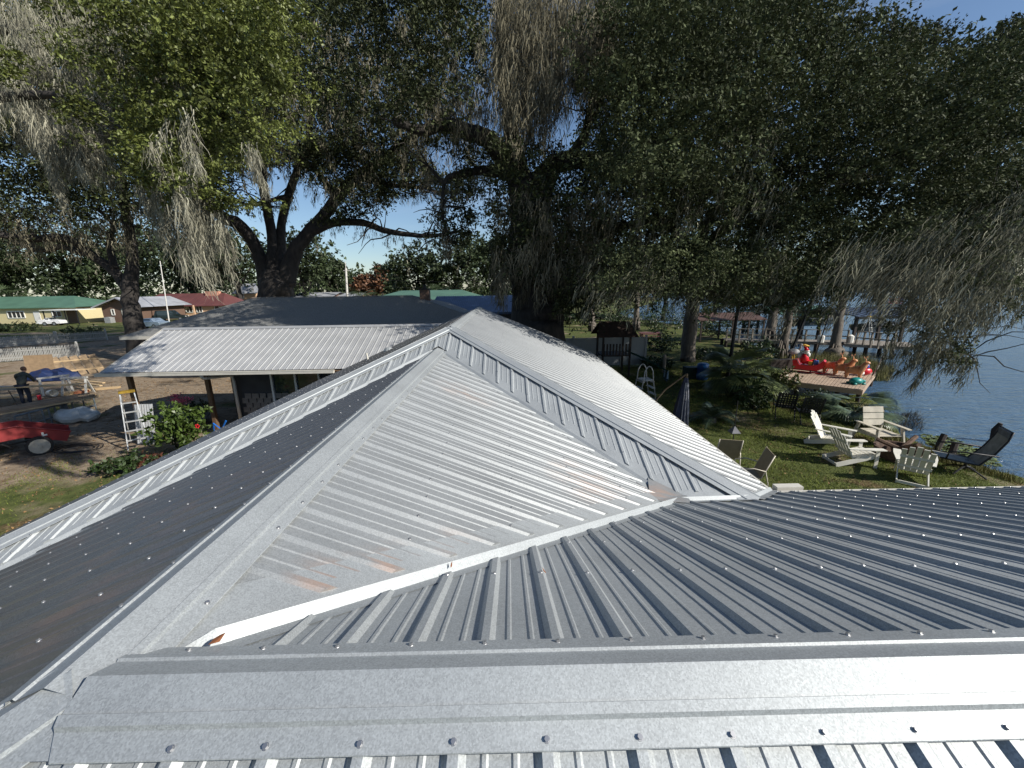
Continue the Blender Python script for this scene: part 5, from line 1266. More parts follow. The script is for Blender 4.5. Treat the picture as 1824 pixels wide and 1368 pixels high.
# sleigh with a figure, and reindeer
red = mat('ornament_red', (.62, .01, .02), .35, var=.05); tanp = mat('ornament_tan', (.60, .27, .12), .45, var=.1)
p = onD(1438, 663); fx2 = (onD(1518, 672)-onD(1440, 664)); ang = math.atan2(fx2[1], fx2[0])
t = thing('sleigh_ornament', 'red plastic sleigh lawn ornament leading the row on the deck', 'ornament', p, ang)
mb = MB()
prof = [(-.62, .18), (-.70, .62), (-.52, .66), (-.40, .42), (.15, .40), (.42, .50), (.62, .72), (.72, .66), (.62, .30), (.40, .16)]
n = len(prof)
for y_ in (-.3, .3): mb.v += [(a, y_, b_) for a, b_ in prof]
mb.f += [tuple(range(n)), tuple(range(n, 2*n))[::-1]]+[(i, n+i, n+(i+1) % n, (i+1) % n) for i in range(n)]; obj('body', mb, red, t)
for sy in (-.26, .26): mb = MB(); mb.tube([(-.7, sy, .06), (.55, sy, .04), (.8, sy, .14), (.86, sy, .3)], .025, 6); obj('runner', mb, red, t, smooth=True)
for k, (c_l, x) in enumerate((((.6, .35, .03), .1), ((.03, .12, .5), .3), ((.6, .02, .02), .2))): mb = MB(); mb.box((x, -.1+.1*k, .52+.04*k), (.2, .2, .2)); obj('parcel', mb, mat('parcel_%d' % k, c_l, .4), t)
t = thing('seated_figure_ornament', 'red and white plastic figure seated in the sleigh ornament', 'ornament', p+np.array([0, 0, 0]), ang)
mb = MB(); mb.ell((-.22, 0, .72), (.2, .22, .30), 12, 8); mb.ell((.0, 0, .55), (.25, .2, .12), 10, 6); obj('coat', mb, red, t, smooth=True)
mb = MB(); mb.ell((-.17, 0, 1.04), (.13, .13, .14), 10, 8); mb.ell((-.08, 0, .93), (.1, .12, .14), 8, 6); mb.tube([(-.18, 0, 1.12), (-.18, 0, 1.16)], .15, 10); mb.ell((-.4, .1, .85), (.16, .16, .2), 10, 7); obj('white_trim', mb, white, t, smooth=True)
mb = MB(); mb.tube([(-.18, 0, 1.15), (-.22, 0, 1.28), (-.32, 0, 1.36)], [.12, .08, .03], 9); obj('hat', mb, red, t, smooth=True)
def deer(label, p):
    t = thing('reindeer_ornament', label, 'ornament', p, ang, 'plastic reindeer ornaments')
    pts = [(0, 0, .42), (.25, 0, .46), (.38, 0, .68), (.42, 0, .86), (.58, 0, .82), (-.27, 0, .44), (-.36, 0, .52)]
    ed = [(0, 1), (1, 2), (2, 3), (3, 4), (0, 5), (5, 6)]; rs = [.19, .20, .14, .12, .075, .20, .05]
    for (sx, i0) in ((.24, 1), (-.26, 5)):
        for sy in (-.11, .11): pts += [(sx, sy, .26), (sx+.02, sy, .02)]; k = len(pts); ed += [(i0, k-2), (k-2, k-1)]; rs += [.085, .06]
    skin('body', pts, ed, rs, tanp, t)
    for sy in (-1, 1): mb = MB(); mb.tube([(.40, sy*.04, .92), (.36, sy*.12, 1.04), (.42, sy*.16, 1.14)], .015, 5); mb.tube([(.36, sy*.12, 1.04), (.28, sy*.14, 1.1)], .013, 5); obj('antler', mb, tanp, t)
    for sy in (-1, 1): mb = MB(); mb.ell((.38, sy*.11, .90), (.02, .06, .035), 6, 4); obj('ear', mb, tanp, t)
    mb = MB(); mb.tube([(.34, 0, .58), (.36, 0, .62)], .125, 10); obj('collar', mb, red, t)
    return t
deer('tan reindeer ornament first behind the sleigh, nearest to it', onD(1478, 665)); deer('tan reindeer ornament in the middle of the three', onD(1497, 669)); deer('tan reindeer ornament at the right, farthest from the sleigh', onD(1518, 674))
p = onD(1540, 668); t = thing('small_ornament', 'small red and blue ornament at the right end of the deck', 'ornament', p)
mb = MB(); mb.ell((0, 0, .2), (.32, .2, .2), 10, 6); obj('base', mb, red, t, smooth=True)
mb = MB(); mb.ell((0, 0, .45), (.14, .14, .16), 10, 6); obj('top', mb, mat('ornament_blue', (.04, .06, .3), .4), t, smooth=True)
mb = MB(); mb.ell((-.35, -.1, .14), (.2, .16, .14), 8, 6); mb.ell((-.3, -.1, .32), (.1, .1, .1), 8, 6); obj('snow_mound', mb, white, t, smooth=True)
p = onD(1524, 684); t = thing('teal_float', 'teal plastic turtle shaped toy near the front edge of the deck', 'toy', p)
mb = MB(); mb.ell((0, 0, .15), (.3, .22, .17), 12, 7); mb.ell((.3, -.05, .14), (.1, .08, .08), 8, 6); 
for sx in (-.2, .2):
    for sy in (-.2, .2): mb.ell((sx, sy, .05), (.1, .07, .05), 6, 4)
obj('body', mb, mat('teal_plastic', (.01, .22, .20), .4), t, smooth=True)
# pelican statue
p = onD(1408, 657); mb = MB(); mb.box((p[0], p[1]+.3, DZ+.25), (2.2, .45, .5)); o = obj('planter_box', mb, wd_dark); tag(o, 'long dark planter box at the back left end of the deck', 'planter')
p = onD(1416, 657)+np.array([0, .3, .5]); t = thing('bird_statue', 'grey and white pelican statue with yellow bill at the left end of the deck', 'statue', p, 0)
mb = MB(); mb.ell((0, 0, .42), (.34, .17, .17), 12, 8); mb.tube([(.25, 0, .48), (.36, 0, .62), (.34, 0, .78)], [.08, .06, .06], 8); mb.ell((.37, 0, .80), (.1, .07, .07), 8, 6); obj('body', mb, mat('statue_grey', (.30, .30, .30), .6), t, smooth=True)
mb = MB(); mb.tube([(.44, 0, .80), (.62, 0, .76), (.85, 0, .72)], [.05, .07, .02], 7); obj('bill', mb, mat('bill_yellow', (.6, .35, .03), .5), t, smooth=True)
for sy in (-.07, .07): mb = MB(); mb.tube([(0, sy, .3), (.02, sy, 0)], .025, 6); obj('leg', mb, mat('bill_yellow', (.6, .35, .03), .5), t)

# ---- jetty beyond with railings, boathouses and boats
JZ = .55
def onJ(px, py): return at(px, py, JZ)
t = thing('jetty', 'long grey timber jetty with handrails running out past the cypress', 'jetty', (onJ(1300, 612)[0], onJ(1300, 612)[1], 0))
a = onJ(1290, 604); b_ = onJ(1500, 608); c2_ = onJ(1628, 614)
pl = mat('jetty_wood', (.23, .20, .165), .85, var=.25, scale=3, bump=.3)
def deckstrip(A_, B_, w_, n, par):
    A_, B_ = np.asarray(A_), np.asarray(B_); d = B_-A_; u = np.array([-d[1], d[0], 0])/np.hypot(d[0], d[1])*w_/2
    for k in range(n):
        q0, q1 = k/n, (k+1)/n-.1/n; P = [A_+d*q0-u, A_+d*q1-u, A_+d*q1+u, A_+d*q0+u]
        mb = MB(); mb.poly([tuple(v) for v in P], -.05, (0, 0, 1)); obj('plank', mb, pl, par, world=True)
    mb = MB(); mb.beam(tuple(A_-u-np.array([0, 0, .13])), tuple(B_-u-np.array([0, 0, .13])), .05, .16); obj('stringer', mb, pl, par, world=True)
    return d, u
d, u = deckstrip(a, b_, 1.5, 40, t); 
deckstrip(b_, c2_, 3.2, 28, t)
def rail(A_, B_, n, par, h=.95):
    A_, B_ = np.asarray(A_), np.asarray(B_)
    for k in range(n+1):
        p = A_+(B_-A_)*k/n; mb = MB(); mb.box((p[0], p[1], JZ+h/2-.1), (.1, .1, h+.2)); obj('rail_post', mb, pl, par, world=True)
    for z in (h, h*.5): mb = MB(); mb.beam(tuple(A_+np.array([0, 0, z])), tuple(B_+np.array([0, 0, z])), .12 if z == h else .05, .045 if z == h else .09); obj('rail', mb, pl, par, world=True)
rail(a-u, b_-u, 9, t); rail(b_-np.array([.2, 1.5, 0]), onJ(1592, 619), 5, t)
for q in np.linspace(0, 1, 9):
    for P in (a+(c2_-a)*q-u, a+(c2_-a)*q+u):
        mb = MB(); mb.tube([(P[0], P[1], -1.5), (P[0], P[1], JZ-.06)], .13, 7); obj('pile', mb, wd_dark, t, world=True)
def boathouse(label, px0, px1, pyE, pyR, Y0, Y1_, rf, posts=3, open_=True):
    x0_, x1_ = float(atY(px0, pyE, Y0)[0]), float(atY(px1, pyE, Y0)[0]); ze_ = float(atY((px0+px1)/2, pyE, Y0)[2]); zr_ = float(atY((px0+px1)/2, pyR, (Y0+Y1_)/2)[2])
    t = thing('boathouse', label, 'boathouse', (x0_, Y0, 0)); yr = (Y0+Y1_)/2; mb = MB(); o_ = .6
    mb.poly([(x0_-o_, Y0-o_, ze_), (x1_+o_, Y0-o_, ze_), (x1_+o_, yr, zr_), (x0_-o_, yr, zr_)], .05, (0, -.2, 1)); mb.poly([(x0_-o_, yr+.01, zr_), (x1_+o_, yr+.01, zr_), (x1_+o_, Y1_+o_, ze_), (x0_-o_, Y1_+o_, ze_)], .05, (0, .2, 1)); obj('roof', mb, rf, t, world=True)
    rb = MB(); n = int((x1_-x0_)/.45)
    for k in range(n+1): X = x0_-o_+.1+(x1_-x0_+2*o_-.2)*k/n; rb.beam((X, Y0-o_, ze_+.07), (X, yr, zr_+.07), .05, .04)
    obj('ribs', rb, rf, t, world=True, kind='stuff')
    for Y in (Y0, Y1_): mb = MB(); mb.box(((x0_+x1_)/2, Y, ze_-.12), (x1_-x0_+.3, .1, .22)); obj('beam', mb, pl, t, world=True)
    for k in range(posts):
        for Y in (Y0, Y1_):
            X = x0_+(x1_-x0_)*k/(posts-1); mb = MB(); mb.box((X, Y, (ze_-1.5)/2), (.2, .2, ze_+1.5)); obj('post', mb, wd_dark, t, world=True)
    return x0_, x1_, ze_
yb1 = float(onJ(1560, 606)[1])+2.2
boathouse('open boathouse with blue grey ribbed roof over the covered speedboat', 1527, 1612, 563, 548, yb1, yb1+6.5, mat('slate_metal', (.07, .09, .13), .45, .3), 3)
yb2 = float(onJ(1440, 600)[1])+5.
boathouse('open boathouse with pale green metal roof left of the cypress', 1402, 1492, 562, 545, yb2, yb2+7, green, 4)
# boats
def boat(label, c, rz, cover=True, Lb=5.2, bimini=True):
    t = thing('boat', label, 'boat', (c[0], c[1], .75), rz); hull = mat('hull_dark', (.04, .055, .05), .3); cv = mat('boat_cover', (.035, .045, .05), .7)
    mb = MB(); st = [(-Lb/2, .85, 0.0), (-Lb/4, 1.0, 0), (0, 1.02, 0), (Lb/4, .85, .05), (Lb*.42, .4, .15), (Lb/2, .03, .3)]; n = 5
    for x, w_, z in st:
        for q in (-1, -.7, 0, .7, 1): mb.v.append((x, w_*q, .55+z if abs(q) == 1 else (0.1+z if abs(q) == .7 else -.12+z)))
    for i in range(len(st)-1):
        for k in range(4): mb.f.append((i*n+k, (i+1)*n+k, (i+1)*n+k+1, i*n+k+1))
    mb.f.append((4, 3, 2, 1, 0)); obj('hull', mb, hull, t, smooth=False)
    mb = MB()
    for x, w_, z in st:
        hh = .95 if -.5 < x < 1.2 else .7
        for q in (-1, -.5, 0, .5, 1): mb.v.append((x, w_*q*1.01, .56+z if abs(q) == 1 else hh*(1 if q == 0 else .9)+z*.3))
    for i in range(len(st)-1):
        for k in range(4): mb.f.append((i*n+k, i*n+k+1, (i+1)*n+k+1, (i+1)*n+k))
    obj('cover', mb, cv, t, smooth=True)
    if bimini:
        mb = MB(); m_ = 7
        for k in range(m_):
            x = -1.1+2.0*k/(m_-1); z = 1.95+.22*math.sin(math.pi*k/(m_-1))
            for y_ in (-.9, .9): mb.v += [(x, y_, z), (x, y_, z-.05)]
        for k in range(m_-1): q = 4*k; mb.f += [(q, q+4, q+6, q+2), (q+1, q+3, q+7, q+5), (q, q+1, q+5, q+4), (q+2, q+6, q+7, q+3)]
        obj('bimini_top', mb, black, t)
        mb = MB()
        for sy in (-.9, .9): mb.tube([(-1.0, sy, 1.95), (0, sy, .6)], .02, 5); mb.tube([(.85, sy, 1.95), (-.1, sy, .6)], .02, 5)
        obj('bimini_frame', mb, steel, t)
    return t
boat('dark covered speedboat with black bimini top on the lift beneath the blue grey roof', ((atY(1568, 600, yb1+2.5)[0]), yb1+2.5), rad(8))
boat('covered boat under the green roofed boathouse, no bimini', ((atY(1450, 592, yb2+3)[0]), yb2+3), rad(5), bimini=False)
# stepladder on jetty
def stepladder(label, loc, rz, h=1.8, m=None, tie=True):
    t = thing('stepladder', label, 'ladder', loc, rz); m = m or mat('aluminium', (.62, .62, .60), .35, .5)
    for sy in (-1, 1):
        mb = MB(); mb.beam((.0, sy*.17, h), (.42, sy*.27, 0), .028, .07, up=(1, 0, 0)); obj('front_rail', mb, m, t)
        mb = MB(); mb.beam((-.04, sy*.16, h-.03), (-.5, sy*.24, 0), .022, .04, up=(1, 0, 0)); obj('rear_rail', mb, m, t)
    for k in range(1, int(h/.3)):
        z = k*.3; q = 1-z/h; mb = MB(); mb.box((.42*q, 0, z), (.09, .34+.2*q, .03)); obj('step', mb, m, t)
    mb = MB(); mb.box((-.02, 0, h+.01), (.22, .40, .07)); obj('top_cap', mb, mat('ladder_yellow', (.30, .19, .02), .5), t)
    return t
stepladder('small aluminium stepladder standing on the jetty beside the covered speedboat', (*atd(1541, 605, dep(onJ(1541, 612)))[:2], JZ), rad(-60), h=2.0)
# white chairs / tub on jetty
for (x, y, lb) in ((1513, 600, 'white plastic drum on the jetty right of the cypress'), (1461, 600, 'white plastic sheet bundle under the green boathouse roof')):
    p = at(x, y+10, JZ); mb = MB(); mb.tube([(p[0], p[1], JZ), (p[0], p[1], JZ+.5), (p[0]+.03, p[1], JZ+.6)], [.22, .24, .1], 9); o = obj('drum', mb, white); tag(o, lb, 'drum')
# flag
p = at(1578, 560, JZ); p = np.array([float(atY(1602, 560, yb1)[0]), yb1-.1, 0]); t = thing('flag', 'small striped red and white flag on a pole above the blue grey boathouse', 'flag', p)
zt_ = float(atY(1602, 531, yb1)[2]); fz = (zt_-.0)
mb = MB(); mb.tube([(p[0], p[1], JZ), (p[0], p[1], zt_+.1)], .03, 6); obj('pole', mb, white, t, world=True)
wdt = float(atY(1602, 535, yb1)[0]-atY(1577, 535, yb1)[0]); hs = float(atY(1590, 531, yb1)[2]-atY(1590, 541, yb1)[2])
for k in range(7):
    mb = MB(); z0_ = zt_-hs*(k+1)/7
    for i in range(6):
        xa_ = p[0]-wdt*i/6; xb_ = p[0]-wdt*(i+1)/6; ya_ = p[1]+.06*math.sin(i*1.3); yb_2 = p[1]+.06*math.sin((i+1)*1.3)
        mb.add([(xa_, ya_, z0_), (xb_, yb_2, z0_), (xb_, yb_2, z0_+hs/7), (xa_, ya_, z0_+hs/7)], [(0, 1, 2, 3)])
    obj('stripe', mb, red if k % 2 == 0 else white, t, world=True)
mb = MB(); mb.box((p[0]-wdt*.2, p[1]-.05, zt_-hs*.27), (wdt*.36, .02, hs*.5)); obj('canton', mb, mat('ornament_blue', (.04, .06, .3), .4), t, world=True)
# owl decoy: dark sculpture on the boathouse roof
# neighbour's picnic structures beyond the lawn
for (x, y, w_, d_, h_, m_, nm, lb, ct) in ((1052, 566, 3.2, 1.2, .8, wood_grey, 'picnic_table', 'grey picnic table on the sunny lawn beyond the pale trunks', 'table'), (1158, 603, 2.2, 1.0, .55, maroon, 'kayak_rack', 'low red planter bed behind the vinyl fence', 'planter')):
    p = at(x, y, 0); t = thing(nm, lb, ct, p)
    mb = MB(); mb.box((p[0], p[1], h_), (w_, d_, .06)); obj('top', mb, m_, t, world=True)
    for sx in (-.4, .4): mb = MB(); mb.box((p[0]+w_*sx, p[1], h_/2), (.08, d_*.8, h_)); obj('leg', mb, m_, t, world=True)
    for sy in (-.8, .8): mb = MB(); mb.box((p[0], p[1]+sy*d_, h_*.55), (w_, .25, .05)); obj('bench', mb, m_, t, world=True)
t = thing('garden_shelter', 'open garden shelter with rusty brown roof among the trunks', 'shelter', at(1290, 606, 0)); p = at(1290, 606, 0)
mb = MB(); mb.poly([(p[0]-3, p[1]-1.2, 1.9), (p[0]+3, p[1]-1.2, 1.9), (p[0]+3, p[1]+1.2, 2.4), (p[0]-3, p[1]+1.2, 2.4)], .06, (0, 0, 1)); obj('roof', mb, mat('rusty_roof', (.07, .035, .025), .8, var=.3, scale=2), t, world=True)
for sx in (-2.8, 0, 2.8):
    for sy in (-1.1, 1.1): mb = MB(); mb.box((p[0]+sx, p[1]+sy, 1.0), (.12, .12, 2.0)); obj('post', mb, wd_dark, t, world=True)
for k in range(12):
    x = 975+k*28; 
t = thing('rail_fence', 'low timber rail fence crossing the neighbouring lawn', 'fence', at(1010, 574, 0)); a = at(985, 575, 0); b_ = at(1310, 589, 0)
for k in range(9): p = a+(b_-a)*k/8; mb = MB(); mb.box((p[0], p[1], .5), (.14, .14, 1.0)); obj('post', mb, wood_grey, t, world=True)
for z in (.45, .85): mb = MB(); mb.beam(tuple(a+np.array([0, 0, z])), tuple(b_+np.array([0, 0, z])), .05, .12); obj('rail', mb, wood_grey, t, world=True)

# ================================================================ PALMS, SHRUBS, REEDS
palm_g = mat('palm_green', (.11, .14, .055), .42, var=.3, scale=3, island=.35, trans=.15, spec=.5)
palm_b = mat('palmetto_green', (.08, .115, .065), .4, var=.3, scale=3, island=.35, trans=.12, spec=.5)
dry = mat('dry_frond', (.20, .14, .07), .9, var=.3)
def fan_mesh(R_, nb, spread=150, droop=.35):
    mb = MB()
    for k in range(nb):
        a = rad(-spread/2+spread*k/(nb-1)); d = Vector((math.cos(a), math.sin(a), 0)); s_ = Vector((-math.sin(a), math.cos(a), 0)); w_ = R_*.035
        r1, r2, r3 = R_*.35, R_*.75, R_*random.uniform(.92, 1.05); z = lambda r: -droop*(r/R_)**2.6*R_
        o = len(mb.v); mb.v += [tuple(d*.02)]+[tuple(d*r1+s_*w_*.9+Vector((0, 0, z(r1)))), tuple(d*r1-s_*w_*.9+Vector((0, 0, z(r1)))), tuple(d*r2+s_*w_*.7+Vector((0, 0, z(r2)))), tuple(d*r2-s_*w_*.7+Vector((0, 0, z(r2)))), tuple(d*r3+Vector((0, 0, z(r3))))]
        mb.f += [(o, o+2, o+1), (o+1, o+2, o+4, o+3), (o+3, o+4, o+5)]
    me = bpy.data.meshes.new('frond'); me.from_pydata(mb.v, [], mb.f); return me
def palm(name, label, cat, base, trunk_h, nf, R_, stem, m, fans=(40, 150), up=(-.3, 1.), nb=22, trunk_r=.14):
    t = thing(name, label, cat, base); mb = MB()
    if trunk_h > .1:
        mb.tube([(0, 0, -.1), (.05, 0, trunk_h*.5), (.0, .03, trunk_h)], [trunk_r*1.3, trunk_r, trunk_r*1.1], 9); obj('trunk', mb, bark_l, t, smooth=True)
    ms = [fan_mesh(R_, nb, random.uniform(*fans) if fans[0] > 60 else random.uniform(120, 170)) for _ in range(4)]
    for q in ms: q.materials.append(m)
    for k in range(nf):
        az = 2*math.pi*k*.382+random.uniform(-.3, .3); el = math.asin(max(-.95, min(.97, random.uniform(*up))))
        L_ = stem*random.uniform(.75, 1.15); tip = Vector((math.cos(az)*math.cos(el)*L_, math.sin(az)*math.cos(el)*L_, trunk_h+math.sin(el)*L_))
        o = bpy.data.objects.new('frond', ms[k % 4]); COL.objects.link(o); o.parent = t; o.location = tip
        o.rotation_euler = (random.uniform(-.4, .4), -el*.75+random.uniform(-.1, .45), az); o.scale = (random.uniform(.8, 1.1),)*3
        mb = MB(); mb.tube([(0, 0, trunk_h-.05), tuple(Vector((0, 0, trunk_h)).lerp(tip, .5)+Vector((0, 0, .06))), tuple(tip)], .014, 4, cap=False); obj('stalk', mb, m, t)
    return t
def feather(name, label, cat, base, nf, R_, m, rise=.5, trunk_h=.2):
    """cycad or feather palm"""
    t = thing(name, label, cat, base)
    mb = MB(); mb.tube([(0, 0, 0), (0, 0, trunk_h)], [.16, .14], 8); obj('trunk', mb, bark_l, t)
    for k in range(nf):
        az = 2*math.pi*k*.382; el = random.uniform(.1, 1.3); mb = MB(); pts = []
        for i in range(9):
            s_ = i/8; r_ = R_*s_*math.cos(el)*(1-.15*s_)+.0; z = trunk_h+R_*(math.sin(el)*s_-.75*s_*s_*rise*1.5); pts.append(Vector((math.cos(az)*r_, math.sin(az)*r_, z)))
        mb.tube(pts, [.012]*8+[.004], 3, cap=False)
        for i in range(26):
            s_ = .1+.88*i/26; j = min(7, int(s_*8)); p = pts[j].lerp(pts[j+1], s_*8-j); d = (pts[j+1]-pts[j]).normalized(); sd_ = Vector((-math.sin(az), math.cos(az), 0)); ll = R_*.24*math.sin(math.pi*min(1, s_*.8+.2))
            for sg in (-1, 1): e = p+(sd_*sg*.85+d*.5)*ll+Vector((0, 0, -.03)); mb.add([p, p+d*.03, e], [(0, 1, 2)])
        obj('frond', mb, m, t)
    return t
palm('cabbage_palm', 'bushy cabbage palm with long drooping fronds between umbrella and deck', 'palm', at(1312, 703, 0), .9, 34, 1.05, .95, palm_g, up=(-.25, .95), nb=26)
palm('cabbage_palm', 'smaller shaded palm just right behind the bushy cabbage palm', 'palm', at(1338, 690, 0), .6, 16, .65, .6, palm_g, up=(-.1, .95), nb=22)
palm('fan_palmetto', 'blue green fan palmetto spreading at the water edge behind the white chairs', 'palmetto', atg(1520, 748), .35, 22, .85, .75, palm_b, fans=(130, 175), up=(-.05, .8), nb=24, trunk_r=.09)
feather('sago_palm', 'dark sago palm with arching feather fronds on the lawn beside the umbrella', 'cycad', at(1268, 752, 0), 26, 1.25, palm_b)
def broad_leaf(name, label, cat, C, R_, per, size, m, flat=.8, stemsN=12, asp=.45):
    C = np.asarray(C); b = C.mean(0).copy(); b[2] = 0
    t = thing(name, label, cat, b)
    V, F = leaf_mesh(C, R_, per, size, flat=flat, asp=asp); obj('foliage', rawmesh('foliage', V, F), m, t, world=True, kind='stuff')
    mb = MB()
    for k in range(stemsN): c = C[rng.integers(len(C))]; mb.tube([tuple(b+rng.normal(size=3)*np.array([.15, .15, 0])), tuple((b+c)/2+rng.normal(size=3)*.08), tuple(c)], [.025, .016, .006], 5, cap=False)
    obj('stems', mb, bark, t, world=True); return t
def ball(c, rx, ry, rz, n):
    g = rng.normal(size=(n, 3)); g /= np.linalg.norm(g, axis=1)[:, None]; g *= (rng.random(n)**.4)[:, None]; return np.asarray(c)+g*np.array([rx, ry, rz])
leaf_bush = mat('leaf_hibiscus', (.070, .110, .022), .4, var=.35, scale=2, island=.45, trans=.25, spec=.45)
leaf_dk = mat('leaf_shrub', (.035, .060, .018), .45, var=.4, scale=2, island=.45, trans=.15, spec=.4)
# shrubs right
p = at(1392, 705, 0); broad_leaf('shrub', 'sunlit broad leaved shrub in front of the deck left corner', 'shrub', ball(p+np.array([0, 0, .75]), .75, .6, .55, 44), .22, 40, .075, mat('leaf_olive', (.085, .10, .025), .45, island=.4, trans=.2, scale=2))
p = at(1345, 728, 0); broad_leaf('shrub', 'dark low shrub between the sago palm and the strap chairs', 'shrub', ball(p+np.array([0, 0, .4]), 1.0, .6, .4, 40), .25, 40, .06, leaf_dk)
p = at(1450, 716, 0); broad_leaf('shrub', 'small dark shrub under the front edge of the deck', 'shrub', ball(p+np.array([0, 0, .25]), .8, .5, .3, 26), .22, 40, .05, leaf_dk)
# banana-like large leaves by the lamp post
t = thing('elephant_ear', 'clump of broad upright elephant ear leaves at the foot of the black post', 'plant', at(1330, 722, 0))
mb = MB(); mb.v = [(0, 0, 0), (.12, -.12, .02), (.35, -.14, 0), (.62, 0, -.12), (.35, .14, 0), (.12, .12, .02)]; mb.f = [(0, 1, 2, 3), (0, 3, 4, 5)]
me = bpy.data.meshes.new('leaf'); me.from_pydata(mb.v, [], mb.f); me.materials.append(leaf_dk)
for k in range(16):
    o = bpy.data.objects.new('leaf', me); COL.objects.link(o); o.parent = t; a = k*2.4; r_ = random.uniform(.05, .35); o.location = (math.cos(a)*r_, math.sin(a)*r_, random.uniform(.5, 1.1)); o.rotation_euler = (random.uniform(-.3, .3), random.uniform(-1.0, .3), a)
    mb = MB(); mb.tube([(0, 0, 0), tuple(o.location)], .012, 4); obj('stalk', mb, leaf_dk, t)
# understory and neighbours' shrubs
for i, (x, y, rx, rz_2, lb) in enumerate(((1095, 578, 2.8, 2.0, 'tall dark shrub directly behind the playhouse roof'), (1158, 580, 2.6, 2.2, 'tall dark shrub between playhouse and lakeside trunk'), (1250, 584, 2.6, 2.0, 'tall dark shrub just right of the lakeside trunk'), (1325, 592, 2.4, 1.7, 'dark round shrub left of the twin cypress trunks by the shelter'), (1180, 625, 1.6, 1.0, 'dark shrub at the right end of the vinyl fence'), (1110, 583, 2.4, 1.3, 'dark shrubs by the pale trunk right of the vinyl fence'), (1180, 590, 2.4, 1.4, 'dark shrub mass left of the lakeside trunk'), (1012, 578, 1.8, 1.1, 'dark shrub right of the massive trunk base'), (1265, 600, 2.2, 1.3, 'shrub right of the lakeside trunk under the shelter'), (1350, 640, 1.5, .9, 'leafy shrub left of the twin cypress trunks'), (1170, 655, 1.0, .5, 'low fern patch beside the grey garden post'), (1255, 640, 1.2, .45, 'low weeds at the foot of the lakeside trunk'))):
    p = at(x, y, 0); broad_leaf('shrub', lb, 'shrub', ball(p+np.array([0, 0, rz_2*.8]), rx, rx*.6, rz_2*.8, 40), rx*.25, 40, .06+.02*rx, leaf_dk)
for i, (x, y, rx, rz_2, lb) in enumerate(((30, 590, 3, .8, 'flower bed shrubs before the yellow house wall'), (160, 572, 3.5, 1.2, 'yellow green shrub right of the yellow house'), (262, 562, 2.5, 1.4, 'bare pinkish bush in front of the maroon roofed house'), (330, 560, 2.5, 1.0, 'round bush before the maroon roofed house porch'), (155, 605, 2.5, 1.0, 'dark bushes behind the farther picket fence'))):
    p = at(x, y, 0); broad_leaf('shrub', lb, 'shrub', ball(p+np.array([0, 0, rz_2*.7]), rx, rx*.5, rz_2*.7, 36), rx*.25, 34, .16, mat('leaf_pinkish', (.20, .13, .09), .7, island=.4) if 'pinkish' in lb else leaf_far)
for i, (x, y, lb) in enumerate(((646, 540, 'small palm left of the far green roof'), (785, 530, 'small palm top above the far green roof'))):
    b = atd(x, y, 56); b[2] = 0; palm('cabbage_palm', lb, 'palm', b, float(atd(x, y-18 if i == 0 else y-8, 56)[2])-.6, 16, 1.5, 1.2, leaf_far, up=(-.3, .9), nb=12, trunk_r=.2)
b = atd(28, 560, 80); b[2] = 0; palm('cabbage_palm', 'pale green palm crown behind the yellow house roof at far left', 'palm', b, 4.6, 20, 2.4, 1.6, leaf_far, up=(-.2, .9), nb=12, trunk_r=.25)
# hibiscus bush left of the wall, low plants below
p = at(330, 812, 0); C = ball(p+np.array([.0, 0, .95]), .95, .75, .85, 66); broad_leaf('hibiscus_bush', 'sunlit bright green hibiscus bush beside the ladder below the wing', 'bush', C, .24, 34, .085, leaf_bush, stemsN=20)
o = MB(); q = p+np.array([.75, -.2, 1.05])
for k in range(5): a = k*1.256; o.ell((q[0]+math.cos(a)*.05, q[1]-.02, q[2]+math.sin(a)*.05), (.028, .015, .028), 6, 4)
o = obj('hibiscus_flower', o, red); tag(o, 'single red flower at the right of the hibiscus bush', 'flower')
p = at(225, 838, 0); broad_leaf('low_plants', 'dark low leafy bed with reddish plants in front of the hibiscus', 'plants', ball(p+np.array([.4, 0, .2]), 1.3, .6, .25, 44), .2, 36, .07, leaf_dk)
p = at(262, 832, 0); broad_leaf('low_plants', 'patch of reddish crotons at the roof edge below the hibiscus', 'plants', ball(p+np.array([.2, -.1, .2]), .5, .4, .2, 12), .15, 34, .07, mat('leaf_red', (.09, .035, .02), .5, island=.4))
b = atd(332, 684, 15.5); pk = mat('azalea_pink', (.78, .20, .32), .6, island=.4, trans=.3, var=.3)
p = np.array([float(b[0]), float(b[1]), 0]); t = broad_leaf('azalea_bush', 'pink flowering azalea seen beneath the porch eave', 'bush', ball(p+np.array([0, 0, .5]), .8, .5, .45, 26), .25, 40, .06, leaf_dk)
V, F = leaf_mesh(ball(p+np.array([-.1, -.4, 1.05]), .6, .25, .2, 18), .15, 26, .04); obj('blossom', rawmesh('blossom', V, F), pk, t, world=True, kind='stuff')
p = at(520, 700, 0)

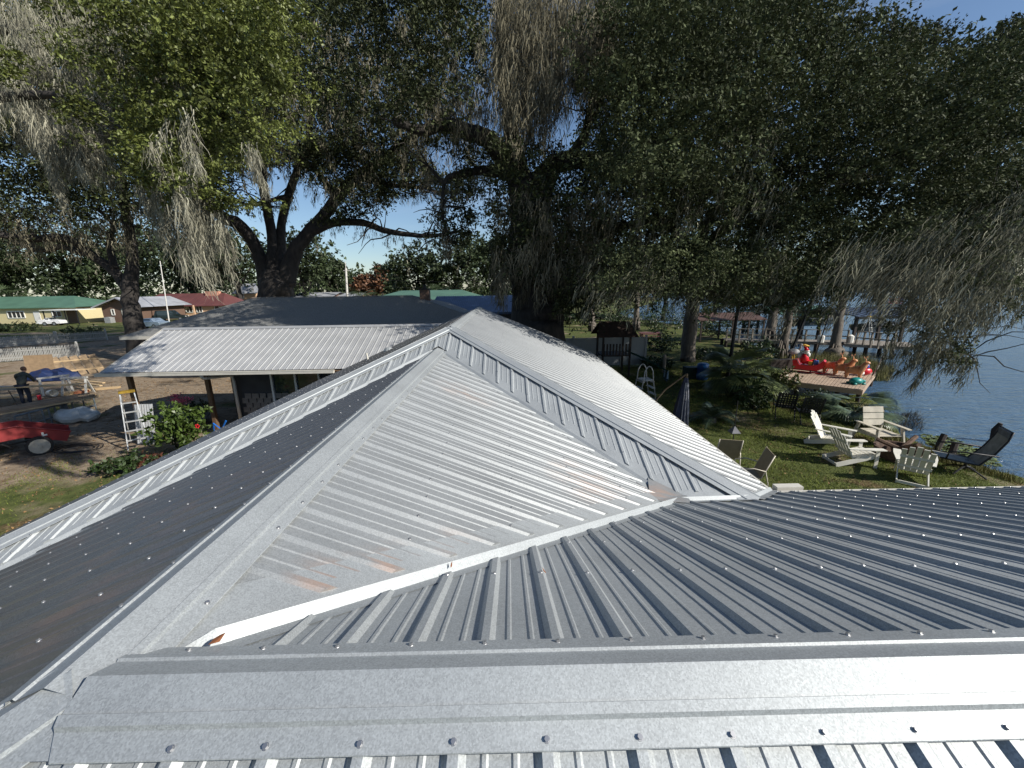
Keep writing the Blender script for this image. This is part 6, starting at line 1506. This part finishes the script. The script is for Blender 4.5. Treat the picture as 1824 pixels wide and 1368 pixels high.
# reeds, weeds and lily pads
reed = mat('reed', (.16, .15, .05), .8, island=.4, var=.3, scale=1)
def blades(P, h0, h1, wd, lean=.25):
    P = np.asarray(P); n = len(P); h = rng.uniform(h0, h1, n); a = rng.uniform(0, math.pi, n); d = np.stack([np.cos(a), np.sin(a), np.zeros(n)], 1)*wd
    tip = P+np.column_stack([rng.normal(size=(n, 2))*lean*h[:, None], h]); V = np.stack([P-d, P+d, tip], 1).reshape(-1, 3); return V, np.arange(3*n).reshape(-1, 3)
def px_area(poly, n, z=None):
    pts = []
    P = np.array(poly, float); lo, hi = P.min(0), P.max(0)
    W_ = [at(a, b, 0)[:2] for a, b in poly]; W_ = np.array(W_); lo, hi = W_.min(0), W_.max(0); out = np.zeros((0, 2))
    while len(out) < n: c = rng.uniform(lo, hi, (n*3, 2)); out = np.concatenate([out, c[inpoly(c, W_)]])
    out = out[:n]; zz = ground_z(out) if z is None else np.full(n, z); return np.column_stack([out, zz])
P = px_area([(1395, 640), (1480, 648), (1540, 668), (1585, 668), (1595, 650), (1540, 634), (1440, 628), (1395, 626)], 7500, SHZ-.1); V, F = blades(P, .3, .8, .016)
o = obj('reeds', rawmesh('reeds', V, F), reed, kind='stuff'); tag(o, 'yellow green reeds in the shallows behind the deck', 'reeds')
P = px_area([(1545, 730), (1600, 770), (1660, 795), (1730, 818), (1824, 846), (1824, 852), (1700, 830), (1600, 792), (1530, 755)], 3200); V, F = blades(P, .1, .35, .01)
o = obj('shore_grass', rawmesh('shore_grass', V, F), reed, kind='stuff'); tag(o, 'rough grass fringe along the near shoreline', 'grass')
P = px_area([(1590, 725), (1640, 722), (1650, 750), (1605, 755)], 500, SHZ-.05); V, F = blades(P, .15, .45, .008, .5)
o = obj('water_weeds', rawmesh('water_weeds', V, F), mat('weed_dark', (.07, .06, .04), .9, island=.3), kind='stuff'); tag(o, 'thin dark weeds poking from the water beside the palmetto', 'weeds')
P = px_area([(1640, 755), (1700, 762), (1770, 790), (1790, 812), (1720, 800), (1660, 775)], 420, SHZ+.0); mb = MB()
for x, y, z in P:
    r_ = random.uniform(.03, .09); a0 = random.uniform(0, 6); k = 7; mb.add([(x+math.cos(a0+i)*r_ if False else x+math.cos(a0+5.6*i/k)*r_, y+math.sin(a0+5.6*i/k)*r_, z) for i in range(k)]+[(x, y, z)], [tuple(range(k+1))])
o = obj('lily_pads', mb, mat('lily_green', (.13, .17, .05), .6, island=.3, var=.2), kind='stuff'); tag(o, 'loose patch of small green lily pads near the swivel chair', 'lily pads')
# lawn blades
lawn = mat('lawn_blade', (.145, .175, .035), .7, island=.45, var=.35, scale=.8, trans=.15, spec=.2)
n = 230000; P = rng.uniform([4.6, 3.6], [18.5, 24], (n, 2)); d = sdist(P, SHA); P = P[d > .25]; V, F = blades(np.column_stack([P, ground_z(P)-.01]), .03, .085, .007, .6)
o = obj('lawn', rawmesh('lawn', V, F), lawn, kind='stuff'); tag(o, 'short sunlit lawn between the house and the lake', 'grass')
n = 90000; P = rng.uniform([-19, 3.5], [-4.6, 11.5], (n, 2)); keep_ = (np.sin(P[:, 0]*.9+1)*np.cos(P[:, 1]*.8)+np.sin(P[:, 0]*2.3+P[:, 1]*1.7)*.5+rng.normal(size=n)*.35) > .15
P = P[keep_]; V, F = blades(np.column_stack([P, np.zeros(len(P))-.01]), .03, .08, .008, .6)
o = obj('patchy_grass', rawmesh('patchy_grass', V, F), lawn, kind='stuff'); tag(o, 'patchy grass on the sandy work yard left of the house', 'grass')
# fallen leaves and litter on ground
P = np.concatenate([rng.uniform([-24, 4], [-4.6, 22], (9000, 2)), rng.uniform([4.7, 4], [20, 30], (7000, 2))]); P = P[sdist(P, SHA) > .3]; V, F = leaf_mesh(np.column_stack([P, ground_z(P)+.02]), .02, 1, .035)
o = obj('leaf_litter', rawmesh('leaf_litter', V, F), mat('dead_leaf', (.20, .12, .05), .8, island=.5), kind='stuff'); tag(o, 'fallen oak leaves scattered over the yard', 'leaf litter')
# leaf on the roof flashing
def on_slope_A(px, py):
    d = ray(px, py); nvec = np.array([0, S, 1]); return CAM+d*((HR+.03-nvec@CAM)/(nvec@d))
for i, (x, y, lb) in enumerate(((388, 1147, 'curled brown oak leaf resting on the valley flashing near the lower ridge'), (804, 1012, 'small brown leaf caught at the middle of the valley flashing'), (969, 1017, 'tiny reddish leaf lying on the grey roof slope'))):
    p = on_slope_A(x, y)+np.array([0, 0, .012 if i < 2 else -.008]); s_ = .024 if i == 0 else .013; mb = MB(); mb.v = [(-s_, 0, 0), (-s_*.3, s_*.35, .006), (s_*.4, s_*.3, .012), (s_*1.2, 0, .02), (s_*.3, -s_*.3, .0), (-s_*.4, -s_*.3, .004)]; mb.f = [(0, 1, 2, 3), (0, 3, 4, 5)]
    o = obj('fallen_leaf', mb, mat('dead_leaf_red', (.22, .08, .03), .8)); o.location = tuple(p); o.rotation_euler = (.2, -.1, .5+i); tag(o, lb, 'leaf')

# ================================================================ THE WORK YARD AT THE LEFT
alum = mat('aluminium', (.62, .62, .60), .35, .5); lumber = mat('fresh_lumber', (.50, .36, .20), .75, var=.15, scale=3, stretch=(.5, 4, 4)); old_l = mat('old_lumber', (.28, .20, .13), .85, var=.25, scale=3)
LP = at(240, 797, 0)
lad = stepladder('tall aluminium stepladder with yellow top leaning by the porch corner', (LP[0]-.05, LP[1]+.25, 0), rad(-50), h=1.85)
p = at(262, 790, 0); t = thing('roofing_sheets', 'narrow stack of ribbed metal roofing sheets standing behind the stepladder', 'metal sheets', p)
for k in range(3):
    mb = MB(); x = -.28
    for i in range(7): mb.add([(x, -.03*k, 0), (x+.04, -.03*k-.02, 0), (x+.04, -.03*k+.18, 1.35), (x, -.03*k+.2, 1.35)], [(0, 1, 2, 3)]); mb.add([(x+.04, -.03*k-.02, 0), (x+.085, -.03*k, 0), (x+.085, -.03*k+.2, 1.35), (x+.04, -.03*k+.18, 1.35)], [(0, 1, 2, 3)]); x += .085
    obj('sheet', mb, metal_k, t)
# red dump cart
cp = at(80, 801, 0); t = thing('dump_cart', 'red tipping dump cart with pale wheel standing on the sandy grass', 'cart', cp-np.array([.2, .25, 0]), rad(50))
cr_ = mat('cart_red', (.22, .02, .02), .6, var=.15, scale=3)
mb = MB(); pr_ = [(-1.25, .62), (-1.2, 1.02), (-.1, 1.02), (.98, .55), (.84, .25), (.0, .64)]
n = len(pr_)
for y_ in (-.46, .46): mb.v += [(a, y_, b_) for a, b_ in pr_]
mb.f = [tuple(range(n)), tuple(range(n, 2*n))[::-1], (0, n, 2*n-1, n-1), (n-1, 2*n-1, 2*n-2, n-2), (4, 3, n+3, n+4)]
obj('tub', mb, cr_, t)
mb = MB()
for y_ in (-.47, .47): mb.tube([(-1.2, y_, 1.03), (-.1, y_, 1.03), (.99, y_, .56)], .022, 6)
obj('rim', mb, cr_, t)
mb = MB(); mb.box((.42, -.475, .60), (.10, .006, .05)); mb.box((.38, -.475, .65), (.05, .006, .10)); mb.box((.36, -.475, .56), (.07, .006, .04)); obj('decal', mb, white, t)
tyre = mat('tyre', (.02, .02, .02), .8); hub = mat('hub_cream', (.42, .39, .32), .6)
for sy in (-1, 1):
    mb = MB(); mb.tube([(.25, sy*.46, .3), (.25, sy*.62, .3)], [.3, .3], 18); wh = obj('wheel', mb, tyre, t); mb = MB(); mb.tube([(.25, sy*.60, .3), (.25, sy*.65, .3)], [.24, .23], 16); mb.tube([(.25, sy*.64, .3), (.25, sy*.70, .3)], .05, 8); obj('hub', mb, hub, wh)
    mb = MB(); mb.tube([(-1.15, sy*.4, .26), (-1.15, sy*.55, .26)], [.26, .26], 16); wh = obj('wheel', mb, tyre, t); mb = MB(); mb.tube([(-1.15, sy*.54, .26), (-1.15, sy*.58, .26)], .1, 10); obj('hub', mb, hub, wh)
mb = MB(); mb.beam((-1.3, 0, .4), (.3, 0, .42), .1, .06); mb.beam((.25, -.5, .3), (.25, .5, .3), .05, .05); mb.beam((-1.15, -.5, .26), (-1.15, .5, .26), .05, .05); mb.beam((-.7, -.3, .75), (-.3, -.3, .35), .04, .04); mb.beam((-1.0, -.5, .85), (-.95, -.58, .05), .035, .035); obj('chassis', mb, black, t)
# yellow mower deck partly in frame behind cart
p = at(8, 800, 0); t = thing('garden_machine', 'yellow decked garden machine cut off by the left picture edge behind the cart', 'machine', p)
mb = MB(); mb.box((-.6, .1, .45), (1.3, .8, .22)); mb.box((-.7, .1, .7), (.7, .5, .3)); obj('body', mb, mat('mower_yellow', (.30, .22, .04), .5, var=.2), t)
for x in (-.2,): mb = MB(); mb.tube([(x, -.35, .2), (x, -.2, .2)], .2, 12); obj('wheel', mb, tyre, t)
# lumber pile on supports
t = thing('lumber_stack', 'long stack of mixed boards lying slantwise on a grey pipe rack', 'lumber', at(60, 770, 0))
a0 = at(-60, 745, .75); a1 = at(170, 704, .75)
d = (a1-a0); u_ = np.array([-d[1], d[0], 0])/np.hypot(d[0], d[1])
for k in range(11):
    off = u_*(-.45+.085*k*1.2); j = random.uniform(-.3, .3); q0 = a0+off+d*random.uniform(-.02, .04); q1 = a1+off+d*random.uniform(-.12, .0); zz = np.array([0, 0, .04*(k % 3)])
    mb = MB(); mb.beam(tuple(q0+zz), tuple(q1+zz), .13, .035); obj('board', mb, lumber if k % 3 == 0 else old_l, t, world=True)
rk = mat('rack_grey', (.16, .19, .21), .5, .3)
t = thing('pipe_rack', 'grey steel pipe rack frame lying beneath the slanting boards', 'rack', at(100, 762, 0))
A0 = at(35, 772, 0); A1 = at(125, 745, 0); w2 = np.array([0, 1.1, 0]); top = np.array([0, 0, .66])
mb = MB()
for off in (0*w2, w2):
    for z in (top*.35, top): mb.tube([tuple(A0+off+z), tuple(A1+off+z)], .035, 6)
obj('rail', mb, rk, t, world=True)
for q in np.linspace(0, 1, 5):
    P = A0+(A1-A0)*q; mb = MB(); mb.tube([tuple(P), tuple(P+top)], .03, 6); mb.tube([tuple(P+w2), tuple(P+w2+top)], .03, 6); mb.tube([tuple(P+top), tuple(P+w2+top)], .03, 6); obj('crossbar', mb, rk, t, world=True)
p = A1; mb = MB(); mb.tube([tuple(p+np.array([-.15, 0, .66])), tuple(p+np.array([.18, -.2, .05]))], .12, 8); o = obj('steel_pipe', mb, rk); tag(o, 'thick grey steel tube leaning at the right end of the pipe rack', 'pipe')
# sheet bag
p = at(140, 750, 0); mb = MB(); mb.ell((p[0], p[1], .22), (.85, .5, .32), 14, 8)
for i in range(len(mb.v)): x, y, z = mb.v[i]; mb.v[i] = (x+math.sin(y*9)*.05, y+math.sin(x*7)*.06, max(0, z+math.sin(x*8+y*5)*.06))
o = obj('tarp_heap', mb, mat('dirty_white_tarp', (.50, .50, .46), .8, var=.2, scale=4)); tag(o, 'dirty white tarpaulin heap right of the pipe rack', 'tarp')
# saw horses with a board across, and the long board
def sawhorse(label, c, rz, m):
    t = thing('sawhorse', label, 'sawhorse', c, rz)
    mb = MB(); mb.box((0, 0, .86), (1.15, .1, .09)); obj('beam', mb, m, t)
    for sx in (-.48, .48):
        for sy in (-1, 1): mb = MB(); mb.beam((sx, 0, .84), (sx*1.08, sy*.26, 0), .09, .04); obj('leg', mb, m, t)
    return t
pw2 = mat('worn_white', (.50, .49, .45), .7, var=.15)
sh1 = sawhorse('worn white sawhorse at the right end of the long board', at(140, 702, 0), rad(10), pw2)
s2 = dup(sh1, at(103, 700, 0), rad(55), 'worn white sawhorse behind the white bucket')
a0 = at(-30, 692, .86); a1 = at(147, 684, .9); mb = MB(); mb.beam(tuple(a0), tuple(a1), .32, .045); o = obj('long_board', mb, lumber); tag(o, 'long fresh yellow board lying across table and sawhorses beside the worker', 'board')
t = thing('folding_table', 'folding work table with thin legs at the left picture edge', 'table', at(20, 722, 0)); p = at(20, 720, 0)
mb = MB(); mb.box((p[0]-.4, p[1]+.2, .74), (2.6, .75, .05)); obj('top', mb, pw2, t, world=True)
for x in (-1.5, .7):
    mb = MB(); mb.tube([(p[0]-.4+x-.1, p[1]-.1, .72), (p[0]-.4+x+.1, p[1]-.1, 0)], .02, 5); mb.tube([(p[0]-.4+x+.1, p[1]+.5, .72), (p[0]-.4+x-.1, p[1]+.5, 0)], .02, 5); obj('leg', mb, black, t, world=True)
p = at(90, 707, 0); t = thing('bucket', 'white plastic bucket tipped over between the sawhorses', 'bucket', p); mb = MB(); mb.tube([(0, 0, .2), (.32, -.08, .22)], [.15, .18], 12, cap=False); mb.tube([(0, 0, .2), (-.005, 0, .2)], .15, 12); obj('pail', mb, white, t, smooth=False); mb = MB(); mb.tube([(.32, -.26, .22), (.5, -.1, .1), (.32, .1, .22)], .01, 4); obj('handle', mb, steel, t)
for (x, y, w_, d_, h_, m_, nm, lb, ct) in ((120, 703, .5, .4, .12, lumber, 'plywood_offcut', 'small yellow plywood offcut on the dirt beside the bucket', 'plywood'), (146, 700, .45, .35, .12, mat('clay_orange', (.42, .16, .08), .8), 'terracotta_tray', 'orange clay tray between the sawhorse legs', 'tray'), (71, 712, .14, .14, .24, mat('can_red', (.6, .03, .05), .4), 'paint_can', 'small bright red can left of the white bucket', 'can'), (25, 706, 1.6, .8, .06, lumber, 'plywood_sheet', 'yellow plywood sheet lying under the folding table', 'plywood'), (180, 694, 1.6, .3, .1, lumber, 'board_pile', 'short pale board lying right of the sawhorses', 'board')):
    p = at(x, y, 0); mb = MB()
    mb.box((p[0], p[1], h_/2), (w_, d_, h_), rz=.3) if nm != 'paint_can' else mb.tube([(p[0], p[1], 0), (p[0], p[1], h_)], w_/2, 10)
    o = obj(nm, mb, m_); tag(o, lb, ct)
# upright plywood with blue tarp, leaning slatted frames
p = at(78, 675, 0); t = thing('upright_plywood', 'brown plywood panel standing upright with its lower corner clipped, over a blue tarp', 'plywood', p, rad(42))
mb = MB(); mb.poly([(-.62, 0, .35), (-.1, 0, 0), (.35, 0, .02), (.55, 0, .5), (.62, .0, 1.45), (-.55, .1, 1.5)], .02, (0, -1, 0)); obj('sheet', mb, mat('plywood_brown', (.22, .15, .085), .8, var=.15), t)
p = at(80, 679, 0); mb = MB(); mb.ell((p[0], p[1]+.5, .1), (1.5, .7, .55), 16, 8)
for i in range(len(mb.v)): x, y, z = mb.v[i]; mb.v[i] = (x+math.sin(y*8+z*5)*.07, y+math.sin(x*6)*.1, max(0, z+math.sin(x*7+y*6)*.08))
o = obj('blue_tarp', mb, mat('tarp_blue', (.006, .018, .07), .55)); tag(o, 'crumpled dark blue tarpaulin behind the upright plywood', 'tarp')
p = at(135, 668, 0); t = thing('wooden_pallets', 'row of tilted brown plank frames leaning beside the upright plywood', 'frames', p, rad(42))
for k in range(7):
    mb = MB(); x = -1.3+k*.42; mb.beam((x, -.1, 0), (x-.35, .6, 1.15), .34, .03, up=(0, -.8, .5)); obj('board', mb, mat('pallet_brown', (.24, .17, .10), .8, var=.25), t)
for z in (.3, .9): mb = MB(); mb.beam((-1.5-.3*z, -.12+.6*z, z), (1.4-.3*z, -.12+.6*z, z), .05, .08); obj('cleat', mb, lumber, t)
a0 = at(135, 684, .2); 
for k, (x0_, y0_, x1_, y1_) in enumerate(((133, 657, 185, 662), (137, 661, 180, 667))):
    a0 = at(x0_, y0_+20, .35); a1 = at(x1_, y1_+20, .35); mb = MB(); mb.beam(tuple(a0), tuple(a1), .12, .05); o = obj('loose_board', mb, lumber); tag(o, ('upper' if k == 0 else 'lower')+' of two loose pale boards behind the sawhorses', 'board')
# hose coil
p = at(140, 800, 0); mb = MB()
for k in range(3): R0 = .3+.09*k; pts = [(p[0]+math.cos(a)*R0*1.5+random.uniform(-.02, .02), p[1]+math.sin(a)*R0*.9, .025+.01*k) for a in np.linspace(0, 5.6+.3*k, 26)]; mb.tube(pts, .013, 5)
o = obj('hose', mb, black); tag(o, 'loose coil of thin black hose on the sand right of the cart', 'hose')
# reclining sheet (pale) and blue chair next to the hibiscus
p = at(292, 762, 0); mb = MB(); mb.poly([(p[0], p[1], .1), (p[0]+1.5, p[1], .1), (p[0]+1.6, p[1]+.5, .55), (p[0]-.1, p[1]+.5, .55)], .04, (0, 0, 1)); o = obj('storage_box', mb, mat('lid_dark', (.06, .07, .06), .4)); tag(o, 'dark flat lidded box in the shade behind the hibiscus', 'box')
p = at(384, 790, 0); mb = MB(); mb.tube([(p[0], p[1], .3), (p[0]+.15, p[1]-.1, .75), (p[0]+.3, p[1], .5), (p[0]+.5, p[1], .8)], .03, 6); o = obj('blue_hose', mb, mat('blue_plastic', (.01, .12, .45), .4)); tag(o, 'bright blue hose loop right of the hibiscus bush', 'hose')

# ---- the worker, bent over the board
pp = at(45, 722, 0); t = thing('person', 'person in dark green jacket bending over the long board', 'person', (pp[0], pp[1]+.1, 0), rad(115))
jk = mat('jacket', (.055, .06, .05), .85, var=.2, scale=8); sk = mat('skin', (.42, .24, .17), .55); tr_ = mat('trousers', (.02, .025, .04), .85); hr = mat('hair', (.10, .055, .035), .8)
# x forward, hips at origin
skin('body', [(0, 0, .92), (.05, 0, 1.10), (.18, 0, 1.30), (.30, 0, 1.43), (.38, 0, 1.50), (.20, .20, 1.38), (.20, -.20, 1.38), (.36, .25, 1.12), (.36, -.25, 1.12), (.58, .16, .99), (.58, -.16, .99)],
     [(0, 1), (1, 2), (2, 3), (3, 4), (3, 5), (3, 6), (5, 7), (7, 9), (6, 8), (8, 10)], [(.17, .13), (.17, .13), (.18, .14), (.13, .11), .065, .085, .085, .06, .06, .042, .042], jk, t, sub=2)
skin('trousers', [(0, 0, .96), (0, .10, .88), (0, -.10, .88), (.05, .13, .48), (.02, -.13, .48), (0, .13, .08), (-.04, -.13, .08)], [(0, 1), (0, 2), (1, 3), (3, 5), (2, 4), (4, 6)], [.15, .12, .12, .08, .08, .06, .06], tr_, t, sub=2)
mb = MB(); mb.ell((.47, 0, 1.60), (.105, .08, .12), 14, 10); mb.ell((.565, 0, 1.57), (.025, .015, .022), 8, 5); mb.ell((.47, .083, 1.59), (.02, .012, .03), 6, 4); mb.ell((.47, -.083, 1.59), (.02, .012, .03), 6, 4); mb.tube([(.38, 0, 1.48), (.44, 0, 1.56)], .055, 10)
for sy in (-.03, .03): mb.ell((.562, sy, 1.62), (.012, .014, .010), 6, 4)
obj('head', mb, sk, t, smooth=True)
mb = MB(); mb.ell((.445, 0, 1.645), (.115, .095, .105), 14, 8); obj('hair', mb, hr, t, smooth=True)
for sy in (-1, 1):
    mb = MB(); mb.ell((.63, sy*.155, .975), (.05, .04, .022), 8, 5)
    for f in range(4): y = sy*.155-.03+.02*f; L_ = (.07, .08, .075, .06)[f]; mb.tube([(.66, y, .975), (.66+L_*.5, y, .972), (.66+L_, y, .945)], [.010, .009, .007], 6)
    mb.tube([(.62, sy*.125, .97), (.66, sy*.10, .96), (.69, sy*.10, .945)], [.011, .010, .008], 6); obj('hand', mb, sk, t, smooth=True)
for y_, x_ in ((.13, 0), (-.13, -.04)): mb = MB(); mb.ell((x_+.06, y_, .05), (.14, .05, .055), 10, 6); obj('shoe', mb, black, t, smooth=True)

# ---- woods outside the picture to the west that the roof looks at
C = []
for k in range(330):
    a = rng.uniform(rad(150), rad(222)); R0 = rng.uniform(30, 40); C.append((math.cos(a)*R0-4, math.sin(a)*R0+2, rng.uniform(.5, 11)))
V, F = leaf_mesh(np.array(C), 2.2, 40, .45, asp=.7)
o = obj('west_wood', rawmesh('west_wood', V, F), leaf_far, kind='stuff'); tag(o, 'wood along the west side of the property, beyond the left picture edge', 'wood')
